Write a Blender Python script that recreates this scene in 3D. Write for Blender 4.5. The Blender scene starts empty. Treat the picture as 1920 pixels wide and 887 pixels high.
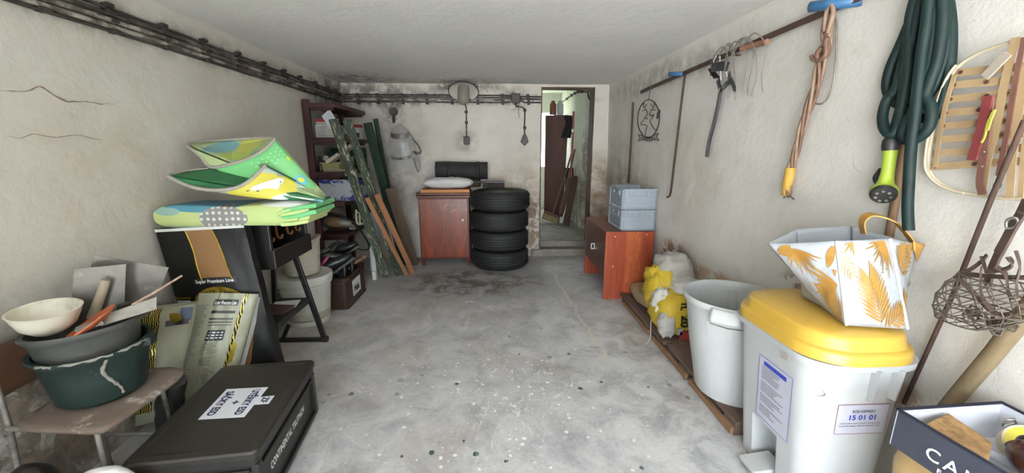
import bpy, bmesh, math, random
from mathutils import Vector, Matrix, noise

PI = math.pi
random.seed(7)
scene = bpy.context.scene
col = scene.collection

# ------------------------------------------------------------------ camera
cam_data = bpy.data.cameras.new('camera')
cam_data.sensor_width = 36.0
cam_data.lens = 740.0 / 1920.0 * 36.0
cam_data.clip_start = 0.02
cam = bpy.data.objects.new('camera', cam_data)
cam.location = (0.0, 0.0, 1.30)
cam.rotation_euler = (math.radians(90 - 12.6067), 0.0, math.radians(-2.6427))
col.objects.link(cam)
scene.camera = cam

# ------------------------------------------------------------------ daylight, exposure
world = bpy.data.worlds.new('overcast_sky')
scene.world = world
world.use_nodes = True
wn = world.node_tree
bgn = wn.nodes['Background']
bgn.inputs['Color'].default_value = (0.83, 0.925, 1.0, 1)
bgn.inputs['Strength'].default_value = 9.0

# sun from the right, over the roof: it lights the drive outside and does not shine in
sun_data = bpy.data.lights.new('sun', 'SUN'); sun_data.energy = 110.0; sun_data.angle = math.radians(.53); sun_data.color = (1.0, 1.0, 1.0)
sun = bpy.data.objects.new('sun', sun_data)
sun.rotation_euler = Vector((.75, .35, 1.25)).to_track_quat('Z', 'Y').to_euler()
col.objects.link(sun)

def portal(name, loc, rot, sx, sy):
    d = bpy.data.lights.new(name, 'AREA'); d.shape = 'RECTANGLE'; d.size = sx; d.size_y = sy
    d.cycles.is_portal = True
    o = bpy.data.objects.new(name, d); o.location = loc; o.rotation_euler = rot
    col.objects.link(o)
portal('garage_door_portal', (0.115, -1.30, 0.99), (math.radians(90), 0, 0), 2.43, 1.96)
portal('store_window_portal', (0.75, 7.72, 1.45), (math.radians(-90), 0, 0), 0.95, 1.2)

vs = scene.view_settings
vs.view_transform = 'Standard'; vs.look = 'None'; vs.gamma = 1.0; vs.use_curve_mapping = False
vs.exposure = 0.62
scene.cycles.diffuse_bounces = 7
scene.cycles.max_bounces = 12
scene.cycles.sample_clamp_indirect = 6.0

# ------------------------------------------------------------------ mesh helpers
class MB:
    def __init__(s): s.v = []; s.f = []; s.m = []; s.s = []
    def add(s, vs_, fs, mi=0, smooth=False):
        b = len(s.v); s.v += [tuple(p) for p in vs_]
        for f in fs: s.f.append([b + i for i in f]); s.m.append(mi); s.s.append(smooth)
        return s
    def box(s, c, d, rot=None, mi=0, taper=1.0):
        """box centred on c with size d; rot = Matrix 3x3; taper scales the bottom"""
        R = rot or Matrix.Identity(3); vs_ = []
        for z in (-.5, .5):
            k = taper if z < 0 else 1.0
            for x, y in ((-.5, -.5), (.5, -.5), (.5, .5), (-.5, .5)):
                vs_.append(Vector(c) + R @ Vector((x*d[0]*k, y*d[1]*k, z*d[2])))
        return s.add(vs_, [(3,2,1,0),(4,5,6,7),(0,1,5,4),(1,2,6,5),(2,3,7,6),(3,0,4,7)], mi)
    def bar(s, a, b, w, t, side=(0,0,1), mi=0):
        """a rectangular bar from a to b, t thick along side, w wide across"""
        a = Vector(a); b = Vector(b); d = (b-a).normalized()
        n = Vector(side); n = (n - d*n.dot(d)).normalized(); u = d.cross(n)
        vs_ = []
        for p in (a, b):
            for x, y in ((-1,-1),(1,-1),(1,1),(-1,1)): vs_.append(p + u*(w/2*x) + n*(t/2*y))
        return s.add(vs_, [(3,2,1,0),(4,5,6,7),(0,1,5,4),(1,2,6,5),(2,3,7,6),(3,0,4,7)], mi)
    def tube(s, pts, r, n=8, closed=False, mi=0, caps=True):
        P = [Vector(p) for p in pts]; k = len(P)
        rr = r if isinstance(r, (list, tuple)) else [r]*k
        T = []
        for i in range(k):
            if closed: d = P[(i+1) % k] - P[i-1]
            else: d = P[min(i+1, k-1)] - P[max(i-1, 0)]
            T.append(d.normalized() if d.length > 1e-9 else Vector((0,0,1)))
        up = Vector((0,0,1)) if abs(T[0].z) < .9 else Vector((1,0,0))
        u = (up - T[0]*up.dot(T[0])).normalized(); vs_ = []
        for i in range(k):
            u = (u - T[i]*u.dot(T[i])); u = u.normalized() if u.length > 1e-6 else T[i].orthogonal().normalized()
            w = T[i].cross(u)
            for j in range(n):
                a = 2*PI*j/n; vs_.append(P[i] + (u*math.cos(a) + w*math.sin(a))*rr[i])
        fs = []
        for i in range(k if closed else k-1):
            i2 = (i+1) % k
            for j in range(n):
                j2 = (j+1) % n; fs.append((i*n+j, i*n+j2, i2*n+j2, i2*n+j))
        s.add(vs_, fs, mi, True)
        if caps and not closed:
            b = len(s.v) - k*n
            s.f.append([b+j for j in reversed(range(n))]); s.m.append(mi); s.s.append(False)
            s.f.append([b+(k-1)*n+j for j in range(n)]); s.m.append(mi); s.s.append(False)
        return s
    def cyl(s, a, b, r, r2=None, n=16, mi=0, caps=True): return s.tube([a, b], [r, r if r2 is None else r2], n, mi=mi, caps=caps)
    def lathe(s, prof, c=(0,0,0), n=28, mi=0, R=None, sx=1, sy=1, closed=False):
        """profile of (radius, height) turned round the z axis through c, R tilts it"""
        R = R or Matrix.Identity(3); C = Vector(c); vs_ = []; k = len(prof)
        for r, z in prof:
            for j in range(n):
                a = 2*PI*j/n; vs_.append(C + R @ Vector((r*sx*math.cos(a), r*sy*math.sin(a), z)))
        fs = []
        for i in range(k if closed else k-1):
            i2 = (i+1) % k
            for j in range(n):
                j2 = (j+1) % n; fs.append((i*n+j, i*n+j2, i2*n+j2, i2*n+j))
        s.add(vs_, fs, mi, True); b = len(s.v) - k*n
        if not closed:
            if prof[0][0] > 1e-5: s.f.append([b+j for j in reversed(range(n))]); s.m.append(mi); s.s.append(False)
            if prof[-1][0] > 1e-5: s.f.append([b+(k-1)*n+j for j in range(n)]); s.m.append(mi); s.s.append(False)
        return s
    def loft(s, rings, mi=0, smooth=True, cap0=True, cap1=True, closed=True):
        n = len(rings[0]); vs_ = [p for r in rings for p in r]; fs = []
        for i in range(len(rings)-1):
            for j in range(n if closed else n-1):
                j2 = (j+1) % n; fs.append((i*n+j, i*n+j2, (i+1)*n+j2, (i+1)*n+j))
        s.add(vs_, fs, mi, smooth); b = len(s.v) - len(vs_)
        if cap0: s.f.append([b+j for j in reversed(range(n))]); s.m.append(mi); s.s.append(False)
        if cap1: s.f.append([b+(len(rings)-1)*n+j for j in range(n)]); s.m.append(mi); s.s.append(False)
        return s
    def prism(s, poly, o, u, v, t, mi=0):
        """2d outline in the plane (o; u, v), pushed t along u x v"""
        o = Vector(o); u = Vector(u).normalized(); v = Vector(v).normalized(); w = u.cross(v); n = len(poly)
        vs_ = [o + u*a + v*b for a, b in poly] + [o + u*a + v*b + w*t for a, b in poly]
        return s.add(vs_, [list(reversed(range(n))), list(range(n, 2*n))] + [(j, (j+1) % n, n+(j+1) % n, n+j) for j in range(n)], mi)
    def grid(s, fn, nu, nv, mi=0, smooth=True):
        vs_ = [fn(i/nu, j/nv) for j in range(nv+1) for i in range(nu+1)]
        fs = [(j*(nu+1)+i, j*(nu+1)+i+1, (j+1)*(nu+1)+i+1, (j+1)*(nu+1)+i) for j in range(nv) for i in range(nu)]
        return s.add(vs_, fs, mi, smooth)
    def strap(s, pts, w, t, side, mi=0):
        """a flat strap along pts; side = direction across the strap (one or one per point)"""
        P = [Vector(p) for p in pts]; k = len(P); vs_ = []
        for i in range(k):
            d = (P[min(i+1, k-1)] - P[max(i-1, 0)]).normalized()
            sd = Vector(side[i] if isinstance(side, list) else side); sd = (sd - d*sd.dot(d)).normalized(); nn = d.cross(sd)
            for a, b in ((-1,-1),(1,-1),(1,1),(-1,1)): vs_.append(P[i] + sd*(a*w/2) + nn*(b*t/2))
        fs = [(3,2,1,0), tuple(4*(k-1)+j for j in range(4))]
        for i in range(k-1):
            for j in range(4): fs.append((i*4+j, i*4+(j+1) % 4, (i+1)*4+(j+1) % 4, (i+1)*4+j))
        return s.add(vs_, fs, mi)
    def ball(s, c, r, n=10, mi=0, sc=(1,1,1)):
        prof = [(max(1e-6, r*math.sin(PI*i/n)), -r*math.cos(PI*i/n)) for i in range(n+1)]
        k0 = len(s.v); s.lathe(prof, (0,0,0), n=max(10, n*2), mi=mi)
        for i in range(k0, len(s.v)): p = s.v[i]; s.v[i] = (c[0]+p[0]*sc[0], c[1]+p[1]*sc[1], c[2]+p[2]*sc[2])
        return s
    def wobble(s, amp, freq, seed=0):
        for i, p in enumerate(s.v):
            q = Vector(p); d = noise.noise_vector(q*freq + Vector((seed, seed*1.7, 0)))
            s.v[i] = tuple(q + d*amp)
        return s

def smooth_path(pts, sub=6, closed=False):
    P = [Vector(p) for p in pts]; n = len(P); out = []
    for i in range(n if closed else n-1):
        if closed: a, b, c, d = P[i-1], P[i], P[(i+1) % n], P[(i+2) % n]
        else: a, b, c, d = P[max(i-1,0)], P[i], P[i+1], P[min(i+2,n-1)]
        for k in range(sub):
            t = k/sub
            out.append(0.5*((2*b) + (c-a)*t + (2*a-5*b+4*c-d)*t*t + (3*b-a-3*c+d)*t*t*t))
    if not closed: out.append(P[-1])
    return out

def Rz(deg): return Matrix.Rotation(math.radians(deg), 3, 'Z')
def Rx(deg): return Matrix.Rotation(math.radians(deg), 3, 'X')
def Ry(deg): return Matrix.Rotation(math.radians(deg), 3, 'Y')

frames = {}
def frame_of(o): return frames.get(o.name, Matrix.Identity(4))

def obj(name, mb, mats, parent=None, bevel=0, solid=0, sub=0, world=True, angle=62, **props):
    """one mesh object; vertices in world space unless world=False"""
    F = frame_of(parent) if parent else Matrix.Identity(4)
    vs_ = mb.v
    loc = None
    if parent is None and world and props.pop('center', True):
        xs = [p[0] for p in vs_]; ys = [p[1] for p in vs_]; zs = [p[2] for p in vs_]
        loc = Vector(((min(xs)+max(xs))/2, (min(ys)+max(ys))/2, min(zs)))
        vs_ = [tuple(Vector(p)-loc) for p in vs_]
    elif parent is not None and world:
        I = F.inverted(); vs_ = [tuple(I @ Vector(p)) for p in vs_]
    props.pop('center', None)
    me = bpy.data.meshes.new(name); me.from_pydata(vs_, [], mb.f)
    if not isinstance(mats, (list, tuple)): mats = [mats]
    for m_ in mats: me.materials.append(m_)
    me.polygons.foreach_set('material_index', mb.m)
    me.polygons.foreach_set('use_smooth', mb.s)
    me.validate(); me.update()
    bm_ = bmesh.new(); bm_.from_mesh(me); bmesh.ops.recalc_face_normals(bm_, faces=bm_.faces); bm_.to_mesh(me); bm_.free()
    if any(mb.s): me.set_sharp_from_angle(angle=math.radians(angle))
    o = bpy.data.objects.new(name, me); col.objects.link(o)
    if loc is not None: o.location = loc; frames[o.name] = Matrix.Translation(loc)
    if parent is not None: o.parent = parent; frames[o.name] = F
    if solid: md = o.modifiers.new('solid', 'SOLIDIFY'); md.thickness = solid; md.offset = 0
    if bevel: md = o.modifiers.new('bevel', 'BEVEL'); md.width = bevel; md.segments = 2; md.limit_method = 'ANGLE'; md.angle_limit = math.radians(35)
    if sub: md = o.modifiers.new('sub', 'SUBSURF'); md.levels = sub; md.render_levels = sub
    for k, v in props.items(): o[k] = v
    return o

def thing(name, label, cat, loc=(0,0,0), rotz=0, group=None, R=None):
    o = bpy.data.objects.new(name, None); col.objects.link(o); o.empty_display_size = .05
    o.location = loc
    M = Matrix.Rotation(math.radians(rotz), 4, 'Z') if R is None else R.to_4x4()
    o.rotation_euler = M.to_euler()
    frames[o.name] = Matrix.Translation(Vector(loc)) @ M
    o['label'] = label; o['category'] = cat
    if group: o['group'] = group
    return o

def tag(o, label, cat, group=None):
    o['label'] = label; o['category'] = cat
    if group: o['group'] = group
    return o

def dup(root, loc, rotz=None, label=None, group=None):
    r = root.copy(); col.objects.link(r); r.location = loc
    if rotz is not None: r.rotation_euler = (0, 0, math.radians(rotz))
    if label: r['label'] = label
    if group: r['group'] = group
    for ch in list(root.children):
        c = ch.copy(); col.objects.link(c); c.parent = r
        for g in ch.children:
            d = g.copy(); col.objects.link(d); d.parent = c
    return r

def struct(name, mb, m, parent=None, **kw):
    o = obj(name, mb, m, parent, center=False, **kw)
    if parent is None: o['kind'] = 'structure'
    return o

def text_mb(s, size, o, u, v, bold=0.0, width=None, align='LEFT', space=1.0, shear=0.0):
    """a flat lettering mesh: s set along u with cap direction v, starting at o"""
    c = bpy.data.curves.new('lettering', 'FONT'); c.body = s; c.size = size; c.offset = bold; c.align_x = align
    c.space_character = space; c.shear = shear; c.resolution_u = 3
    t = bpy.data.objects.new('lettering', c); col.objects.link(t)
    dg = bpy.context.evaluated_depsgraph_get(); me = bpy.data.meshes.new_from_object(t.evaluated_get(dg))
    mb = MB(); o = Vector(o); u = Vector(u).normalized(); v = Vector(v).normalized()
    vx = [w.co.x for w in me.vertices] or [0]
    k = 1.0
    if width: k = width / max(1e-6, max(vx)-min(vx))
    x0 = min(vx) if align == 'LEFT' else 0
    mb.add([o + u*((w.co.x-x0)*k) + v*w.co.y for w in me.vertices], [list(p.vertices) for p in me.polygons])
    bpy.data.objects.remove(t); bpy.data.curves.remove(c); bpy.data.meshes.remove(me)
    return mb

# ------------------------------------------------------------------ materials
def hexc(h):
    h = h.lstrip('#'); r = []
    for i in (0, 2, 4):
        c = int(h[i:i+2], 16)/255; r.append(c/12.92 if c <= .04045 else ((c+.055)/1.055)**2.4)
    return (*r, 1)

class NT:
    """small wrapper to write node trees briefly"""
    def __init__(s, name):
        s.m = bpy.data.materials.new(name); s.m.use_nodes = True; s.t = s.m.node_tree; s.b = s.t.nodes['Principled BSDF']
        s.tc = None
    def n(s, typ, **kw):
        x = s.t.nodes.new(typ)
        for k, v in kw.items():
            if k[0] == '_': x.inputs[k[1:].replace('_', ' ')].default_value = v
            else: setattr(x, k, v)
        return x
    def l(s, a, b): s.t.links.new(a, b)
    def coord(s, scale=(1,1,1), rnd=True):
        if s.tc is None: s.tc = s.n('ShaderNodeTexCoord')
        out = s.tc.outputs['Object']
        if rnd:
            oi = s.n('ShaderNodeObjectInfo'); mu = s.n('ShaderNodeVectorMath', operation='SCALE'); mu.inputs[0].default_value = (7.3, 3.1, 5.7)
            s.l(oi.outputs['Random'], mu.inputs['Scale'])
            ad = s.n('ShaderNodeVectorMath', operation='ADD'); s.l(out, ad.inputs[0]); s.l(mu.outputs[0], ad.inputs[1]); out = ad.outputs[0]
        mp = s.n('ShaderNodeMapping'); mp.inputs['Scale'].default_value = scale; s.l(out, mp.inputs['Vector'])
        return mp.outputs[0]
    def noise(s, vec, scale, detail=5, rough=.6, dist=0):
        x = s.n('ShaderNodeTexNoise'); x.inputs['Scale'].default_value = scale; x.inputs['Detail'].default_value = detail
        x.inputs['Roughness'].default_value = rough; x.inputs['Distortion'].default_value = dist; s.l(vec, x.inputs['Vector']); return x.outputs['Fac']
    def ramp(s, fac, stops):
        x = s.n('ShaderNodeValToRGB'); e = x.color_ramp.elements
        while len(e) < len(stops): e.new(0.5)
        for i, (p, c) in enumerate(stops):
            e[i].position = p; e[i].color = hexc(c) if isinstance(c, str) else ((c, c, c, 1) if isinstance(c, (int, float)) else c)
        s.l(fac, x.inputs['Fac']); return x.outputs['Color']
    def mix(s, fac, a, b, mode='MIX'):
        x = s.n('ShaderNodeMix', data_type='RGBA', blend_type=mode)
        for v, i in ((fac, 0), (a, 6), (b, 7)):
            if isinstance(v, str): v = hexc(v)
            if isinstance(v, (int, float, tuple)): x.inputs[i].default_value = v
            else: s.l(v, x.inputs[i])
        return x.outputs[2]
    def math(s, op, a, b=0.0, clamp=False):
        x = s.n('ShaderNodeMath', operation=op); x.use_clamp = clamp
        for v, i in ((a, 0), (b, 1)):
            if isinstance(v, (int, float)): x.inputs[i].default_value = v
            else: s.l(v, x.inputs[i])
        return x.outputs[0]
    def rng(s, v, a, b, c=0.0, d=1.0):
        x = s.n('ShaderNodeMapRange', interpolation_type='SMOOTHSTEP'); s.l(v, x.inputs[0])
        for i, q in enumerate((a, b, c, d)): x.inputs[i+1].default_value = q
        return x.outputs[0]
    def xyz(s, vec):
        x = s.n('ShaderNodeSeparateXYZ'); s.l(vec, x.inputs[0]); return x.outputs
    def blob(s, vec, c, r, soft=.5):
        """1 inside an ellipsoid c, r with a soft edge"""
        a = s.n('ShaderNodeVectorMath', operation='SUBTRACT'); s.l(vec, a.inputs[0]); a.inputs[1].default_value = c
        b = s.n('ShaderNodeVectorMath', operation='DIVIDE'); s.l(a.outputs[0], b.inputs[0]); b.inputs[1].default_value = r
        d = s.n('ShaderNodeVectorMath', operation='LENGTH'); s.l(b.outputs[0], d.inputs[0])
        return s.rng(d.outputs['Value'], 1+soft, 1-soft)
    def bump(s, h, strength=.3, dist=.01):
        x = s.n('ShaderNodeBump'); x.inputs['Strength'].default_value = strength; x.inputs['Distance'].default_value = dist
        s.l(h, x.inputs['Height']); s.l(x.outputs[0], s.b.inputs['Normal'])
    def done(s, color=None, rough=.6, metal=0.0, spec=.5):
        if color is not None:
            if isinstance(color, str): s.b.inputs['Base Color'].default_value = hexc(color)
            else: s.l(color, s.b.inputs['Base Color'])
        if isinstance(rough, (int, float)): s.b.inputs['Roughness'].default_value = rough
        else: s.l(rough, s.b.inputs['Roughness'])
        s.b.inputs['Metallic'].default_value = metal
        s.b.inputs['Specular IOR Level'].default_value = spec
        return s.m

def mat(name, c1, c2=None, scale=6, rough=.6, metal=0.0, bump=0.0, bscale=60, dirt=None, dscale=4, damt=.5, stretch=(1,1,1), spec=.5, bdist=.004):
    """two-tone noise material, an optional dirt colour in patches, and fine relief"""
    t = NT(name); v = t.coord(stretch)
    c = t.ramp(t.noise(v, scale), [(.3, c1), (.7, c2 or c1)])
    if dirt: c = t.mix(t.rng(t.noise(v, dscale, 8, .7), .75-damt*.5, .95-damt*.5), c, dirt)
    if bump: t.bump(t.noise(v, bscale, 4), bump, bdist)
    return t.done(c, rough, metal, spec)

def wood(name, c1, c2, axis='Z', scale=9, rough=.5, figure=.0, dirt=None, damt=.4, spec=.4):
    """grain stretched along one axis"""
    k = {'X': (.08, 1, 1), 'Y': (1, .08, 1), 'Z': (1, 1, .08)}[axis]
    t = NT(name); v = t.coord(k)
    g = t.noise(v, scale*4, 6, .65, 1.2 + figure)
    g2 = t.noise(v, scale, 3, .5, .6)
    c = t.mix(.5, t.ramp(g, [(.3, c1), (.7, c2)]), t.ramp(g2, [(.3, c1), (.7, c2)]))
    if dirt: c = t.mix(t.rng(t.noise(t.coord(), 9, 8, .7), .75-damt*.5, .9-damt*.5), c, dirt)
    t.bump(g, .12, .002)
    return t.done(c, rough, 0, spec)

def glassy(name, color, rough=.05, alpha=.25):
    """thin clear film: part transparent, part glossy"""
    t = NT(name); t.done(color, rough, 0, .6)
    t.b.inputs['Alpha'].default_value = alpha
    return t.m

# ------------------------------------------------------------------ room surfaces
def plaster(name, base, light, soot=None, peel=None, damp=None, rough=.92, tint=None):
    """old limewashed plaster; soot, peel, damp = lists of ((centre), (radii), soft, colour, amount)"""
    t = NT(name); v = t.coord((1,1,1), rnd=False)
    big = t.noise(v, 1.6, 6, .6); fine = t.noise(v, 14, 8, .7); med = t.noise(v, 4.5, 7, .65, .4)
    c = t.ramp(big, [(.3, base), (.68, light)])
    c = t.mix(t.rng(med, .55, .75, 0, .35), c, tint or '#b5aa96')
    c = t.mix(t.rng(fine, .64, .74, 0, .5), c, '#d9d5ca')
    specks = t.noise(v, 38, 3, .8)
    c = t.mix(t.rng(specks, .70, .76, 0, .55), c, '#4a4239')
    for cc, rr, soft, colr, amt in (damp or []):
        mk = t.math('MULTIPLY', t.blob(v, cc, rr, soft), t.rng(med, .25, .65)); c = t.mix(t.math('MULTIPLY', mk, amt), c, colr)
    for cc, rr, soft, colr, amt in (soot or []):
        mk = t.math('MULTIPLY', t.blob(v, cc, rr, soft), t.rng(t.noise(v, 9, 9, .75), .38, .60)); c = t.mix(t.math('MULTIPLY', mk, amt), c, colr)
    h = t.math('ADD', t.math('MULTIPLY', fine, .6), med)
    for cc, rr, soft, colr, amt in (peel or []):
        mk = t.math('MULTIPLY', t.blob(v, cc, rr, soft), t.rng(t.noise(v, 7, 8, .72, .8), .47, .50))
        pc = t.ramp(t.noise(v, 30, 5, .7), [(.3, colr), (.7, '#8d7a66')])
        c = t.mix(t.math('MULTIPLY', mk, amt), c, pc); h = t.math('SUBTRACT', h, t.math('MULTIPLY', mk, .8))
    t.bump(h, .55, .012)
    return t.done(c, rough, 0, .2)

M_wall_left = plaster('plaster_left', '#c1bbb1', '#d1cdc5',
    soot=[((-1.68, 3.0, 1.86), (.3, 3.4, .085), .6, '#3a332c', .5), ((-1.68, 4.5, 1.75), (.4, .5, .3), .6, '#2f2924', .75)],
    damp=[((-1.68, 1.1, .15), (.5, 1.3, .62), .4, '#5a534c', .95), ((-1.68, 1.9, 1.2), (.3, .5, .25), .6, '#a58a6c', .3)],
    peel=[((-1.68, 1.0, .30), (.3, .9, .34), .35, '#574e46', .8)])
M_wall_right = plaster('plaster_right', '#cdc8c0', '#dedad3',
    soot=[((1.36, 3.4, 1.86), (.3, 1.2, .1), .6, '#5a5148', .45)],
    damp=[((1.36, 4.2, .6), (.4, .8, .7), .4, '#8f7f68', .75), ((1.42, 2.6, .25), (.4, 1.2, .3), .5, '#8c7d6c', .7), ((1.4, 2.9, 1.1), (.3, .5, .35), .6, '#a8957b', .35)],
    peel=[((1.41, 2.93, .42), (.3, .28, .17), .25, '#85705f', 1.0), ((1.43, 2.35, .47), (.3, .4, .05), .4, '#bd9069', .7), ((1.43, 1.72, .62), (.3, .12, .10), .3, '#ab8f76', .8), ((1.46, 1.2, .42), (.2, .06, .06), .3, '#b58a63', .7)])
M_wall_back = plaster('plaster_back', '#c9c1b6', '#dcd6cd',
    soot=[((-1.3, 4.7, 1.86), (.7, .3, .12), .5, '#2b2520', .7), ((-1.4, 4.7, 1.93), (.4, .3, .14), .6, '#4a3f36', .5), ((-.3, 4.7, 1.97), (.40, .3, .06), .5, '#3a302a', .9), ((-1.12, 4.7, 1.68), (.12, .3, .16), .6, '#2b2520', .55),
          ((-.2, 4.7, 1.84), (1.2, .3, .06), .5, '#2b2520', .7), ((.27, 4.7, 1.85), (.14, .3, .12), .5, '#2b2520', .8), ((-.32, 4.7, 1.38), (.12, .3, .14), .6, '#5a5048', .5)],
    damp=[((.3, 4.7, .5), (.5, .4, .6), .5, '#8a7452', .75), ((1.25, 4.7, .7), (.25, .4, .5), .4, '#7c6646', .9), ((-1.1, 4.7, 1.0), (.35, .4, .7), .5, '#77716a', .7)],
    peel=[((.5, 4.7, .35), (.09, .3, .35), .4, '#6a5a48', .8), ((.44, 4.7, .62), (.12, .3, .12), .4, '#5d5850', .6)])
M_ceiling = plaster('plaster_ceiling', '#dfddd9', '#e7e5e1', tint='#d8d5d0',
    soot=[((-.3, 4.6, 2.0), (.6, .25, .2), .6, '#5a5148', .6), ((-1.5, 4.5, 2.0), (.5, .35, .2), .6, '#4a423a', .7)])
M_store_wall = plaster('plaster_store', '#c0c2bb', '#dddfd8', damp=[((1.3, 6.0, .4), (.5, 1.0, .6), .5, '#7d705c', .9)],
    peel=[((1.35, 5.7, .95), (.2, .2, .55), .4, '#6b6259', .7)])

def floor_material():
    t = NT('concrete_floor'); v = t.coord((1,1,1), rnd=False)
    big = t.noise(v, 1.3, 6, .6, .5); med = t.noise(v, 5, 8, .7, .6); fine = t.noise(v, 60, 4, .7)
    sv = t.coord((1.0, .35, 1), rnd=False); streak = t.noise(sv, 3.2, 7, .7, .8)
    c = t.ramp(med, [(.28, '#8f8e8f'), (.5, '#b3b1b1'), (.72, '#c8c6c3')])
    c = t.mix(t.rng(big, .48, .66, 0, .5), c, '#9d9082')
    c = t.mix(t.rng(streak, .56, .70, 0, .6), c, '#d0cdc8')
    c = t.mix(t.rng(t.noise(v, 2.6, 8, .75), .52, .70, 0, .55), c, '#7d7977')
    c = t.mix(t.rng(fine, .52, .72, 0, .5), c, '#76736f')
    # dark oil round the tyres
    c = t.mix(t.math('MULTIPLY', t.blob(v, (-.25, 3.75, 0), (.75, .45, .5), .6), t.rng(med, .35, .6)), c, '#5f5a55')
    # pale lime dusting on the right
    c = t.mix(t.math('MULTIPLY', t.blob(v, (.85, 1.9, 0), (.3, 1.0, .5), .6), t.rng(med, .42, .6, 0, .7)), c, '#c9c7c2')
    # a wandering crack along the right half
    s = t.xyz(v); wob = t.math('MULTIPLY', t.math('SUBTRACT', t.noise(t.coord((0, 1, 1), rnd=False), 4.0, 6, .7), .5), .22)
    cx = t.math('ABSOLUTE', t.math('SUBTRACT', t.math('SUBTRACT', s['X'], wob), t.math('ADD', t.math('MULTIPLY', s['Y'], -.045), .80)))
    ck = t.math('MULTIPLY', t.rng(cx, .016, .004), t.math('MULTIPLY', t.rng(s['Y'], 1.9, 2.3), t.rng(s['Y'], 4.3, 3.9)))
    c = t.mix(t.math('MULTIPLY', ck, t.rng(fine, .3, .6, .3, 1)), c, '#c8c0ae')
    # dried paint drips
    def drips(scale, seed, colr, cell, rad, zone, zr, jitter=1.0):
        nonlocal c
        mp = t.n('ShaderNodeMapping'); mp.inputs['Location'].default_value = (seed, seed*.37, 0); mp.inputs['Scale'].default_value = (1, 1, 0); t.l(v, mp.inputs['Vector'])
        wv = t.n('ShaderNodeVectorMath', operation='ADD'); t.l(mp.outputs[0], wv.inputs[0])
        nz = t.n('ShaderNodeTexNoise'); nz.inputs['Scale'].default_value = 30; t.l(v, nz.inputs['Vector'])
        sc_ = t.n('ShaderNodeVectorMath', operation='SCALE'); t.l(nz.outputs['Color'], sc_.inputs[0]); sc_.inputs['Scale'].default_value = .02; t.l(sc_.outputs[0], wv.inputs[1])
        vo = t.n('ShaderNodeTexVoronoi'); vo.inputs['Scale'].default_value = scale; t.l(wv.outputs[0], vo.inputs['Vector'])
        sel = t.n('ShaderNodeSeparateColor'); t.l(vo.outputs['Color'], sel.inputs[0])
        r_ = t.math('MULTIPLY', sel.outputs['Green'], rad)
        mk = t.math('MULTIPLY', t.math('LESS_THAN', vo.outputs['Distance'], r_), t.math('LESS_THAN', sel.outputs['Red'], cell))
        mk = t.math('MULTIPLY', mk, t.blob(v, zone, zr, .5)); c = t.mix(mk, c, colr)
    drips(9, 3.1, '#33503f', .22, .20, (.25, 1.7, 0), (.8, .8, .5))
    drips(16, 8.4, '#37493f', .20, .26, (0, 1.7, 0), (1.0, .9, .5))
    drips(17, 1.7, '#dedcd6', .22, .20, (.12, 1.75, 0), (.6, .75, .5))
    drips(30, 5.2, '#e2dfd7', .24, .32, (.05, 1.8, 0), (.75, .9, .5))
    # scuffs of lime
    c = t.mix(t.math('MULTIPLY', t.math('MULTIPLY', t.blob(v, (.1, 1.95, 0), (.35, .5, .5), .6), t.rng(t.noise(t.coord((1.6, 1, 1), rnd=False), 15, 9, .78, 1.2), .55, .62)), .85), c, '#e0ddd5')
    c = t.mix(t.math('MULTIPLY', t.math('MULTIPLY', t.blob(v, (-.1, 3.3, 0), (.6, .45, .5), .6), t.rng(t.noise(t.coord((1, 2.2, 1), rnd=False), 11, 9, .75, 1.2), .59, .64)), .8), c, '#dad6cb')
    t.bump(t.math('ADD', med, t.math('MULTIPLY', fine, .4)), .3, .006)
    return t.done(c, t.ramp(med, [(.3, .55), (.7, .8)]), 0, .35)
M_floor = floor_material()

def wobbly(P, amp=.004, f=3.0):
    d = noise.noise_vector(Vector(P)*f); return Vector(P) + Vector(d)*amp

# floor
mb = MB(); mb.grid(lambda a, b: wobbly((-1.75 + 3.40*a, -1.28 + 6.0*b, 0), .0025, 2.2), 60, 90)
mb.box((-.05, 1.72, -.10), (3.40, 6.0, .17)); struct('floor', mb, M_floor)
# ceiling
mb = MB(); mb.grid(lambda a, b: wobbly((-1.75 + 3.35*a, -1.28 + 6.14*b, 2.005), .005, 1.6), 50, 80)
mb.box((-.075, 1.79, 2.12), (3.6, 6.14, .2)); struct('ceiling', mb, M_ceiling)
# left wall
mb = MB(); mb.grid(lambda a, b: wobbly((-1.68, -1.28 + 6.1*a, -.02 + 2.06*b), .007, 2.4), 110, 40)
mb.box((-1.80, 1.77, 1.0), (.2, 6.1, 2.06)); wall_left = struct('wall_left', mb, M_wall_left)
# right wall, leaning out a little towards the floor
def wall_right_x(y, z):
    b = 1.53 - .034*y; t = 1.41 - .0175*y; return b + (t-b)*z/2.005
mb = MB()
def fr(a, b):
    y = -1.28 + 6.1*a; z = -.02 + 2.06*b; return wobbly((wall_right_x(y, z), y, z), .006, 2.6)
mb.grid(fr, 110, 40)
mb.loft([[(wall_right_x(y, -.02)+.02, y, -.02), (wall_right_x(y, 2.04)+.02, y, 2.04), (1.8, y, 2.04), (1.8, y, -.02)] for y in (-1.28, 4.82)], smooth=False)
wall_right = struct('wall_right', mb, M_wall_right)
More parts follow.
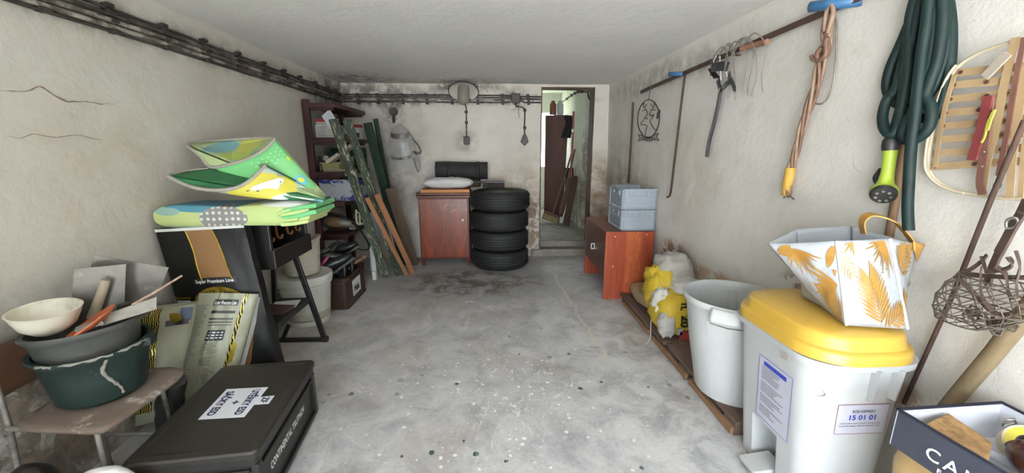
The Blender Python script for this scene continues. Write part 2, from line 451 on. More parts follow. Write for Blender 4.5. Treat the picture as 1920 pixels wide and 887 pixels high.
# back wall with the doorway, three pieces of one mesh
DX0, DX1, DZ = .548, 1.165, 1.978
def back_piece(mb, x0, x1, z0, z1):
    nx = max(2, int((x1-x0)*18)); nz = max(2, int((z1-z0)*18))
    mb.grid(lambda a, b: wobbly((x0 + (x1-x0)*a, 4.70, z0 + (z1-z0)*b), .005, 2.7), nx, nz)
    mb.box(((x0+x1)/2, 4.79, (z0+z1)/2), (x1-x0, .16, z1-z0))
mb = MB(); back_piece(mb, -1.75, DX0, -.02, 2.04); back_piece(mb, DX1, 1.5, -.02, 2.04); back_piece(mb, DX0, DX1, DZ, 2.04)
wall_back = struct('wall_back', mb, M_wall_back)
# front wall round the garage opening the picture is taken from
mb = MB(); mb.box((-1.40, -1.20, 1.0), (.58, .18, 2.06)); mb.box((1.49, -1.20, 1.0), (.3, .18, 2.06)); mb.box((.15, -1.20, 2.0), (2.4, .18, .06))
struct('wall_front', mb, M_wall_left)
# drive outside the garage door
M_drive = mat('drive_paving', '#bab9b6', '#c8c7c4', 3, .9, bump=.3)
mb = MB(); mb.box((0, -9.3, -.09), (24, 16.0, .16)); struct('ground_drive', mb, M_drive)

# added unseen dark block, right of the drive: keeps skylight off the left wall
M_light_blocker = mat('dark_blocker', '#2b3325', '#454f3a', 6, .95, bump=.8, bscale=20, bdist=.05)
mb = MB(); mb.box((3.6, -6.6, 1.7), (1.6, 9.0, 3.4)); struct('light_blocker_right', mb, M_light_blocker)

# cracks in the left wall plaster: shallow open seams
M_crack = mat('crack_earth', '#6f5a49', '#8a7461', 30, .95)
def crack(pts, w, parent, axis):
    mb = MB(); k = len(pts)
    for i in range(k):
        p = Vector(pts[i])
    P = smooth_path(pts, 5); n = len(P); rings = []
    for i, p in enumerate(P):
        ww = w*(.25 + 1.2*max(0, noise.noise(p*21)) + .5*abs(noise.noise(p*60)))*min(1, 4*min(i, n-1-i)/n + .1)
        jz = noise.noise(p*33)*.008
        rings.append((p + Vector((0, 0, jz+ww)), p + Vector((0, 0, jz-ww))))
    off = Vector(axis)
    mb.loft([[a + off*.002, b + off*.002, b - off*.006, a - off*.006] for a, b in rings], smooth=False)
    return obj('crack', mb, M_crack, parent)
crack([(-1.680, 1.503, 1.495), (-1.680, 1.541, 1.494), (-1.680, 1.602, 1.509), (-1.680, 1.637, 1.523), (-1.680, 1.671, 1.495), (-1.680, 1.716, 1.481), (-1.680, 1.790, 1.485), (-1.680, 1.857, 1.483), (-1.680, 1.920, 1.490)], .0032, wall_left, (1,0,0))
crack([(-1.680, 1.482, 1.341), (-1.680, 1.530, 1.341), (-1.680, 1.582, 1.350), (-1.680, 1.654, 1.342), (-1.680, 1.736, 1.349), (-1.680, 1.823, 1.336)], .0018, wall_left, (1,0,0))
crack([(1.408, 1.596, 1.453), (1.410, 1.570, 1.410), (1.413, 1.549, 1.368), (1.416, 1.525, 1.316), (1.420, 1.519, 1.234), (1.422, 1.479, 1.211)], .0012, wall_right, (-1,0,0))

# step and threshold of the doorway, iron door frame
M_step = mat('worn_concrete', '#77716a', '#8d877d', 8, .9, bump=.4, dirt='#5f5950')
mb = MB(); mb.box((.86, 4.735, .045), (.82, .17, .09)); mb.wobble(.004, 5)
struct('trim_1', mb, M_step, bevel=.012)
mb = MB(); mb.box((.857, 4.85, .07), (.60, .07, .175)); struct('trim_2', mb, M_step, bevel=.008)
M_rust = mat('rusty_frame', '#3b2b24', '#5b4136', 18, .8, .2, .3, dirt='#8d8578')
mb = MB()
mb.box((DX0+.006, 4.79, 1.03), (.016, .17, 1.9)); mb.box((DX1-.008, 4.79, 1.03), (.018, .17, 1.9)); mb.box((.857, 4.79, DZ-.008), (.6, .15, .016))
struct('trim_3', mb, M_rust)

# ------------------------------------------------------------------ store room seen through the doorway
mb = MB(); mb.box((1.0, 6.3, .06), (2.6, 2.95, .16)); struct('floor_store', mb, mat('store_floor', '#817b76', '#9a958f', 5, .85, bump=.3, dirt='#5d5852'))
mb = MB(); mb.box((1.0, 6.3, 2.35), (2.8, 3.2, .1)); struct('ceiling_store', mb, M_store_wall)
mb = MB(); mb.box((-.12, 6.40, 1.2), (.12, 2.94, 2.4)); struct('wall_store_left', mb, M_store_wall)
mb = MB(); mb.box((1.36, 6.72, 1.2), (.17, 2.1, 2.4)); mb.wobble(.004, 4); struct('wall_store_right', mb, M_store_wall)
mb = MB(); mb.box((2.2, 6.3, 1.2), (.12, 3.2, 2.4)); struct('wall_store_far_right', mb, M_store_wall)
mb = MB()     # back wall of the store with a window hole x .3..1.2, z .9..2.0
for c, d in (((.12, 7.80, 1.2), (.36, .14, 2.4)), ((1.70, 7.80, 1.2), (1.0, .14, 2.4)), ((.75, 7.80, .45), (.9, .14, .9)), ((.75, 7.80, 2.2), (.9, .14, .4))): mb.box(c, d)
struct('wall_store_back', mb, M_store_wall)
M_white_paint = mat('white_paint', '#cfcfc8', '#dddcd6', 9, .5)
mb = MB()
for c, d in (((.32, 7.78, 1.45), (.05, .06, 1.1)), ((1.18, 7.78, 1.45), (.05, .06, 1.1)), ((.75, 7.78, .925), (.9, .06, .05)), ((.75, 7.78, 1.975), (.9, .06, .05)), ((.75, 7.78, 1.45), (.05, .05, 1.0))): mb.box(c, d)
window_1 = struct('window_1', mb, M_white_paint)
M_pane = glassy('window_glass', '#e8efe9', .02, .12)
for x in (.535, .965):
    mb = MB(); mb.box((x, 7.78, 1.45), (.38, .006, 1.0)); obj('pane', mb, M_pane, window_1)
mb = MB(); mb.box((0, 14, -.3), (16, 12, .2)); struct('ground_garden', mb, mat('garden_grass', '#8a9474', '#a3ac8d', 3, .95))
# partition that closes the wall thickness between garage and store, either side of the door
mb = MB(); mb.box((.15, 4.90, 1.2), (.78, .06, 2.4)); mb.box((1.72, 4.90, 1.2), (1.06, .06, 2.4)); mb.box((.86, 4.90, 2.2), (.66, .06, .42)); struct('wall_store_front', mb, M_store_wall)

# ------------------------------------------------------------------ back wall: cables, lamp, switch, socket
M_cable = mat('sooty_cable', '#2a2522', '#3c3632', 20, .8, bump=.2)
M_pipe = mat('painted_conduit', '#b3aca1', '#948c81', 30, .6, dirt='#453d36', damt=.75, dscale=9)
M_pipe_dark = mat('sooty_conduit', '#5c544c', '#7d746a', 25, .7, dirt='#2a2522', damt=.8, dscale=12)
M_clip = mat('bakelite_clip', '#231f1c', '#35302b', 30, .65)
M_black_bakelite = mat('black_bakelite', '#1d1a18', '#2b2724', 25, .5, dirt='#57504a', damt=.4)

def clip_mb(p, out, along, h=.05, mi=0):
    """saddle clip: two blocks on a base plate that juts from the wall"""
    mb = MB(); p = Vector(p); out = Vector(out); al = Vector(along); up = Vector((0,0,1))
    R = Matrix((al, out, up)).transposed()
    mb.box(p + out*.011, (.026, .022, h), R); mb.box(p + out*.026 + up*h*.36, (.034, .014, .016), R); mb.box(p + out*.026 - up*h*.36, (.034, .014, .016), R)
    return mb

run = thing('cable_run', 'grey conduits and sooty cables clipped along the top of the left wall', 'cables', (-1.68, 3.0, 1.80))
def wall_line(x, y0, y1, z0, z1, sag=.006, n=26, seed=0):
    return [(x + .001*math.sin(i*1.7+seed), y0 + (y1-y0)*i/n, z0 + (z1-z0)*i/n + sag*noise.noise(Vector((i*.45, seed, 0)))) for i in range(n+1)]
for z, r, m_, off, nm in ((1.899, .007, M_cable, .012, 'cable'), (1.874, .010, M_pipe_dark, .018, 'conduit'), (1.848, .011, M_pipe, .018, 'conduit'), (1.822, .010, M_pipe, .017, 'conduit'), (1.803, .007, M_cable, .010, 'cable')):
    mb = MB(); mb.tube(wall_line(-1.68+off, .9, 4.66, z, z - .012, seed=z*9), r, 7); obj(nm, mb, m_, run)
for i, y in enumerate((1.40, 1.683, 1.968, 2.26, 2.548, 2.86, 3.158, 3.444, 3.718, 4.013, 4.293, 4.52)):
    obj('clip', clip_mb((-1.68, y-.004, 1.889), (1,0,0), (0,1,0), .046), M_clip, run)
    obj('clip', clip_mb((-1.68, y+.006, 1.824), (1,0,0), (0,1,0), .062), M_clip, run)

run2 = thing('cable_run', 'sooty cables and conduit clipped along the top of the back wall', 'cables', (-.6, 4.69, 1.80))
for z, r, m_, off, nm in ((1.880, .008, M_cable, .012, 'cable'), (1.858, .008, M_pipe_dark, .014, 'conduit'), (1.834, .010, M_pipe, .016, 'conduit'), (1.806, .009, M_pipe_dark, .013, 'cable')):
    P = [(x, 4.70-off, z + .005*noise.noise(Vector((x*3, z*9, 0)))) for x in [-1.66 + 1.86*i/24 for i in range(25)]]
    mb = MB(); mb.tube(P, r, 7); obj(nm, mb, m_, run2)
for z, m_ in ((1.868, M_cable), (1.842, M_pipe_dark), (1.806, M_cable)):
    mb = MB(); mb.tube([(.27, 4.685, 1.842 if z < 1.85 else z), (.36, 4.685, z), (.545, 4.685, z)], .009, 7); obj('cable', mb, m_, run2)
for x in (-1.5, -1.28, -1.01, -.745, -.463, -.178, .105, .395):
    obj('clip', clip_mb((x, 4.70, 1.873), (0,-1,0), (1,0,0), .04), M_clip, run2)
    obj('clip', clip_mb((x+.01, 4.70, 1.808), (0,-1,0), (1,0,0), .055), M_clip, run2)

t = thing('junction_box', 'square black junction box on the back wall cables', 'junction box', (.257, 4.69, 1.80))
mb = MB(); mb.box((.257, 4.672, 1.848), (.10, .05, .10)); obj('box_body', mb, M_black_bakelite, t, bevel=.008)
mb = MB(); mb.cyl((.257, 4.648, 1.848), (.257, 4.636, 1.848), .036, n=14); obj('cover', mb, M_black_bakelite, t)
for dx, dz in ((-.055, .01), (.055, .01), (.0, -.055)):
    mb = MB(); mb.cyl((.257+dx*.8, 4.672, 1.848+dz*.8), (.257+dx*1.25, 4.672, 1.848+dz*1.25), .014, n=8); obj('gland', mb, M_black_bakelite, t)

# enamelled lamp
M_enamel = mat('white_enamel', '#d8d4ca', '#c6c1b5', 8, .35, dirt='#8d857a', damt=.3)
M_lampglass = glassy('dusty_lamp_glass', '#a8a195', .18, .55)
t = thing('wall_lamp', 'round white enamel lamp shade with dusty glass jar on back wall', 'lamp', (-.32, 4.66, 1.80))
RT = Matrix.Rotation(math.radians(-30), 3, 'X')     # the shade tips its open side to the room
cl = Vector((-.318, 4.56, 1.905))
mb = MB(); mb.lathe([(.03, .055), (.09, .045), (.155, .012), (.163, -.006), (.158, -.006), (.150, .006), (.088, .036), (.03, .046)], cl, 36, R=RT, closed=True); obj('lamp_shade', mb, M_enamel, t)
mb = MB(); mb.lathe([(.160, -.010), (.167, -.004), (.165, .003), (.158, -.003)], cl, 36, R=RT, closed=True); obj('shade_rim', mb, M_clip, t)
mb = MB(); mb.lathe([(.045, .06), (.05, .075), (.05, .12), (.03, .14)], cl, 16, R=RT); obj('lamp_neck', mb, M_enamel, t)
mb = MB(); mb.lathe([(.058, .03), (.062, -.0), (.064, -.10), (.058, -.135), (.035, -.16), (.001, -.168)], (-.318, 4.55, 1.925), 22, R=Matrix.Rotation(math.radians(-16), 3, 'X')); obj('glass_jar', mb, M_lampglass, t, solid=.003)
mb = MB(); mb.ball((-.318, 4.53, 1.865), .03, 8, sc=(1,1,1.3)); obj('bulb', mb, mat('bulb_glass', '#b9b4aa', rough=.2), t)
mb = MB(); mb.box((-.318, 4.675, 1.90), (.06, .05, .07)); obj('bracket', mb, M_black_bakelite, t)

def drop(x0, x1, z0, z1, lab, cat, nm):
    t = thing(nm, lab, cat, (x1, 4.69, z1-.05)); return t
t = thing('light_switch', 'black box switch hanging from a cable below the wall lamp', 'switch', (-.305, 4.69, 1.36))
mb = MB(); mb.tube(smooth_path([(-.318, 4.69, 1.79), (-.30, 4.688, 1.73), (-.303, 4.69, 1.62), (-.305, 4.69, 1.43)], 5), .007, 6); obj('cable', mb, M_pipe_dark, t)
for z in (1.70, 1.585): obj('clip', clip_mb((-.302, 4.70, z), (0,-1,0), (1,0,0), .018), M_clip, t)
mb = MB(); mb.box((-.305, 4.672, 1.385), (.068, .05, .09)); obj('switch_box', mb, M_black_bakelite, t, bevel=.007)
mb = MB(); mb.box((-.305, 4.645, 1.39), (.022, .012, .03)); obj('rocker', mb, M_clip, t)
t = thing('wall_socket', 'small black round socket on a short cable right of the lamp', 'socket', (.362, 4.69, 1.35))
mb = MB(); mb.tube(smooth_path([(.257, 4.685, 1.79), (.27, 4.685, 1.765), (.335, 4.685, 1.752), (.362, 4.688, 1.715), (.36, 4.69, 1.55), (.362, 4.69, 1.42)], 5), .008, 6); obj('cable', mb, M_pipe_dark, t)
mb = MB(); mb.tube(smooth_path([(.295, 4.69, 1.755), (.288, 4.682, 1.70), (.30, 4.68, 1.635)], 4), .004, 5); obj('loose_wire', mb, M_pipe, t)
for z in (1.722, 1.53): obj('clip', clip_mb((.362, 4.70, z), (0,-1,0), (1,0,0), .018), M_clip, t)
mb = MB(); mb.prism([(0,-.06), (.045,-.015), (.03,.035), (.012,.075), (-.012,.075), (-.03,.035), (-.045,-.015)], (.362, 4.698, 1.385), (1,0,0), (0,0,1), .03); obj('socket_body', mb, M_black_bakelite, t, bevel=.004)
mb = MB(); mb.cyl((.362, 4.665, 1.375), (.362, 4.656, 1.375), .026, n=14); obj('socket_face', mb, mat('socket_ring', '#4a443e'), t)

# black knob socket and the face shield in a clear bag hung from it
M_clear = glassy('clear_plastic_bag', '#d5d2cf', .22, .26)
M_visor = mat('visor_band', '#191817', '#24221f', 12, .45)
t = thing('wall_socket', 'round black socket on the back wall above the bagged face shield', 'socket', (-1.118, 4.69, 1.64))
mb = MB(); mb.cyl((-1.118, 4.70, 1.70), (-1.118, 4.65, 1.70), .05, .042, n=16); obj('socket_body', mb, M_black_bakelite, t)
mb = MB(); mb.tube([(-1.118, 4.67, 1.68), (-1.115, 4.672, 1.62), (-1.118, 4.67, 1.58)], .016, 7); obj('plug', mb, M_black_bakelite, t)
t = thing('face_shield', 'clear face shield with black head band in a plastic bag on the back wall', 'face shield', (-1.05, 4.6, 1.05))
def bagf(a, b):
    th = 2*PI*a; z = 1.56 - .52*b
    w = .02 + .145*min(1, b*2.3)**.75 + .02*math.sin(b*9); d = .02 + .06*min(1, b*2.5)
    wr = 1 + .10*noise.noise(Vector((math.cos(th)*2.5, math.sin(th)*2.5, b*8)))
    return (-1.045 + .03*b + w*wr*math.cos(th), 4.625 + d*wr*math.sin(th), z)
mb = MB(); mb.grid(bagf, 36, 20); obj('plastic_bag', mb, M_clear, t)
mb = MB(); mb.grid(lambda a, b: (-1.04 + .12*math.cos(PI*a), 4.64 - .075*math.sin(PI*a), 1.44 - .26*b + .03*math.sin(PI*a)*(1-b)), 18, 6); obj('visor', mb, glassy('clear_visor', '#d9d9d7', .08, .16), t, solid=.002)
mb = MB(); mb.strap(smooth_path([(-1.16, 4.63, 1.21), (-1.12, 4.575, 1.19), (-1.04, 4.55, 1.185), (-.96, 4.575, 1.20), (-.93, 4.63, 1.215)], 4), .03, .006, (0,0,1)); obj('chin_band', mb, M_visor, t)
mb = MB(); mb.strap(smooth_path([(-1.14, 4.60, 1.45), (-1.10, 4.565, 1.43), (-1.03, 4.55, 1.425), (-.96, 4.57, 1.435), (-.94, 4.62, 1.45)], 4), .05, .006, (0,0,1)); obj('brow_band', mb, mat('smoky_band', '#5b5550', rough=.4), t)
mb = MB(); mb.tube(smooth_path([(-.915, 4.64, 1.40), (-.86, 4.63, 1.345), (-.825, 4.63, 1.275), (-.835, 4.63, 1.245), (-.90, 4.63, 1.265)], 5), .006, 6); mb.strap(smooth_path([(-.91, 4.62, 1.265), (-.87, 4.61, 1.24), (-.83, 4.62, 1.25)], 4), .025, .006, (0,0,1)); obj('ratchet_strap', mb, M_visor, t)
mb = MB(); mb.strap(smooth_path([(-.905, 4.635, 1.19), (-.895, 4.63, 1.12), (-.865, 4.635, 1.03)], 4), .018, .005, (1,0,0)); obj('loose_strap', mb, M_visor, t)

# ------------------------------------------------------------------ cupboard and the things on it
def burl():
    t = NT('burl_veneer'); v = t.coord((1,1,1), rnd=False); s = t.xyz(v)
    ax = t.math('ABSOLUTE', t.math('ADD', s['X'], .0))
    cb = t.n('ShaderNodeCombineXYZ'); t.l(t.math('MULTIPLY', ax, 1.4), cb.inputs[0]); t.l(t.math('ADD', t.math('MULTIPLY', s['Z'], .30), t.math('MULTIPLY', ax, -.35)), cb.inputs[2])
    g = t.noise(cb.outputs[0], 26, 6, .65, 2.2); g2 = t.noise(cb.outputs[0], 7, 5, .6, 1.5)
    c = t.mix(.5, t.ramp(g, [(.32, '#3a150b'), (.68, '#8a3b1d')]), t.ramp(g2, [(.35, '#4a1b0e'), (.7, '#9a4724')]))
    sc_ = t.math('MULTIPLY', t.blob(v, (.12, -.19, .66), (.16, .2, .05), .4), t.rng(t.noise(t.coord((1,1,3), rnd=False), 30, 7, .8), .55, .6))
    c = t.mix(sc_, c, '#b98a5a'); t.bump(g, .08, .002)
    return t.done(c, .32, 0, .5)
M_burl = burl()
M_mahog = wood('dark_mahogany', '#3d170d', '#6d2d18', 'Z', 8, .38)
M_mahog_x = wood('dark_mahogany_top', '#3a160d', '#642916', 'X', 8, .38)
t = thing('cupboard', 'old dark mahogany cupboard with burl veneer door by the tyres', 'cupboard', (-.553, 4.52, 0))
cx = -.553
mb = MB(); mb.box((cx, 4.515, .43), (.555, .33, .69)); obj('carcass', mb, M_mahog, t, bevel=.004)
mb = MB(); mb.box((cx, 4.51, .782), (.585, .35, .03)); mb.box((cx, 4.51, .812), (.595, .37, .028)); obj('top', mb, M_mahog_x, t, bevel=.007)
d = MB(); d.box((cx, 4.341, .43), (.525, .022, .66)); dr = obj('door', d, M_burl, t, bevel=.003)
mb = MB(); mb.lathe([(.008, 0), (.008, .012), (.015, .018), (.013, .028), (.001, .03)], (-.345, 4.330, .527), 12, R=Rx(90)); obj('knob', mb, mat('ivory_knob', '#d8cfc0', rough=.35), dr, label='small ivory knob')
for sx, y in ((-1, 4.365), (1, 4.365), (-1, 4.66), (1, 4.66)):
    mb = MB(); mb.box((cx + sx*.256, y, .045), (.04, .04, .09), taper=.7); obj('leg', mb, M_mahog, t)
mb = MB(); mb.box((cx, 4.36, .088), (.50, .015, .03)); obj('plinth_rail', mb, M_mahog_x, t)

M_pine = wood('pine_board', '#a5693a', '#bd8450', 'X', 6, .6)
mb = MB(); mb.box((-.53, 4.46, .844), (.53, .26, .034)); tag(obj('board', mb, M_pine, bevel=.002), 'light pine board lying flat on top of the dark cupboard', 'board')
def pillow_mb(c, sx, sy, sz, nu=28, nv=18, seed=0):
    mb = MB(); rings = []
    for sgn in (1, -1):
        def f(a, b, sgn=sgn):
            u = a*2-1; v = b*2-1; e = max(0, (1-abs(u)**3.2))*max(0, (1-abs(v)**3.2))
            k = e**.5; wr = .012*noise.noise(Vector((u*4, v*4, seed+sgn)))*k
            return (c[0] + u*sx/2*(1-.08*v*v), c[1] + v*sy/2*(1-.08*u*u), c[2] + sgn*(sz/2*k + wr))
        mb.grid(f, nu, nv)
    return mb
M_linen = mat('white_linen', '#cfcacb', '#dedada', 9, .9, bump=.25, bscale=22, bdist=.01)
pm = pillow_mb((-.50, 4.43, .928), .56, .24, .115, seed=3); tag(obj('pillow', pm, M_linen), 'crumpled white pillow on the pine board of the cupboard', 'pillow')
M_brown_cloth = mat('dark_brown_cloth', '#2e211b', '#3d2d25', 14, .85, bump=.3)
mb = MB(); mb.box((-.46, 4.63, .907), (.62, .12, .09)); tag(obj('cushion', mb, M_brown_cloth, bevel=.02), 'flat dark brown cushion under the rolled mat', 'cushion')
M_foam = mat('black_foam', '#1b1a1a', '#262525', 30, .8, bump=.4, bscale=200, bdist=.002)
t = thing('camping_mat', 'rolled black camping mat with two straps lying above the pillow', 'camping mat', (-.36, 4.59, .955))
mb = MB(); n = 40
def spiral(x):
    return [Vector((x, 4.59 + (.097 - .0)*math.cos(a), 1.053 + .097*math.sin(a))) for a in [2*PI*i/26 for i in range(26)]]
mb.loft([[p + Vector((0, 0, .004*math.sin(x*9))) for p in spiral(x)] for x in (-.655, -.648, -.5, -.3, -.12, -.075, -.068)])
obj('roll', mb, M_foam, t)
for x in (-.505, -.175):
    mb = MB(); mb.loft([[Vector((x+dx, 4.59 + r_*math.cos(a), 1.053 + r_*math.sin(a))) for a in [2*PI*i/26 for i in range(26)]] for dx, r_ in ((-.016, .097), (-.014, .1005), (.014, .1005), (.016, .097))], cap0=False, cap1=False); obj('strap', mb, mat('black_webbing', '#121212', '#1d1c1c', 60, .6), t)
mb = MB(); mb.box((-.066, 4.56, 1.06), (.012, .05, .06)); mb.wobble(.006, 20); obj('tear', mb, mat('torn_foam', '#a58a6a', '#c2a883', 30, .9), t, label='torn tan patch at the end of the roll')
M_bristle = mat('dark_bristles', '#211f1c', '#3a3631', 60, .9, bump=.8, bscale=120, bdist=.01, stretch=(.3,1,1))
t = thing('hand_brush', 'dark bristled brush lying across the top tyre beside the pillow', 'brush', (-.05, 4.46, .87))
mb = MB(); mb.box((.0, 4.47, .895), (.24, .09, .055)); mb.wobble(.012, 14); obj('bristles', mb, M_bristle, t)
mb = MB(); mb.box((.0, 4.47, .929), (.24, .06, .02)); mb.tube([(-.11, 4.47, .929), (-.15, 4.47, .928), (-.19, 4.47, .925)], [.012, .01, .012], 8); obj('brush_back', mb, M_visor, t, bevel=.003)

# ------------------------------------------------------------------ stack of tyres
M_rubber = mat('tyre_rubber', '#131313', '#1b1b1b', 12, .66, bump=.15, dirt='#3b3835', damt=.35, dscale=7)
M_alloy = mat('dirty_alloy', '#5a5855', '#75736f', 20, .45, .6)
t = thing('car_tyre', 'bottom car wheel of the stack of four, standing on the floor', 'tyre', (.062, 4.362, 0), group='stacked car tyres')
H = .214; R_ = .325
prof = [(.205, .022), (.235, .010), (.275, .006), (.300, .014), (.315, .030), (.322, .045)]
for zc in (.070, .095, .121, .147):
    prof += [(R_, zc-.008), (R_-.008, zc-.006), (R_-.008, zc+.0), (R_, zc+.002)]
prof += [(.322, .170), (.315, .184), (.300, .200), (.275, .208), (.235, .204), (.205, .192), (.196, .18), (.196, .034)]
mb = MB(); mb.lathe(prof, (0,0,0), 56, closed=True)
casing = obj('casing', mb, M_rubber, t, world=False, angle=25)
# sipes: small bars round the shoulders
mb = MB()
for k in range(70):
    a = 2*PI*k/70
    for zc in (.052, .158):
        c = (R_*math.cos(a)*.996, R_*math.sin(a)*.996, zc); mb.box(c, (.006, .005, .028), Matrix.Rotation(a, 3, 'Z') @ Matrix.Rotation(.35 if zc < .1 else -.35, 3, 'X'))
obj('tread_blocks', mb, M_rubber, t, world=False, kind='stuff')
mb = MB(); mb.lathe([(.192, .03), (.197, .034), (.197, .18), (.203, .186), (.194, .186), (.186, .17), (.18, .11), (.175, .04), (.186, .03)], (0,0,0), 36, closed=True)
rim = obj('rim', mb, M_alloy, t, world=False)
for k in range(5):
    a = 2*PI*k/5 + .35; ca, sa = math.cos(a), math.sin(a)
    mb = MB(); mb.bar((.03*ca, .03*sa, .165), (.186*ca, .186*sa, .15), .035, .018); obj('spoke', mb, M_alloy, t, world=False, bevel=.004)
mb = MB(); mb.lathe([(.001, .15), (.045, .15), (.05, .165), (.03, .178), (.001, .18)], (0,0,0), 18); obj('hub_cap', mb, M_alloy, t, world=False)
for z, dx, lab in ((H, -.002, 'second car wheel from the floor in the stack of four'), (2*H, -.004, 'third car wheel from the floor in the stack of four'), (3*H, .010, 'topmost car wheel of the stack, its rim showing')):
    dup(t, (.062+dx, 4.362 + dx*.5, z), 40*z/H, lab)

# ------------------------------------------------------------------ things in the store room
M_panel = wood('brown_door_leaf', '#3c2018', '#54302a', 'Z', 7, .55)
t = thing('door_leaf', 'tall brown door leaf leaning in the back room', 'door leaf', (1.0, 6.6, .14))
mb = MB(); a = Vector((.865, 6.72, .14)); 
mb.loft([[(.865, 6.72, .14), (1.17, 6.60, .14), (1.175, 6.64, .14), (.87, 6.76, .14)], [(.865, 6.78, 1.83), (1.235, 6.66, 1.83), (1.24, 6.70, 1.83), (.87, 6.82, 1.83)]], smooth=False); obj('leaf', mb, M_panel, t)
M_redp = mat('red_paint_pipe', '#7c2f38', '#93404a', 12, .5)
mb = MB(); mb.tube([(1.21, 6.15, 1.84), (1.195, 6.10, 1.0), (1.19, 6.08, .15)], .016, 8); o_ = tag(obj('pole', mb, M_redp), 'red painted pole upright beside the brown door leaf', 'pole')
mb = MB(); mb.cyl((1.197, 6.100, 1.582), (1.199, 6.100, 1.535), .02, n=8); obj('ring', mb, M_white_paint, o_, label='white ring')
M_handle = wood('old_broom_handle', '#4a3326', '#6d4e39', 'Z', 20, .7)
M_straw = mat('broom_bristles', '#6d6242', '#8a7d56', 40, .9, bump=.8, bscale=120, stretch=(1,1,.2))
t = thing('broom', 'broom with yellowish bristles, head on the store room floor', 'broom', (1.0, 6.2, .14))
mb = MB(); mb.tube([(0.928, 6.150, 0.276), (1.213, 6.200, 1.219)], .014, 8); obj('handle', mb, M_handle, t)
mb = MB(); mb.box((0.890, 6.120, 0.222), (.25, .07, .09), Rz(-25) @ Ry(18)); mb.wobble(.008, 20); obj('bristles', mb, M_straw, t)
mb = MB(); mb.box((0.908, 6.130, 0.280), (.24, .055, .03), Rz(-25) @ Ry(18)); obj('head', mb, M_handle, t)
t = thing('broom', 'long brush with a small pale head in the store room', 'broom', (1.1, 6.0, .14))
mb = MB(); mb.tube([(1.013, 5.950, 0.292), (1.240, 6.100, 1.284)], .015, 8); obj('handle', mb, M_handle, t)
mb = MB(); mb.box((1.056, 5.950, 0.225), (.09, .06, .09)); mb.wobble(.006, 20); obj('bristles', mb, mat('pale_bristles', '#a09a8f', '#bdb7ac', 40, .9), t)
M_dkwood = wood('dark_old_plank', '#33231b', '#53392b', 'Z', 8, .7)
for (a, b), w, lab in ((((1.090, 5.850, 0.160), (1.242, 6.000, 0.889)), .10, 'dark plank leaning at the store room pier'), (((1.034, 5.980, 0.320), (1.170, 6.000, 0.849)), .08, 'narrow dark plank behind the brooms in the store room')):
    mb = MB(); mb.bar(a, b, w, .02, (0,1,0)); tag(obj('plank', mb, M_dkwood), lab, 'plank')
mb = MB(); mb.grid(lambda a, b: (1.13 + .13*a + .03*math.sin(b*5), 6.45 + .04*math.sin(a*9), 1.80 - .34*b), 10, 8); tag(obj('coat', mb, mat('black_coat', '#151314', '#211e1f', 12, .9), solid=.03), 'black coat hanging behind the red pole', 'coat')
mb = MB(); mb.grid(lambda a, b: (1.14 + .11*a, 6.25 + .02*math.sin(a*9+b*4), 1.00 - .45*b), 10, 8); tag(obj('coat', mb, bpy.data.materials['black_coat'], solid=.03), 'black cloth hanging low against the store room pier', 'cloth')
t = thing('cable_run', 'sagging black cable with clips on the store room wall', 'cables', (1.27, 6.5, 1.9))
cp = smooth_path([(1.161, 7.300, 2.066), (1.178, 6.800, 2.065), (1.187, 6.300, 2.079), (1.172, 5.900, 2.066), (1.167, 5.620, 2.050), (1.231, 5.580, 2.045), (1.241, 5.400, 2.015)], 5)
mb = MB(); mb.tube(cp, .012, 6); obj('cable', mb, M_cable, t)
for q in cp[3:24:4]: mb = MB(); mb.box(q, (.035, .035, .035)); obj('clip', mb, M_clip, t)
mb = MB(); mb.tube(smooth_path([(1.241, 5.400, 2.015), (1.198, 5.100, 2.007), (1.181, 4.900, 2.003)], 4), .01, 6); mb.tube(smooth_path([(1.241, 5.400, 2.015), (1.204, 5.200, 1.944), (1.191, 5.050, 1.882), (1.193, 4.920, 1.849)], 4), .01, 6); obj('cable_tail', mb, M_cable, t)
for i, (x, c1) in enumerate(((.98, '#5e2f22'), (1.10, '#8c8f94'))):
    mb = MB(); mb.lathe([(.05, 0), (.055, .02), (.055, .16), (.03, .2), (.03, .22)], (x, 6.72, 1.835), 14)
    tag(obj('jar', mb, mat('jar_%s' % ('brown', 'grey')[i], c1, rough=.4)), ('brown jar' if i == 0 else 'grey jar') + ' standing on top of the brown door leaf', 'jar')

# ------------------------------------------------------------------ black lidded crate in the left foreground
M_crate = mat('black_crate_plastic', '#141413', '#1f1e1d', 10, .45, dirt='#4a443b', damt=.3, dscale=5)
M_crate_lid = mat('dusty_crate_lid', '#1e1b18', '#282420', 5, .5, dirt='#453f37', damt=.35, dscale=6)
M_paper = mat('white_paper', '#d3d3d8', '#dcdce0', 6, .7)
M_ink = mat('navy_ink', '#1c1f45', rough=.7)
M_white_print = mat('white_print', '#dedede', rough=.5)
t = thing('storage_crate', 'black lidded plastic crate with CONTINENTAL TRUTNOV lettering on its side', 'crate', (-1.055, 1.472, 0), 6.2)
W_, D_, H_ = .40, .60, .262
mb = MB()
def rrect(w, d, r, z, n=5, cx=0, cy=0):
    out = []
    for sx, sy, a0 in ((1,1,0), (-1,1,90), (-1,-1,180), (1,-1,270)):
        for k in range(n+1):
            a = math.radians(a0 + 90*k/n); out.append((cx + sx*(w/2-r) + r*math.cos(a), cy + sy*(d/2-r) + r*math.sin(a), z))
    return out
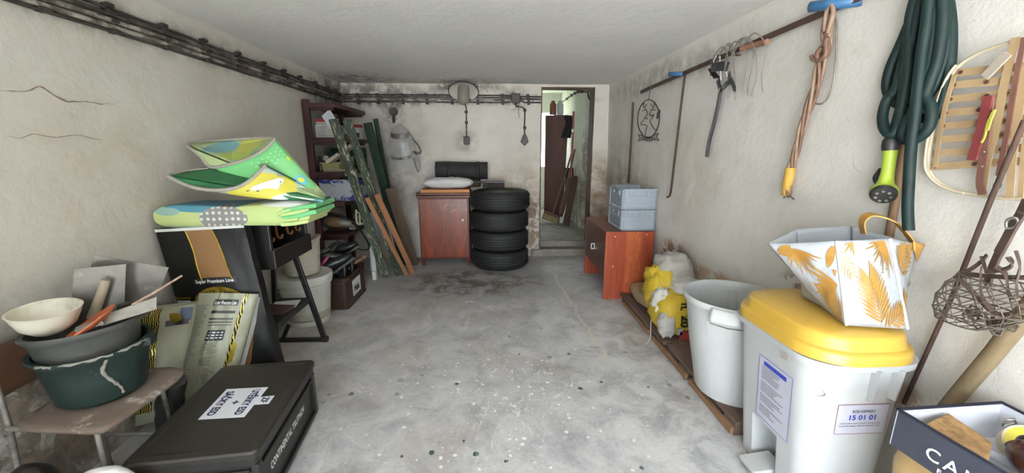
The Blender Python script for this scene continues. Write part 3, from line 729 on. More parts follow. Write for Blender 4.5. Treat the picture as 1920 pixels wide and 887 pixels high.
mb.loft([rrect(W_-.05, D_-.05, .02, .0), rrect(W_-.03, D_-.03, .02, .03), rrect(W_-.03, D_-.03, .02, H_-.03), rrect(W_, D_, .02, H_-.028), rrect(W_, D_, .02, H_)], smooth=False)
body = obj('body', mb, M_crate, t, world=False, bevel=.002)
mb = MB()   # stacking ribs, lower rim and corner posts
for sx in (-1, 1):
    for y in (-.285, .285): mb.box((sx*(W_/2-.012), y*.975, .125), (.022, .03, .21))
    mb.box((sx*(W_/2-.012), 0, .026), (.02, .56, .022)); mb.box((sx*(W_/2-.010), 0, .205), (.018, .55, .012))
for sy in (-1, 1):
    mb.box((0, sy*(D_/2-.012), .026), (.34, .02, .022)); mb.box((0, sy*(D_/2-.012), .205), (.34, .018, .012))
    for x in (-.12, .12): mb.box((x, sy*(D_/2-.012), .12), (.02, .018, .17))
obj('rib', mb, M_crate, t, world=False, bevel=.002)
mb = MB(); mb.loft([rrect(W_+.012, D_+.012, .022, H_+.001), rrect(W_+.016, D_+.016, .024, H_+.022), rrect(W_+.006, D_+.006, .024, H_+.030), rrect(W_-.05, D_-.05, .02, H_+.0305), rrect(W_-.056, D_-.056, .02, H_+.028)], smooth=False)
lid = obj('lid', mb, M_crate_lid, t, world=False, bevel=.003)
mb = MB(); zt = H_ + .0285
# the paper label: a sheet with a torn tab, its long edge along the crate
mb.prism([(-.090, -.094), (.077, -.105), (.080, .0), (.082, .091), (-.087, .102)], (0, 0, zt), (1,0,0), (0,1,0), .0012)
mb.prism([(.075, -.030), (.134, -.032), (.135, .022), (.075, .020)], (0, 0, zt+.0003), (1,0,0), (0,1,0), .0012)
lb = obj('paper_label', mb, M_paper, lid, world=False)
zl = zt + .0019
for s_, x, y, w, sz in (('UTĚRKY ESD', .030, .078, .166, .040), ('+', -.018, .008, None, .045), ('SÁČKY ESD', -.072, .080, .158, .040)):
    mb = text_mb(s_, sz, (x, y, zl), (0,-1,0), (1,0,0), .0016, w); obj('lettering', mb, M_ink, lid, world=False)
mb = text_mb('ZF', .036, (.096, .016, zl), (0,-1,0), (1,0,0), .0014, .038); obj('lettering', mb, M_ink, lid, world=False)
mb = text_mb('CONTINENTAL TRUTNOV', .042, (W_/2-.0143, -.188, .112), (0,1,0), (0,0,1), .0012, .352, space=1.05); obj('lettering', mb, M_white_print, body, world=False)

# ------------------------------------------------------------------ worn chair, tubs and tools at the left wall
M_seat = mat('paint_spattered_ply', '#574a41', '#6f6258', 6, .8, dirt='#b7afa6', damt=.45, dscale=9, bump=.2)
M_brownply = mat('brown_moulded_ply', '#4f3527', '#5f4230', 7, .6, dirt='#8f8175', damt=.25, dscale=14)
M_greymetal = mat('worn_grey_tube', '#6d6963', '#8a867f', 14, .55, .3, dirt='#3b3733')
t = thing('chair', 'worn moulded plywood chair with grey tube legs at the left wall', 'chair', (-1.43, 1.31, 0))
mb = MB()
def seat_pt(a, b, th):
    u = a*2-1; v = b*2-1; e = 1 - .10*abs(v)**6 
    x = -1.405 + .155*u*e; y = 1.335 + (.18 + .012*u)*v*(1 - .10*abs(u)**6)
    return (x, y, .420 - .022*max(0, u-.45)**1.5*2 + .006*u*u + th)
mb.grid(lambda a, b: seat_pt(a, b, 0), 16, 14); obj('seat', mb, M_seat, t, solid=.014)
mb = MB(); mb.grid(lambda a, b: (-1.625 - .01*math.cos((a*2-1)*1.3) - .012*b + .022*(a*2-1)**2, 1.33 + .17*(a*2-1)*(1-.12*(b*2-1)**4), .50 + .16*b), 16, 8); obj('backrest', mb, M_brownply, t, solid=.012)
for x, y, x2, y2, top in ((-1.33, 1.205, -1.325, 1.195, .412), (-1.33, 1.465, -1.325, 1.475, .412), (-1.60, 1.205, -1.615, 1.19, .63), (-1.60, 1.465, -1.615, 1.48, .63)):
    mb = MB(); mb.tube([(x2, y2, 0), (x, y, .40), (x, y, top)], .0085, 8); obj('leg', mb, M_greymetal, t)
for y in (1.20, 1.47):
    mb = MB(); mb.tube([(-1.325, y, .16), (-1.607, y, .16)], .008, 7); obj('stretcher', mb, M_greymetal, t)
    mb = MB(); mb.tube([(-1.33, y, .402), (-1.6, y, .402)], .009, 7); obj('seat_rail', mb, M_greymetal, t)
mb = MB(); mb.tube([(-1.335, 1.22, .398), (-1.335, 1.455, .398)], .008, 7); obj('stretcher', mb, M_greymetal, t)

def tub(name, label, c, r0, r1, h, m, tilt=None, drip=None, rimr=.012, ears=True):
    t = thing(name, label, 'tub', c)
    R = tilt or Matrix.Identity(3)
    mb = MB(); mb.lathe([(.001, .004), (r0-.012, .0), (r0, .014), (r0 + (r1-r0)*.5, h*.5), (r1-.004, h-.03), (r1+rimr*.3, h-.02), (r1+rimr, h-.008), (r1+rimr*.8, h), (r1-.004, h-.002), (r1-.010, h-.03), (r0-.008, .02), (.001, .012)], c, 44, R=R, closed=False)
    obj('tub_body', mb, m, t)
    return t
def drip_mat(name, base, b2, drip):
    m = NT(name); v = m.coord((1,1,1), rnd=False)
    c = m.ramp(m.noise(v, 5, 6, .7), [(.35, base), (.7, b2)])
    c = m.mix(m.rng(m.noise(v, 16, 8, .8), .60, .66, 0, .6), c, drip)
    m.bump(m.noise(v, 30, 4), .15, .004)
    return m.done(c, .6, 0, .35), m
M_green_tub = drip_mat('green_mortar_tub', '#111f1c', '#192a27', '#414d49')[0]
M_grey_tub = drip_mat('cement_grey_tub', '#353634', '#4b4b49', '#6f6d68')[0]
M_cement = mat('dried_cement', '#67635d', '#817d77', 18, .95, bump=.6)
gt = tub('mortar_tub', 'dark green mortar tub with a cement drip standing on the worn chair', (-1.43, 1.355, .434), .122, .150, .192, M_green_tub)
# a long run of dried cement down the side, and cement along the rim
mb = MB(); P = []
ang0 = math.radians(-42)
for i in range(15):
    k = i/14; z = .612 - .150*k; r = .150 - .028*(.626-z)/.192 + .002; a = ang0 - .10*math.sin(k*5) + .25*(1-k)**3*.6 + .22*k
    P.append((-1.43 + r*math.cos(a), 1.355 + r*math.sin(a), z))
mb.tube(P, [.002 + .005*abs(math.sin(i*1.7)) * (1 if i < 12 else .6) for i in range(15)], 7); mb.wobble(.003, 60); obj('cement_drip', mb, M_cement, gt)
for a0, a1 in ((-75, -30), (-25, 10), (-100, -82)):
    mb = MB(); n = 9
    P = [(-1.43 + .160*math.cos(math.radians(a0+(a1-a0)*i/n)), 1.355 + .160*math.sin(math.radians(a0+(a1-a0)*i/n)), .622 + .002*math.sin(i*2)) for i in range(n+1)]
    mb.tube(P, [.0015 + .004*abs(math.sin(i*2.3)) for i in range(n+1)], 6); mb.wobble(.003, 50); obj('cement_drip', mb, M_cement, gt)
mb = MB(); mb.box((-1.43+.158*math.cos(.3), 1.355+.158*math.sin(.3), .610), (.03, .05, .035), Rz(17)); obj('ear', mb, M_green_tub, gt, bevel=.006)
t2 = tub('mortar_tub', 'grey cement crusted tub nested in the green tub', (-1.435, 1.352, .515), .116, .146, .182, M_grey_tub, tilt=Ry(-4) @ Rx(-3))
M_ivory = mat('ivory_plastic', '#cbc4b2', '#d6d0c0', 7, .45, dirt='#8b8273', damt=.35)
mb = MB(); bc = (-1.515, 1.315, .690)
mb.lathe([(.001, .003), (.036, .0), (.045, .006), (.068, .028), (.081, .06), (.087, .080), (.090, .084), (.085, .085), (.078, .062), (.064, .034), (.040, .014), (.001, .011)], bc, 40, R=Rx(4) @ Ry(5))
tag(obj('bowl', mb, M_ivory, center=True), 'ivory plastic bowl resting in the grey tub', 'bowl')
M_steel = mat('cement_smeared_steel', '#55524d', '#6c6862', 10, .5, .5, dirt='#8d8880', damt=.4, dscale=12)
M_oldwood = wood('old_grip_wood', '#7d7060', '#9b8e7c', 'Z', 18, .8)
t = thing('plaster_float', 'steel plasterer float with wooden grip standing up in the tub', 'trowel', (-1.50, 1.42, .70))
u = Vector((.80, .42, .02)).normalized(); v = Vector((.14, .12, 1)).normalized()
mb = MB(); mb.prism([(-.065, -.06), (.085, -.06), (.085, .155), (-.055, .16)], (-1.50, 1.455, .715), u, v, .003); obj('blade', mb, M_steel, t)
mb = MB(); w = u.cross(v); o_ = Vector((-1.495, 1.455, .715)) + w*.03; mb.tube([o_ - v*.03 + u*0, o_ + v*.11 + u*.035], [.017, .014], 9); obj('grip', mb, M_oldwood, t)
t = thing('plaster_float', 'second steel float blade leaning behind the gripped one', 'trowel', (-1.45, 1.55, .70))
u2 = Vector((.80, .42, -.35)).normalized(); v2 = Vector((.42, .2, 1)).normalized()
mb = MB(); mb.prism([(-.10, -.12), (.12, -.12), (.12, .10), (-.10, .10)], (-1.475, 1.55, .775), u2, v2, .003); obj('blade', mb, M_steel, t)
mb = MB(); w2 = u2.cross(v2); o_ = Vector((-1.475, 1.55, .755)) - w2*.03; mb.tube([o_ - v2*.06, o_ + v2*.06], .014, 8); obj('grip', mb, M_oldwood, t)
mb = MB(); mb.lathe([(.001, .004), (.055, .0), (.09, .012), (.097, .016), (.094, .020), (.055, .008), (.001, .010)], (-1.375, 1.32, .705), 32, R=Rx(18) @ Ry(-28), sx=.85, sy=.85); tag(obj('plate', mb, mat('terracotta_plastic', '#8a4524', '#9c5230', 8, .55)), 'terracotta saucer tilted inside the grey tub', 'saucer')
t = thing('scraper', 'white plastered scraper with a thin rusty handle sticking out', 'scraper', (-1.32, 1.38, .74))
mb = MB(); mb.prism([(-.06, -.018), (.09, -.03), (.10, .02), (-.06, .022)], (-1.325, 1.375, .722), (.62, .72, .16), (-.5, .5, .5), .006); obj('blade', mb, mat('plaster_white', '#8f8b84', '#a8a49c', 20, .9, bump=.4), t)
mb = MB(); mb.tube([(-1.291, 1.380, 0.755), (-1.240, 1.420, 0.787), (-1.173, 1.470, 0.833)], [.005, .0045, .004], 7); obj('handle', mb, mat('rusty_rod', '#6b4c3c', '#a08a7c', 30, .8), t)
t = thing('wire_brush', 'small black brush lying on the rim of the grey tub', 'brush', (-1.28, 1.42, .76))
mb = MB(); mb.bar((-1.379, 1.420, 0.730), (-1.359, 1.450, 0.734), .03, .014); obj('brush_back', mb, M_crate, t)
mb = MB(); mb.bar((-1.381, 1.420, 0.719), (-1.365, 1.450, 0.723), .022, .014); obj('bristles', mb, M_bristle, t)
mb = MB(); mb.bar((-1.385, 1.27, .715), (-1.335, 1.315, .725), .035, .010); mb.wobble(.005, 40); tag(obj('plaster_lump', mb, M_cement), 'pale lump of plaster on the saucer in the tub', 'plaster')

# things in the gloom under and beside the chair
M_black_sack = mat('black_sack', '#121212', '#1d1c1c', 9, .35, bump=.5, bscale=14, bdist=.02)
mb = MB(); mb.ball((-1.455, 1.10, .175), .165, 10, sc=(.7, .45, 1.0)); mb.wobble(.025, 9, 2); tag(obj('sack', mb, M_black_sack), 'black crumpled plastic sack on the floor under the worn chair', 'sack')
def splotch(name, base, cols, scale=14):
    m = NT(name); v = m.coord((1,1,1), rnd=False); c = m.mix(0, base, base)
    for i, (cc, th) in enumerate(cols): c = m.mix(m.rng(m.noise(m.coord((1, 1.3, 1), rnd=True), scale + 3*i, 1, .5), th, th+.02), c, cc)
    m.bump(m.noise(v, 26, 4), .3, .006); return m.done(c, .5, 0, .4)
mb = MB(); mb.ball((-1.215, 1.075, .275), .10, 12, sc=(1.05, .55, .62)); mb.wobble(.022, 14, 5)
tag(obj('bag', mb, splotch('yellow_white_bag', '#dcdad6', [('#c9a71c', .53), ('#a3202e', .63)], 9)), 'small crumpled white and yellow bag in the bottom left foreground', 'bag')
mb = MB(); mb.box((-1.20, 1.075, .105), (.20, .10, .205)); mb.wobble(.008, 12); tag(obj('box', mb, M_crate, bevel=.015), 'low black box under the white and yellow bag', 'box')
M_darkstone = mat('dark_rubber', '#1d1c1b', '#2a2826', 20, .6)
mb = MB(); mb.tube(smooth_path([(-1.47, 1.62, .06), (-1.40, 1.56, .22), (-1.33, 1.53, .36)], 5), [.05, .05, .05, .05, .045, .05, .05, .045, .045, .045, .04], 10); tag(obj('hose_pipe', mb, M_darkstone), 'short ribbed black pipe standing behind the worn chair', 'pipe')

# ------------------------------------------------------------------ dog food sacks
def printed(name, base, rough=.3, extra=None, crinkle=.35):
    m = NT(name); v = m.coord((1,1,1), rnd=False); c = m.mix(0, base, base)
    m.bump(m.noise(m.coord((1,1,.6), rnd=False), 13, 5, .6, .8), crinkle, .02); return m.done(c, rough, 0, .35)
M_sackblack = printed('glossy_black_film', '#0b0b0b', .5, None, .15)
M_sacktan = printed('tan_stripe', '#7f5f3e', .4)
M_sackgrey = printed('grey_green_film', '#8b8b79', .3)
M_gold = mat('gold_foil', '#a98a2c', '#d9c053', 30, .25, .85, bump=.3)
def goldbar():
    m = NT('gold_black_bands'); v = m.coord((1,1,1), rnd=False); wv = m.n('ShaderNodeTexWave', bands_direction='X'); wv.inputs['Scale'].default_value = 38; wv.inputs['Distortion'].default_value = 5.0; wv.inputs['Detail'].default_value = 2
    m.l(v, wv.inputs['Vector']); c = m.ramp(wv.outputs['Fac'], [(.4, '#14120b'), (.55, '#8f7a28'), (.85, '#d8c668')])
    m.bump(m.noise(v, 15, 5), .5, .02); return m.done(c, .25, .55, .6)
M_goldbands = goldbar()
M_goldink = mat('gold_ink', '#a08a2e', '#c2ab4a', 10, .35, .6)
M_blackink = mat('black_ink', '#191919', rough=.5)
M_greyink = mat('grey_ink', '#4b4b45', rough=.6)

def sp(a): return max(0.0, math.sin(PI*min(1, max(0, a))))
# standing sack: front panel plane facing the room
t = thing('pet_food_sack', 'tall black pet food sack with tan stripe standing by the step ladder', 'sack', (-1.42, 2.02, 0))
A = Vector((-1.645, 1.955, .915)); Bq = Vector((-1.245, 1.990, .928)); C_ = Vector((-1.155, 1.985, .05)); D = Vector((-1.55, 1.945, .05))
def panel(a, b, off=0):
    top = A.lerp(Bq, a); bot = D.lerp(C_, a); p = top.lerp(bot, b)
    n = Vector((.06, -1, .08)).normalized()
    bulge = .032*sp(a)**.7*min(1, b*3)*(1 if b < .9 else (1-b)*10)
    return p + n*(bulge + .007*noise.noise(Vector((a*5, b*7, 1))) + off)
def sack_ring(b):
    n = 22; r = [panel(i/n, b) for i in range(n+1)]
    back = [panel(1-i/n, b) + Vector((0, .05 + .10*min(1, b*2.2)*sp(i/n)**.6, 0)) for i in range(n+1)]
    return r + back
mb = MB(); mb.loft([sack_ring(k/24) for k in range(25)]); obj('film', mb, M_sackblack, t, angle=60)
mb = MB(); mb.grid(lambda a, b: panel(.0+a*1.0, b*.016, .0035), 20, 2); obj('top_seam', mb, M_white_paint, t, label='white sewn top edge')
def stripe(a, b):
    c = .48 + .11*b + .012*math.sin(b*5); w = .15 + .022*b; return panel(c + (a-.5)*2*w, .017 + .30*b, .0025)
mb = MB(); mb.grid(stripe, 14, 20); obj('tan_stripe', mb, M_sacktan, t)
for s_ in (0, 1):
    mb = MB(); mb.tube([Vector(stripe(s_, k/20)) - Vector((0, .001, 0)) for k in range(21)], .003, 5); obj('gold_edge', mb, M_gold, t)
def surf_text(s, size, a0, b0, a1, wid, m, par, off=.006):
    """lettering laid along the sack panel and following its bulge"""
    tm = text_mb(s, 1.0, (0,0,0), (1,0,0), (0,1,0), .02, 1.0); hh = max(p[1] for p in tm.v); out = MB(); pts = []
    for x, y, z in tm.v: pts.append(panel(a0 + (a1-a0)*x, b0 - y/hh*size, off))
    out.add(pts, tm.f); return obj('lettering', out, m, par)
mb = MB(); mb.grid(lambda a, b: panel(.29 + .50*a, .295 + .034*b - .006*math.sin(PI*a), .004), 18, 3); bd = obj('name_band', mb, M_blackink, t)
surf_text('Super Premium Line', .020, .325, .320, .76, 1, M_white_print, bd)
def oval(a, b):
    th = PI*(1-a); rr = .5 + .5*b; return panel(.54 + .31*rr*math.cos(th), .46 - .115*rr*math.sin(th), .0045)
mb = MB(); mb.grid(oval, 28, 4); ov = obj('oval_badge', mb, M_gold, t)
for i, ch in enumerate('COMPLETE FOOD FOR'):
    if ch == ' ': continue
    th = PI*(.93 - .86*i/16); tm = text_mb(ch, 1.0, (0,0,0), (1,0,0), (0,1,0), .02); out = MB()
    ex = Vector((math.sin(th), 0, 0)); pts = []
    for x, y, z in tm.v:
        rr = .70 + y*.21; t2_ = th - x*.17; pts.append(panel(.54 + .31*rr*math.cos(t2_), .46 - .115*rr*math.sin(t2_), .0065))
    out.add(pts, tm.f); obj('lettering', out, M_blackink, ov)
mb = MB(); mb.grid(lambda a, b: panel(.01 + .20*a, .40 + .012*b, .004), 10, 2); obj('gold_line', mb, M_gold, t)
mb = MB(); mb.grid(lambda a, b: panel(.02 + .18*a, .42 + .10*b, .004), 10, 3); obj('pale_panel', mb, M_paper, t)

# the sack leaning in front of it, back side with small print towards us
t = thing('pet_food_sack', 'grey backed pet food sack with gold gussets leaning in front', 'sack', (-1.40, 1.86, 0))
A2 = Vector((-1.462, 1.915, .60)); B2 = Vector((-1.205, 1.955, .575)); C2 = Vector((-1.33, 1.775, .03)); D2 = Vector((-1.60, 1.73, .03))
NN = Vector((.25, -.85, .45)).normalized()
def panel2(a, b, off=0):
    p = A2.lerp(B2, a).lerp(D2.lerp(C2, a), b)
    bul = .055*sp(a)**.6*sp(.06+b*.94)**.6 + .010*noise.noise(Vector((a*4, b*5, 7))) + .012*math.exp(-((a-.42-.1*b)/.035)**2)
    return p + NN*(bul + off)
def ring2(b):
    n = 24; f = [panel2(i/n, b) for i in range(n+1)]; k = [panel2(1-i/n, b) - NN*(-.0 + .02 + .09*sp(i/n)**.7*sp(.1+b*.9)**.7) for i in range(n+1)]
    return f + k
mb = MB(); mb.loft([ring2(k/26) for k in range(27)]); obj('film', mb, M_sackgrey, t, angle=60)
mb = MB(); mb.grid(lambda a, b: panel2(.80 + .20*a + .0*b, .0 + b*.86, .003 - .012*a), 8, 24); obj('gold_gusset', mb, M_goldbands, t)
mb = MB(); mb.grid(lambda a, b: panel2(.985 + .045*a, .02 + b*.7, -.012 - .05*a), 4, 20); obj('white_gusset', mb, mat('silver_white_film', '#b9bab6', '#d2d3d0', 12, .3), t)
mb = MB(); mb.grid(lambda a, b: panel2(1.02 + .05*a, .28 + b*.55, -.06 - .05*a), 4, 16); obj('tan_gusset', mb, M_sacktan, t)
mb = MB(); mb.grid(lambda a, b: panel2(.34 + .40*a, .055 + .05*b, .0035), 10, 2); bd = obj('name_band', mb, M_blackink, t)
def text2(s, size, a0, b0, a1, m, par, off=.006, bold=.02):
    tm = text_mb(s, 1.0, (0,0,0), (1,0,0), (0,1,0), bold, 1.0); out = MB(); hh = max(p[1] for p in tm.v)
    out.add([panel2(a0 + (a1-a0)*x, b0 - y/hh*size, off) for x, y, z in tm.v], tm.f); return obj('lettering', out, m, par)
text2('Super Premium Line', .032, .36, .098, .72, M_white_print, bd)
for b0, b1, m_ in ((.15, .172, M_blackink), (.21, .225, M_greyink), (.24, .25, M_greyink), (.265, .272, M_greyink)):
    mb = MB(); mb.grid(lambda a, b: panel2(.36 + .38*a, b0 + (b1-b0)*b, .0035), 8, 1); obj('print_block', mb, m_, t)
mb = MB(); mb.grid(lambda a, b: panel2(.40 + .28*a, .31 + .085*b, .0035), 8, 2); tb = obj('feeding_table', mb, M_blackink, t)
mb = MB()
for r_ in range(3):
    for c_ in range(4): mb.add([panel2(.42 + .065*c_ + dx*.045, .325 + .022*r_ + dy*.008, .005) for dx, dy in ((0,0),(1,0),(1,1),(0,1))], [(0,1,2,3)])
obj('table_print', mb, M_white_print, tb)
mb = MB(); random.seed(3)
for a0, a1, b0, b1, st in ((.03, .30, .10, .62, .016), (.37, .66, .42, .50, .014), (.40, .62, .53, .60, .014), (.05, .33, .66, .80, .016), (.44, .70, .62, .74, .016)):
    b = b0
    while b < b1:
        e = a1 - random.random()*.12
        mb.add([panel2(a0, b, .003), panel2((a0+e)/2, b, .003), panel2(e, b, .003), panel2(e, b+st*.28, .003), panel2((a0+e)/2, b+st*.28, .003), panel2(a0, b+st*.28, .003)], [(0,1,4,5), (1,2,3,4)]); b += st
obj('small_print', mb, M_greyink, t, kind='stuff')
mb = MB(); mb.grid(lambda a, b: panel2(.84 + .12*a, .42 + .16*b, .006 - .012*a), 6, 8); em = obj('yellow_emblem', mb, M_goldink, t)
# third sack half hidden at the wall
t = thing('pet_food_sack', 'part of a gold and white pet food sack squeezed against the wall', 'sack', (-1.60, 1.86, 0))
def p3(a, b, off=0):
    p = Vector((-1.655, 1.80, .56)).lerp(Vector((-1.46, 1.87, .56)), a).lerp(Vector((-1.66, 1.66, .05)).lerp(Vector((-1.52, 1.72, .05)), a), b)
    return p + Vector((.2, -.9, .3)).normalized()*(.03*sp(a)*sp(b)**.5 + .012*noise.noise(Vector((a*5, b*8, 3))) + off)
mb = MB(); mb.loft([[p3(i/10, k/14) for i in range(11)] + [p3(1-i/10, k/14) + Vector((-.0, .05, 0)) for i in range(11)] for k in range(15)]); obj('film', mb, M_sackgrey, t, angle=60)
mb = MB(); mb.grid(lambda a, b: p3(.0 + .42*a, .0 + b*.9, .003), 6, 18); obj('gold_gusset', mb, M_goldbands, t)
mb = MB(); mb.lathe([(.001, .0), (.04, .0), (.04, .003), (.001, .003)], tuple(p3(.68, .10, .008)), 20, R=Rx(70), sy=.55); obj('gold_badge', mb, M_gold, t)
mb = MB(); mb.grid(lambda a, b: p3(.55 + .42*a, .12 + .05*b, .006), 6, 2); obj('black_band', mb, M_blackink, t)
mb = MB(); mb.grid(lambda a, b: p3(.78 + .22*a, .02 + .12*b, .005), 4, 3); obj('blue_panel', mb, mat('blue_ink', '#2c3e5c', rough=.4), t)

# ------------------------------------------------------------------ black step ladder with a tool tray on top
M_blackpaint = mat('black_paint', '#131313', '#1e1d1d', 14, .42, dirt='#47423c', damt=.3, dscale=12)
t = thing('step_ladder', 'black steel step ladder with an open tool tray on top', 'step ladder', (-1.38, 2.34, 0))
for y, (xf, xt) in ((2.135, (-1.235, -1.345)), (2.555, (-1.17, -1.315))):
    mb = MB(); mb.bar((xf, y, 0), (xt, y, .66), .034, .02, (0,1,0)); obj('front_leg', mb, M_blackpaint, t, bevel=.003)
    mb = MB(); mb.bar((-1.50, y, 0), (-1.44, y, .66), .028, .02, (0,1,0)); obj('rear_leg', mb, M_blackpaint, t, bevel=.003)
    mb = MB(); mb.bar((xf-.004, y, .017), (-1.50, y, .017), .028, .024, (0,1,0)); obj('foot_rail', mb, M_blackpaint, t, bevel=.003)
    mb = MB(); mb.box((xf+.002, y, .018), (.036, .034, .036)); obj('foot', mb, M_darkstone, t, bevel=.004)
    mb = MB(); mb.bar((-1.455, y, .02), (-1.40, y, .13), .022, .02, (0,1,0)); obj('brace', mb, M_blackpaint, t)
M_tread = mat('worn_black_tread', '#1c1b1a', '#2b2927', 20, .6, bump=.4, dirt='#57514a', damt=.4, dscale=10)
mb = MB(); mb.box((-1.335, 2.345, .316), (.19, .40, .022)); mb.box((-1.243, 2.345, .308), (.008, .40, .04)); obj('tread', mb, M_tread, t, bevel=.003)
# tray
mb = MB(); mb.box((-1.205, 2.35, .705), (.022, .44, .105)); obj('front_rail', mb, M_blackpaint, t, bevel=.004)
mb = MB(); mb.box((-1.42, 2.145, .78), (.42, .022, .265)); obj('side_panel', mb, M_blackpaint, t, bevel=.004)
mb = MB(); mb.box((-1.42, 2.555, .78), (.42, .022, .265)); obj('side_panel', mb, M_blackpaint, t, bevel=.004)
mb = MB(); mb.box((-1.62, 2.35, .78), (.02, .40, .265)); obj('back_panel', mb, M_blackpaint, t)
mb = MB(); mb.box((-1.415, 2.35, .663), (.42, .40, .014)); obj('tray_floor', mb, M_tread, t)
mb = MB(); mb.bar((-1.21, 2.16, .90), (-1.21, 2.545, .90), .02, .02); obj('top_bar', mb, M_blackpaint, t)
M_bronze = mat('bronze_hook', '#6b4727', '#83592f', 20, .5, .4)
for y in (2.19, 2.28, 2.40, 2.50):
    mb = MB(); mb.strap(smooth_path([(-1.25, y, .905), (-1.25, y, .83), (-1.245, y, .80), (-1.225, y, .795), (-1.22, y, .815)], 4), .016, .006, (0,1,0)); obj('hook', mb, M_bronze, t)
mb = MB(); mb.prism([(-.10, -.09), (.10, -.06), (.11, .07), (-.06, .10)], (-1.36, 2.31, .3335), (1,.05,0), (0,1,0), .006); tag(obj('offcut', mb, mat('brown_hardboard', '#3f2c25', '#573f35', 9, .6, dirt='#85786d')), 'brown hardboard offcut lying on the ladder tread', 'board')
mb = MB(); mb.prism([(-.06, -.07), (.09, -.07), (.09, .05), (-.06, .05)], (-1.35, 2.43, .328), (1,.2,0), (-.2,1,0), .003); tag(obj('paper_sheet', mb, M_paper), 'scrap of white paper under the hardboard on the tread', 'paper')

# ------------------------------------------------------------------ folded foam play mat
def matprint(name, base, patches, dots=None):
    """printed foam: soft colour fields (centre, radii, colour) in the mat's own space"""
    m = NT(name); v = m.coord((1,1,1), rnd=False); c = m.mix(0, base, base)
    for cc, rr, colr in patches: c = m.mix(m.blob(v, cc, rr, .02), c, colr)
    if dots:
        colr, sc_, zone, zr, dotc = dots; mk = m.blob(v, zone, zr, .02); c = m.mix(mk, c, colr)
        vo = m.n('ShaderNodeTexVoronoi'); vo.inputs['Scale'].default_value = sc_; vo.inputs['Randomness'].default_value = .15; m.l(m.coord((1, .5, 1), rnd=False), vo.inputs['Vector'])
        c = m.mix(m.math('MULTIPLY', mk, m.rng(vo.outputs['Distance'], .30, .25)), c, dotc)
    m.bump(m.noise(v, 90, 2), .12, .003); return m.done(c, .5, 0, .4)
t = thing('play_mat', 'big folded foam play mat with green and yellow prints on the ladder', 'play mat', (-1.28, 2.20, .90))
# material coordinates are relative to the thing's origin
M_slab = matprint('mat_print_slab', '#b4bf80', [((-.14, .0, .13), (.20, .5, .040), '#4a8093'), ((.19, -.1, .06), (.17, .4, .060), '#b3c682'), ((.28, 0, .135), (.18, .4, .020), '#c9cfc8'), ((-.30, -.2, .10), (.06, .2, .02), '#86a69c'), ((.0, -.2, .018), (.6, .4, .010), '#92a6a2')],
    ('#7f7e7b', 34, (-.04, -.2, .065), (.115, .35, .060), '#cfcdc8'))
M_greenfoam = mat('green_foam', '#5aa168', '#69ab74', 8, .55, bump=.1)
M_dkgreenfoam = mat('dark_green_foam', '#1c5a35', '#26683f', 20, .6, bump=.15)
M_piping = mat('grey_piping', '#a39c92', '#8e877e', 30, .7)
# lower folded slab: rounded section along y, thick fold on the right
def slab_sec(y, k):
    P = []
    for i in range(40):
        a = 2*PI*i/40; ca, sa = math.cos(a), math.sin(a)
        x = -1.278 + (.372)*math.copysign(abs(ca)**.35, ca); hz = .056 + .008*math.sin(x*9+y*5)
        z = .974 + hz*math.copysign(abs(sa)**.6, sa)*(1 - .10*max(0, -ca)**4) + .05*max(0, (x+1.2))
        P.append((x, y, z))
    return P
ys = [1.965, 1.975, 2.0, 2.05, 2.1, 2.15, 2.19, 2.225, 2.24]; sc_ = [.88, .96, 1, 1, 1, 1, 1, .97, .90]
mb = MB(); rings = []
for y, k in zip(ys, sc_):
    rings.append([(-1.278 + (p[0]+1.278)*(.97+.03*k), y, .972 + (p[2]-.972)*k) for p in slab_sec(y, k)])
mb.loft(rings); obj('folded_slab', mb, M_slab, t, angle=70)
# inner folds showing at the right end: curled green sheets
for pts, th, m_ in (([(-1.03, 1.000), (-.97, 1.012), (-.91, 1.022), (-.868, 1.026)], .022, M_greenfoam), ([(-1.04, .962), (-.97, .972), (-.91, .988), (-.872, .996)], .024, M_greenfoam), ([(-1.05, .932), (-.98, .938), (-.915, .950)], .020, M_slab)):
    mb = MB(); mb.strap(smooth_path([(x, 2.075, z) for x, z in pts], 4), .24, th, (0, 1, 0)); obj('inner_fold', mb, m_, t, bevel=.006)
mb = MB(); mb.tube(smooth_path([(-.99, 1.957, 1.008), (-1.045, 1.957, .992), (-1.055, 1.957, .972), (-1.02, 1.957, .955), (-.96, 1.957, .962)], 4), .007, 7); obj('fold_edge', mb, M_slab, t)
# two cone-like open pleats: mouth (left) -> apex line (right)
APEX0 = Vector((-.855, 2.00, 1.040)); APEX1 = Vector((-.905, 2.18, 1.055))
def pleat(lower, upper, nm, m_out, m_in, seed, low=1):
    lo = smooth_path(lower, 6); up = smooth_path(upper, 6); n = len(lo)-1
    def f(path, apex_shift, sgn=1):
        def g(a, b):
            i = min(n-1, int(a*n)); fr_ = a*n - i; p = path[i].lerp(path[min(i+1, n)], fr_)
            e = APEX0.lerp(APEX1, .15 + .55*a) + Vector((0, 0, apex_shift))
            q = p.lerp(e, b); bow = math.sin(PI*b)*.02*math.sin(PI*a)
            return q + Vector((0, -bow*.5, bow*.6*sgn))
        return g
    mb = MB(); mb.grid(f(lo, -.004, low), 24, 16); o1 = obj(nm, mb, [m_out, m_in] if seed == 1 else [m_in, m_out], t, solid=.010); o1.modifiers['solid'].material_offset = 1
    mb = MB(); mb.grid(f(up, .006), 24, 16); o2 = obj('inner_leaf', mb, m_in, t, solid=.010)
    mb = MB(); mb.tube(lo + up[::-1][1:-1], .0095, 7, closed=True); obj('piping', mb, M_piping, t)
    return o1, f(lo, -.004, low)
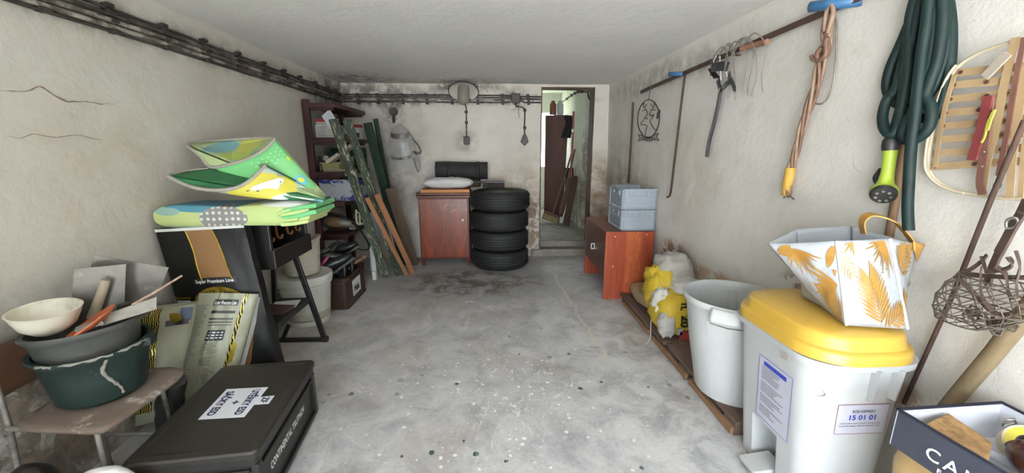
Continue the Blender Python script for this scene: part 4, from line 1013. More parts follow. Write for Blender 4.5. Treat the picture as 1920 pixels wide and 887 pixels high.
M_cow = matprint('mat_print_cow', '#a9bcb3', [((.14, -.25, .20), (.15, .3, .085), '#c4bb48'), ((.31, -.2, .155), (.13, .3, .030), '#cdd1cb'), ((.40, -.2, .14), (.03, .2, .012), '#6fa3bd')])
o1, f1 = pleat([(-1.578, 2.010, 1.166), (-1.474, 1.990, 1.121), (-1.351, 1.970, 1.102), (-1.249, 1.970, 1.112), (-1.181, 1.990, 1.148), (-1.137, 2.050, 1.212)], [(-1.596, 2.040, 1.167), (-1.563, 2.110, 1.183), (-1.469, 2.170, 1.196), (-1.358, 2.190, 1.206), (-1.244, 2.160, 1.210), (-1.148, 2.070, 1.214)], 'cow_leaf', M_cow, M_dkgreenfoam, 1, -1.3)
M_green_print = matprint('mat_print_green', '#68b070', [((.20, .0, .25), (.1, .3, .10), '#7abb7c')], None)
M_letters = matprint('mat_print_letters', '#a3b482', [((-.20, .1, .41), (.07, .4, .035), '#76a4a8'), ((-.06, .1, .42), (.07, .4, .05), '#b7bd5e'), ((-.06, .1, .36), (.10, .4, .02), '#a7b656'), ((.05, .1, .37), (.05, .4, .02), '#74a793'), ((.12, .1, .41), (.06, .4, .04), '#98ba8a')])
o2, f2 = pleat([(-1.594, 2.190, 1.308), (-1.526, 2.170, 1.262), (-1.468, 2.150, 1.205), (-1.360, 2.130, 1.217), (-1.248, 2.130, 1.252), (-1.172, 2.150, 1.300), (-1.147, 2.190, 1.344)], [(-1.622, 2.230, 1.317), (-1.613, 2.310, 1.332), (-1.553, 2.350, 1.338), (-1.462, 2.370, 1.347), (-1.347, 2.350, 1.353), (-1.252, 2.310, 1.355), (-1.168, 2.230, 1.350)], 'green_leaf', M_green_print, M_letters, 2, -.6)
mb = MB()   # printed back sheet inside the upper pleat
bk = [(-1.603, 2.205, 1.308), (-1.536, 2.185, 1.265), (-1.475, 2.165, 1.210), (-1.369, 2.145, 1.219), (-1.256, 2.145, 1.254), (-1.158, 2.200, 1.344)]; tp = [(-1.637, 2.270, 1.320), (-1.634, 2.340, 1.332), (-1.566, 2.370, 1.338), (-1.475, 2.390, 1.345), (-1.339, 2.360, 1.350), (-1.214, 2.290, 1.349)]
bk = smooth_path(bk, 5); tp = smooth_path(tp, 5); nn = len(bk)-1
def fb(a, b):
    i = min(nn-1, int(a*nn)); r_ = a*nn-i; return bk[i].lerp(bk[i+1], r_).lerp(tp[i].lerp(tp[i+1], r_), b)
mb.grid(fb, 20, 6); bs = obj('printed_leaf', mb, M_letters, t)
def onleaf(fn, pts, m, par, nm, lift=.009):
    """flat print following a leaf: polygon fan in (a, b) leaf coordinates"""
    mb = MB(); q = []
    for a, b in pts:
        p = Vector(fn(a, b)); px = Vector(fn(min(1, a+.01), b)); py = Vector(fn(a, min(1, b+.01))); nrm = (px-p).cross(py-p).normalized()
        if nrm.y > 0: nrm = -nrm
        q.append(p + nrm*lift)
    mb.add(q, [list(range(len(q)))]); return obj(nm, mb, m, par)
M_cowwhite = mat('print_white', '#dcdcd8', rough=.5); M_cowgrey = mat('print_grey', '#8c8b88', rough=.5); M_petal = mat('print_blue', '#5fb0c4', rough=.5); M_yel = mat('print_yellow', '#d6d24a', rough=.5)
# cow on the yellow field, flower on the green leaf
def ell(ca, cb, ra, rb, n=18, ph=0, wob=0): return [(ca + ra*(1+wob*math.sin(5*2*PI*k/n))*math.cos(2*PI*k/n+ph), cb + rb*(1+wob*math.sin(5*2*PI*k/n))*math.sin(2*PI*k/n+ph)) for k in range(n)]
onleaf(f1, [(.66,.12),(.72,.10),(.80,.14),(.87,.20),(.93,.27),(.95,.33),(.90,.36),(.84,.35),(.80,.37),(.76,.36),(.77,.31),(.74,.24),(.68,.20),(.64,.16)], M_cowwhite, o1, 'cow_print')
onleaf(f1, ell(.96, .245, .02, .035), M_cowgrey, o1, 'cow_patch', .011)
for a, b in ((.62, .13), (.66, .21)): onleaf(f1, ell(a, b, .018, .012), M_blackink, o1, 'cow_hoof', .011)
onleaf(f1, ell(.885, .325, .008, .008), M_blackink, o1, 'cow_eye', .012)
onleaf(f2, ell(.80, .62, .10, .085, 30, 0, .10), M_petal, o2, 'flower_petals'); onleaf(f2, ell(.80, .62, .05, .045), M_yel, o2, 'flower_centre', .011)
onleaf(f2, ell(.93, .30, .025, .03), M_yel, o2, 'bee_print'); 
for k in range(7): 
    for j in range(3): onleaf(f2, ell(.62+.05*k, .10+.06*j+.02*(k % 2), .010, .010, 8), mat('print_pale_green', '#a4e3a0') if 'print_pale_green' not in bpy.data.materials else bpy.data.materials['print_pale_green'], o2, 'dot')
mb = text_mb('H', .07, (0,0,0), (1,0,0), (0,1,0), .002); hv = []
for x, y, z in mb.v: hv.append(Vector(fb(.48 + x*2.6, .15 + y*8)) + Vector((.002, -.004, 0)))
m2 = MB(); m2.add(hv, mb.f); obj('lettering', m2, mat('print_ochre', '#8f9130'), bs)

# ------------------------------------------------------------------ white buckets
M_bucket = mat('white_bucket', '#bdbcb6', '#cbcac4', 6, .45, dirt='#8f8a7c', damt=.28, dscale=6)
M_bucket2 = mat('dirty_bucket', '#b7b2a3', '#c6c1b4', 9, .6, dirt='#7b7262', damt=.4, dscale=10)
t = thing('bucket', 'large white lidded plastic bucket on the floor beside the ladder', 'bucket', (-1.44, 2.925, 0))
c0 = (-1.44, 2.925, 0)
mb = MB(); mb.lathe([(.001, .004), (.145, 0), (.150, .01), (.178, .30), (.180, .355), (.001, .36)], c0, 40); bk_ = obj('bucket_body', mb, M_bucket, t)
mb = MB(); mb.lathe([(.181, .318), (.192, .32), (.195, .345), (.195, .372), (.188, .378), (.178, .37), (.165, .366), (.001, .366)], c0, 44); obj('lid', mb, M_bucket, t)
mb = MB(); mb.lathe([(.180, .30), (.186, .302), (.186, .312), (.180, .314)], c0, 40, closed=True); obj('collar', mb, M_bucket, t)
mb = MB(); mb.tube(smooth_path([(-1.63, 2.90, .305), (-1.60, 2.78, .292), (-1.52, 2.738, .29)], 5), .005, 6); mb.box((-1.515, 2.742, .292), (.03, .012, .018)); obj('bail', mb, M_bucket2, t)
mb = MB(); mb.lathe([(.1535, .04), (.1545, .05), (.1600, .10), (.159, .095)], c0, 40, closed=True); obj('scuff_band', mb, mat('grime_band', '#a39e90', '#b5b0a4', 14, .7), t)
t = thing('bucket', 'small dirty white bucket with a broken rim on the lidded bucket', 'bucket', (-1.455, 2.94, .379))
c1 = (-1.455, 2.94, .379); mb = MB(); N = 44; rings = []
def rimz(a):
    d = math.degrees(a) % 360
    return .225 + .055*max(0, math.cos(math.radians(d-20)))**1.0 - (.05 if 215 < d < 262 else 0) + .008*noise.noise(Vector((math.cos(a)*6, math.sin(a)*6, 0)))
for k, (r, f_) in enumerate(((.001, 0), (.115, 0), (.12, .03), (.130, .5), (.140, .92), (.146, .93), (.146, 1.0), (.137, 1.0), (.128, .5), (.115, .04), (.001, .035))):
    rings.append([(c1[0] + r*math.cos(2*PI*j/N), c1[1] + r*math.sin(2*PI*j/N), c1[2] + f_*rimz(2*PI*j/N)) for j in range(N)])
mb.loft(rings, cap0=False, cap1=False); obj('bucket_body', mb, M_bucket2, t)
mb = MB(); mb.tube(smooth_path([(-1.585, 2.88, .545), (-1.52, 2.79, .515), (-1.43, 2.775, .535), (-1.34, 2.82, .60), (-1.315, 2.90, .645)], 6), .005, 6); obj('bail', mb, M_bucket2, t)

# ------------------------------------------------------------------ maroon shelf rack in the far left corner
M_maroon = mat('maroon_paint', '#2c1012', '#421a1b', 10, .5, dirt='#1b0d0d', damt=.35, dscale=8)
t = thing('shelf_rack', 'maroon painted shelf rack in the far left corner', 'shelf', (-1.52, 4.13, 0))
for y in (3.725, 4.52):
    mb = MB(); mb.box((-1.645, y, .86), (.055, .045, 1.72)); obj('post', mb, M_maroon, t, bevel=.004)
SH = (1.690, 1.392, 1.085, .815, .510)
for z in SH:
    mb = MB(); mb.box((-1.52, 4.12, z-.02), (.27, .84, .04)); obj('shelf_board', mb, M_maroon, t, bevel=.003)
    for y in (3.745, 4.54):
        mb = MB(); mb.bar((-1.62, y, z-.05), (-1.42, y, z-.045), .02, .03); obj('bracket', mb, M_maroon, t)

M_carton = mat('white_carton', '#b9b7b4', '#c9c7c4', 8, .75)
M_red = mat('red_print', '#8f2a24', '#a23a30', 12, .6)
t = thing('carton', 'white printed carton on the upper shelf of the rack', 'box', (-1.50, 3.86, 1.392))
mb = MB(); mb.box((-1.515, 3.86, 1.452), (.20, .14, .115), Rz(4)); obj('carton_body', mb, M_carton, t, bevel=.003)
mb = MB(); random.seed(5)
for k in range(5): mb.box((-1.565 + .01*random.random(), 3.7862, 1.488-.018*k), (.05 + .03*random.random(), .0008, .004), Rz(4)); mb.box((-1.485, 3.7916, 1.482-.022*k), (.07, .0008, .002), Rz(4))
obj('small_print', mb, M_greyink, t, kind='stuff')
t = thing('carton', 'flat red and white box lying on the printed carton', 'box', (-1.55, 3.88, 1.51))
mb = MB(); mb.box((-1.555, 3.88, 1.523), (.13, .10, .024)); obj('box_base', mb, M_carton, t)
mb = MB(); mb.box((-1.555, 3.88, 1.548), (.135, .105, .026)); obj('box_lid', mb, M_red, t)
mb2 = MB(); mb2.loft([[(-1.540, 3.775, 1.581), (-1.463, 3.775, 1.645), (-1.419, 3.775, 1.563), (-1.352, 3.775, 1.423), (-1.395, 3.775, 1.414), (-1.479, 3.775, 1.479)], [(-1.550, 3.800, 1.583), (-1.473, 3.800, 1.648), (-1.429, 3.800, 1.565), (-1.361, 3.800, 1.424), (-1.405, 3.800, 1.414), (-1.489, 3.800, 1.480)]], smooth=False)
tag(obj('paper_bag', mb2, M_paper), 'white paper bag slumped against the printed carton', 'bag')
mb = MB(); mb.ball((-1.355, 3.87, 1.455), .06, 9, sc=(1.1, .9, 1.05)); mb.wobble(.018, 22, 3)
t = thing('clear_bag', 'clear plastic bag with a light bulb beside the printed carton', 'bag', (-1.385, 3.87, 1.392)); obj('bag_film', mb, M_clear, t)
mb = MB(); mb.ball((-1.345, 3.85, 1.452), .032, 8); obj('light_bulb', mb, mat('opal_bulb', '#c4c7cf', rough=.2), t)
t = thing('carton', 'small blue and red box at the far end of the upper shelf', 'box', (-1.43, 4.30, 1.392))
mb = MB(); mb.box((-1.44, 4.28, 1.45), (.16, .10, .11)); obj('carton_body', mb, M_carton, t)
mb = MB(); mb.box((-1.44, 4.28, 1.52), (.165, .105, .03)); obj('carton_lid', mb, M_red, t)
mb = MB(); mb.box((-1.44, 4.2285, 1.43), (.15, .002, .05)); obj('blue_label', mb, mat('blue_label', '#2f3c66', rough=.6), t)
mb = MB(); mb.box((-1.425, 4.12, 1.402), (.09, .12, .016), Rz(20)); tag(obj('saw_handle', mb, mat('orange_plastic', '#b04a22', rough=.5)), 'flat orange tool on the upper shelf', 'tool')

# third shelf: green crate, cream bins, spray can, lamp tray
M_greencrate = mat('green_crate', '#163a2c', '#1f4836', 10, .55)
t = thing('bottle_crate', 'dark green plastic lattice crate at the back of the third shelf', 'crate', (-1.47, 4.20, 1.085))
for y0, n_, horiz in ((4.05, 8, True),):
    pass
def lattice(o, u, v, w, h, nu, nv, parent, m, th=.006):
    o = Vector(o); u = Vector(u); v = Vector(v); nn = u.cross(v)
    for i in range(nu+1):
        mb = MB(); mb.bar(o + u*(w*i/nu), o + u*(w*i/nu) + v*h, .010, th, nn); obj('lattice_bar', mb, m, parent)
    for j in range(nv+1):
        mb = MB(); mb.bar(o + v*(h*j/nv), o + v*(h*j/nv) + u*w, .012, th, nn); obj('lattice_bar', mb, m, parent)
lattice((-1.60, 4.05, 1.092), (1,0,0), (0,0,1), .25, .21, 6, 4, t, M_greencrate)
lattice((-1.35, 4.05, 1.092), (0,1,0), (0,0,1), .30, .21, 6, 4, t, M_greencrate)
mb = MB(); mb.box((-1.475, 4.20, 1.096), (.25, .30, .01)); mb.box((-1.475, 4.345, 1.195), (.25, .008, .20)); mb.box((-1.60, 4.2, 1.195), (.008, .30, .20)); obj('crate_shell', mb, M_greencrate, t)
M_cream = mat('cream_plastic', '#8b8458', '#a09970', 8, .55, dirt='#5b5540', damt=.4)
def bin_mb(c, w, d, h, k=.85, th=.006):
    mb = MB(); x, y, z = c
    def rect(s, zz, inset=0): return [(x-w/2*s+inset, y-d/2*s+inset, zz), (x+w/2*s-inset, y-d/2*s+inset, zz), (x+w/2*s-inset, y+d/2*s-inset, zz), (x-w/2*s+inset, y+d/2*s-inset, zz)]
    mb.loft([rect(k, z), rect(1, z+h), rect(1.06, z+h), rect(1.06, z+h+.01), rect(1, z+h+.01, th), rect(k, z+.008, th)], smooth=False)
    return mb
t = thing('storage_bin', 'cream open bin at the front of the third shelf', 'bin', (-1.51, 3.86, 1.085))
obj('bin_body', bin_mb((-1.52, 3.86, 1.087), .19, .16, .075), M_cream, t)
t = thing('storage_bin', 'taller cream bin behind the front one on the third shelf', 'bin', (-1.42, 3.98, 1.085))
obj('bin_body', bin_mb((-1.425, 3.985, 1.087), .10, .10, .125, .95), M_cream, t)
mb = MB(); mb.lathe([(.001, .10), (.022, .10), (.028, .085), (.030, .0), (.030, -.06), (.001, -.06)], (-1.545, 3.845, 1.195), 18, R=Rx(80) @ Ry(10)); mb.lathe([(.012, .102), (.017, .102), (.017, .108), (.012, .108)], (-1.545, 3.845, 1.195), 14, R=Rx(80) @ Ry(10), closed=True)
tag(obj('spray_can', mb, mat('silver_can', '#8d8a86', '#a5a29e', 20, .35, .5)), 'silver spray can lying in the cream bin, base towards the room', 'can')
t = thing('batten_lamp', 'off-white batten tray leaning across the cream bins', 'tray', (-1.44, 3.84, 1.17))
mb = MB(); mb.bar((-1.52, 3.78, 1.165), (-1.30, 3.85, 1.325), .11, .010, (-.55, .1, .83)); mb.bar((-1.52, 3.725, 1.172), (-1.30, 3.795, 1.332), .008, .03, (-.55, .1, .83)); obj('tray_body', mb, mat('offwhite_tray', '#b5b0a0', '#c5c0b2', 9, .5), t)
for q in ((-1.47, 3.76, 1.222), (-1.42, 3.77, 1.255)): mb = MB(); mb.box(q, (.033, .03, .03)); obj('lamp_socket', mb, M_crate, t)
for i, (x, h, c1, lab) in enumerate(((-1.605, .14, '#1c1c1f', 'dark bottle beside the rack post on the third shelf'), (-1.585, .17, '#3b332f', 'brown bottle behind the dark one on the third shelf'))):
    mb = MB(); mb.lathe([(.001, 0), (.024, 0), (.026, .01), (.026, h*.6), (.012, h*.78), (.012, h), (.001, h)], (x, 3.80+.07*i, 1.087), 16); tag(obj('bottle', mb, mat('bottle_%s' % ('dark', 'brown')[i], c1, rough=.3)), lab, 'bottle')

# fourth shelf: paint smeared tray with a wire basket in it
def smeared():
    m = NT('blue_white_smears'); v = m.coord((1,1,1), rnd=False); s = m.xyz(v)
    nz = m.noise(m.coord((1,1,1.4), rnd=False), 14, 7, .75, 1.0); edge = m.math('ABSOLUTE', m.math('SUBTRACT', s['Z'], .095))
    k = m.math('ADD', nz, m.math('MULTIPLY', m.rng(edge, .03, .09), .16)); right = m.rng(s['X'], .05, .2, 0, .12); k = m.math('ADD', k, right)
    c = m.mix(m.rng(k, .60, .65), '#b4b7c0', '#2a3479'); c = m.mix(m.rng(m.noise(v, 40, 4, .7), .6, .66), c, '#c5c8d2')
    m.bump(nz, .25, .004); return m.done(c, .55, 0, .35)
t = thing('plastic_tray', 'blue plastic tray smeared with white paint on the fourth shelf', 'tray', (-1.425, 3.86, .817))
def trayrect(w, d, z, cx=-1.418, cy=3.865): return [(cx-w/2, cy-d/2, z), (cx+w/2, cy-d/2, z), (cx+w/2, cy+d/2, z), (cx-w/2, cy+d/2, z)]
mb = MB(); mb.loft([trayrect(.34, .20, .818), trayrect(.405, .25, 1.005), trayrect(.425, .27, 1.007), trayrect(.425, .27, 1.018), trayrect(.395, .24, 1.016), trayrect(.33, .19, .826)], smooth=False); obj('tray_body', mb, smeared(), t, bevel=.003)
t = thing('wire_basket', 'white wire basket with dark tins standing in the blue tray', 'basket', (-1.46, 3.86, .83))
M_wire = mat('white_wire', '#b7b2aa', '#c5c1ba', 20, .5)
bx0, bx1, by0, by1, bz0, bz1 = -1.565, -1.325, 3.79, 3.93, .85, 1.115
for z in (bz1, bz1-.05):
    mb = MB(); mb.tube([(bx0, by0, z+.004), (bx1, by0, z-.02), (bx1, by1, z-.02), (bx0, by1, z+.004)], .004, 6, closed=True); obj('ring_wire', mb, M_wire, t)
for k in range(11):
    x = bx0 + (bx1-bx0)*k/10; zt_ = bz1 + .004 - .024*k/10
    mb = MB(); mb.tube([(x, by0, zt_), (min(bx1, x+.02), by0, zt_-.05)], .0035, 5); obj('slanted_wire', mb, M_wire, t)
for x, y in ((bx0, by0), (bx1, by0), (bx1, by1), (bx0, by1)):
    mb = MB(); mb.tube([(x, y, bz1-.02), (x*.97 - 1.445*.03, y*.97+3.86*.03, bz0)], .004, 6); obj('upright_wire', mb, M_wire, t)
mb = MB(); mb.box((-1.45, 3.86, 1.01), (.22, .12, .10)); mb.wobble(.01, 20); tag(obj('tool_roll', mb, M_crate, bevel=.01), 'black tool roll standing in the white wire basket', 'tool roll')
mb = MB(); mb.box((-1.50, 4.25, .87), (.22, .30, .10)); tag(obj('toolbox', mb, M_maroon, bevel=.006), 'dark box at the back of the fourth shelf', 'box')

# fifth shelf: angle grinder with its cord, clamp
t = thing('angle_grinder', 'grey and tan angle grinder with black cord on the fifth shelf', 'grinder', (-1.50, 3.86, .512))
mb = MB(); mb.tube([(-1.60, 3.84, .60), (-1.585, 3.84, .60), (-1.50, 3.84, .595), (-1.485, 3.84, .595)], [.045, .058, .056, .05], 14); obj('motor_head', mb, mat('tan_housing', '#7d6142', '#9b7b55', 12, .5, dirt='#4a4036'), t)
mb = MB(); mb.tube([(-1.485, 3.84, .595), (-1.40, 3.84, .585), (-1.385, 3.84, .58)], [.048, .042, .03], 14); obj('gear_case', mb, mat('grey_casting', '#6f6c66', '#87847d', 12, .5, .3), t)
mb = MB(); mb.box((-1.375, 3.84, .555), (.05, .06, .05)); mb.cyl((-1.375, 3.81, .555), (-1.375, 3.79, .555), .012); obj('spindle_block', mb, M_greymetal, t)
mb = MB(); mb.tube(smooth_path([(-1.385, 3.82, .56), (-1.46, 3.80, .545), (-1.56, 3.80, .54), (-1.625, 3.80, .58), (-1.63, 3.80, .64), (-1.57, 3.80, .675), (-1.47, 3.79, .665), (-1.39, 3.79, .635), (-1.345, 3.80, .60), (-1.31, 3.85, .52), (-1.27, 3.90, .40), (-1.26, 3.92, .34)], 6), .009, 7); obj('power_cord', mb, M_visor, t); mb = MB(); mb.tube(smooth_path([(-1.60, 3.795, .56), (-1.64, 3.795, .62), (-1.585, 3.79, .69), (-1.50, 3.79, .685), (-1.42, 3.80, .66)], 5), .009, 7)
obj('power_cord', mb, M_visor, t)
mb = MB(); mb.tube(smooth_path([(-1.60, 3.79, .50), (-1.50, 3.78, .42), (-1.38, 3.80, .36), (-1.29, 3.84, .32), (-1.255, 3.90, .325), (-1.25, 3.93, .40)], 6), .0065, 6); obj('power_cord', mb, M_visor, t)
mb = MB(); mb.tube(smooth_path([(-1.335, 3.860, 0.719), (-1.342, 3.860, 0.630), (-1.331, 3.860, 0.577), (-1.285, 3.860, 0.582), (-1.248, 3.860, 0.592), (-1.229, 3.860, 0.640), (-1.224, 3.860, 0.703)], 3), .012, 8); mb.tube([(-1.336, 3.860, 0.698), (-1.307, 3.860, 0.688), (-1.311, 3.860, 0.577)], .010, 7)
tag(obj('clamp', mb, mat('cream_clamp', '#aaa78d', '#bdbaa0', 12, .5)), 'cream painted screw clamp hanging at the fifth shelf', 'clamp')
mb = MB(); mb.grid(lambda a, b: (-1.53 + .20*a, 4.32 + .02*math.sin(a*9), .77 - .16*b - .03*math.sin(a*7)*b), 12, 6); tag(obj('rag', mb, mat('dark_rag', '#2c2b29', '#3c3a37', 12, .9), solid=.015), 'dark rag hanging below the fourth shelf', 'rag')

# ------------------------------------------------------------------ brown crate marked Hala with boots and tools in it
M_browncrate = mat('brown_crate', '#2b1b14', '#38251c', 8, .45, dirt='#5a4a3e', damt=.25)
t = thing('bottle_crate', 'brown plastic crate with a paper label reading Hala', 'crate', (-1.355, 3.33, 0))
def hr(w, d, z, r=.03): return [(x-1.355, y+3.335, zz) for x, y, zz in rrect(w, d, r, z, 4)]
mb = MB(); mb.loft([hr(.292, .466, .006), hr(.30, .474, .012), hr(.30, .474, .235), hr(.31, .484, .238), hr(.31, .484, .268), hr(.286, .46, .268), hr(.28, .452, .02)], smooth=False, cap1=True); obj('crate_body', mb, M_browncrate, t)
for z in (.012, .225):
    mb = MB(); mb.loft([hr(.308, .482, z-.006, .032), hr(.312, .486, z, .034), hr(.308, .482, z+.006, .032)], smooth=False); obj('rib', mb, M_browncrate, t)
mb = MB(); mb.box((-1.2035, 3.33, .135), (.002, .19, .135)); lb = obj('paper_label', mb, M_paper, t)
mb = text_mb('Hala', .085, (-1.2015, 3.262, .098), (0,1,0), (0,0,1), .003, .125); obj('lettering', mb, M_blackink, lb)
M_bootrubber = mat('black_boot_rubber', '#101011', '#1b1b1d', 10, .35)
M_bootgrey = mat('grey_boot_trim', '#3b3c40', '#4b4c50', 10, .5)
M_pink = mat('pink_trim', '#a83a68', '#bd4f7d', 10, .6)
def boot(name, label, p, dirv, L_, hh, trim=None, cat='boot'):
    """a shoe lying with its sole along dirv: foot part, heel counter and an open collar"""
    t = thing(name, label, cat, p); d = Vector(dirv).normalized(); up = Vector((0,0,1)); up = (up - d*up.dot(d)).normalized(); sd = d.cross(up); P = Vector(p)
    mb = MB(); rings = []
    for k, (s, w, h, lift) in enumerate(((-.02, .02, .03, .02), (0, .032, .07, .0), (.15, .036, .09, 0), (.4, .036, .075, 0), (.7, .042, .055, 0), (.9, .036, .04, .004), (1.0, .012, .02, .012))):
        rings.append([P + d*(L_*s) + sd*(w*math.cos(a)) + up*(lift + h*hh*.5*(1+math.sin(a))) for a in [2*PI*i/12 for i in range(12)]])
    mb.loft(rings); obj('shoe_upper', mb, M_bootrubber, t)
    mb = MB(); mb.loft([[P + d*(L_*s) + sd*(w*x) + up*z for x, z in ((-1, -.012), (1, -.012), (1, .006), (-1, .006))] for s, w in ((-.01, .03), (.2, .036), (.45, .032), (.75, .044), (.98, .02))], smooth=False); obj('sole', mb, M_bootgrey, t)
    mb = MB(); cc = P + d*(L_*.16) + up*(.085*hh)
    mb.tube([cc + d*(.05*math.cos(a)) + sd*(.035*math.sin(a)) + up*(.012*math.cos(a)) for a in [2*PI*i/16 for i in range(16)]], .008, 6, closed=True); obj('collar', mb, trim or M_bootrubber, t)
    return t
boot('boot', 'black shoe with pink collar on top of the Hala crate', (-1.36, 3.16, .285), (.5, .2, .35), .24, 1.3, M_pink)
boot('boot', 'second pink trimmed black shoe, low at the front of the Hala crate', (-1.32, 3.20, .24), (-.1, 1, .25), .22, 1.1, M_pink)
boot('boot', 'black boot with toe up at the back left of the Hala crate', (-1.44, 3.34, .30), (.3, .5, .8), .22, 1.3)
boot('boot', 'black boot leaning right at the back of the Hala crate', (-1.36, 3.42, .36), (.55, .1, .35), .20, 1.2)
boot('boot', 'black boot lying across the others in the Hala crate', (-1.46, 3.24, .36), (.9, .3, .05), .25, 1.2, M_bootgrey)
for i, (x, y, z, lab) in enumerate(((-1.285, 3.30, .315, 'shiny trailer coupling ball cap in the middle of the Hala crate'), (-1.265, 3.43, .325, 'shiny ball cap at the right of the Hala crate'))):
    t = thing('ball_joint', lab, 'ball joint', (x, y, z-.04)); mb = MB(); mb.ball((x, y, z), .012, 7); obj('steel_ball', mb, mat('bright_steel', '#c9c9c6', rough=.2, metal=.9) if i == 0 else bpy.data.materials['bright_steel'], t)
    mb = MB(); mb.cyl((x, y, z-.10), (x, y, z-.005), .028, .018, 12); obj('socket_body', mb, M_bootrubber, t)
t = thing('hammer', 'hammer with a brown wooden handle sticking out of the Hala crate', 'hammer', (-1.25, 3.48, .27))
mb = MB(); mb.tube([(-1.30, 3.46, .268), (-1.215, 3.50, .315), (-1.17, 3.52, .345)], [.015, .017, .018], 9); obj('handle', mb, wood('hammer_handle', '#6b4a38', '#86624c', 'X', 14, .6), t)
mb = MB(); mb.box((-1.30, 3.46, .262), (.03, .10, .03), Rz(20)); obj('head', mb, M_steel, t, bevel=.003)
mb = MB(); mb.box((-1.29, 3.50, .31), (.10, .05, .02), Ry(-30)); mb.box((-1.33, 3.52, .30), (.02, .05, .09)); tag(obj('bracket', mb, M_greymetal), 'grey steel bracket at the far end of the Hala crate', 'bracket')

# ------------------------------------------------------------------ planks leaning in the corner
def camo(name, g1, g2, w, thr=.56):
    m = NT(name); v = m.coord((1.6, 1.6, .30)); nz = m.noise(v, 22, 7, .75, 1.4)
    c = m.ramp(m.noise(m.coord((1,1,.4)), 8, 4, .6), [(.35, g1), (.65, g2)]); c = m.mix(m.rng(nz, thr, thr+.05), c, w)
    c = m.mix(m.rng(m.noise(m.coord((1.5,1.5,.4)), 30, 4, .7), .62, .68), c, '#2a2620')
    m.bump(nz, .3, .003); return m.done(c, .7, 0, .3)
M_camo1 = camo('flaked_green_paint', '#333a2f', '#46503f', '#a9a696', .54); M_camo2 = camo('flaked_green_paint_dense', '#2f382d', '#3f4938', '#9c9a8c', .55)
M_dkgreen = camo('dark_green_paint', '#17291f', '#22382a', '#59665a', .64)
M_orangewood = wood('fresh_pine_strip', '#7f5438', '#a07453', 'Z', 8, .6); M_brownwood = wood('weathered_board', '#4f4034', '#6f5c4c', 'Z', 9, .75)
def leaning(name, label, bot, top, w, th, m, face=(0,-1,.25), grp=None):
    """one plank with its own frame along its length"""
    a = Vector(bot); b = Vector(top); d = (b-a); L_ = d.length; d.normalize(); n = Vector(face); n = (n - d*n.dot(d)).normalized(); u = d.cross(n)
    R = Matrix((u, n, d)).transposed(); mb = MB()
    nseg = 10; rings = []
    for k in range(nseg+1):
        z = L_*k/nseg; ww = w*(1 + .03*noise.noise(Vector((k*.7, w*9, 1)))); rings.append([(x*ww/2, y*th/2, z) for x, y in ((-1,-1),(1,-1),(1,1),(-1,1))])
    mb.loft(rings, smooth=False)
    o = obj(name, mb, m, world=False, bevel=.002); o.location = a; o.rotation_euler = R.to_euler()
    return tag(o, label, 'plank', grp)
leaning('plank', 'long plank with flaking green and white paint, nearest the shelf rack', (-1.120, 3.93, .006), (-1.345, 4.40, 1.535), .078, .022, M_camo1)
leaning('plank', 'second long green and white flaked plank from the shelf rack', (-.995, 3.99, .006), (-1.265, 4.44, 1.53), .070, .022, M_camo2)
leaning('plank', 'dark green painted plank behind the flaked pair', (-1.03, 4.36, .006), (-1.255, 4.60, 1.545), .085, .022, M_dkgreen)
leaning('plank', 'narrow dark green post standing behind the flaked planks', (-1.08, 4.50, .006), (-1.235, 4.64, 1.60), .045, .03, M_dkgreen)
leaning('plank', 'narrow fresh pine strip next to the flaked planks', (-.915, 3.98, .005), (-1.165, 4.44, .875), .038, .022, M_orangewood)
leaning('plank', 'wider fresh pine strip left of the weathered board', (-.868, 4.06, .005), (-1.105, 4.49, .895), .050, .022, M_orangewood)
leaning('plank', 'broad weathered brown board leaning beside the cupboard', (-.915, 4.36, .006), (-1.075, 4.63, .905), .105, .020, M_brownwood)
mb = MB(); mb.bar((-1.26, 3.99, .98), (-1.20, 4.0, .975), .03, .006); 
t = thing('batten', 'white painted batten standing beside the Hala crate', 'batten', (-1.23, 3.98, 0))
mb = MB(); mb.bar((-1.218, 3.90, .0), (-1.295, 4.10, .52), .045, .03, (0,-1,.3)); obj('batten_body', mb, M_white_paint, t, bevel=.003)
mb = MB(); mb.box((-1.213, 3.87, .045), (.035, .03, .085)); obj('batten_foot', mb, M_white_paint, t)
mb = MB(); mb.bar((-1.27, 4.12, .02), (-1.33, 4.30, .62), .12, .012, (0,-1,.3)); tag(obj('panel', mb, mat('bluish_panel', '#8b8f99', '#a0a4ad', 7, .6)), 'pale bluish panel leaning behind the white batten', 'panel')

# ------------------------------------------------------------------ low mahogany cabinet and grey boxes
def striped():
    m = NT('striped_mahogany'); v = m.coord((1,1,.06), rnd=False); s = m.xyz(m.coord((1,1,1), rnd=False))
    g = m.noise(v, 60, 6, .65, .6); c = m.ramp(g, [(.3, '#7a3220'), (.7, '#9c4a30')])
    band = m.math('MULTIPLY', m.rng(s['X'], -.07, -.04), m.rng(s['X'], .09, .06)); lw = m.ramp(m.noise(m.coord((1,1,.5), rnd=False), 22, 5, .6, 1.5), [(.3, '#97492a'), (.7, '#bf6d42')])
    c = m.mix(m.math('MULTIPLY', band, .8), c, lw); m.bump(g, .06, .002); return m.done(c, .38, 0, .45)
M_striped = striped()
M_cabdoor = wood('cabinet_door_veneer', '#3c1a12', '#5c2c1e', 'Y', 7, .28)
M_cabtop = wood('cabinet_top_veneer', '#5a2b1e', '#7c4130', 'Y', 9, .3)
M_edge = wood('cabinet_edge', '#9a5236', '#b06a49', 'Z', 9, .4)
t = thing('cabinet', 'low mahogany cabinet with a drop front and white D handle at right wall', 'cabinet', (1.185, 3.62, 0))
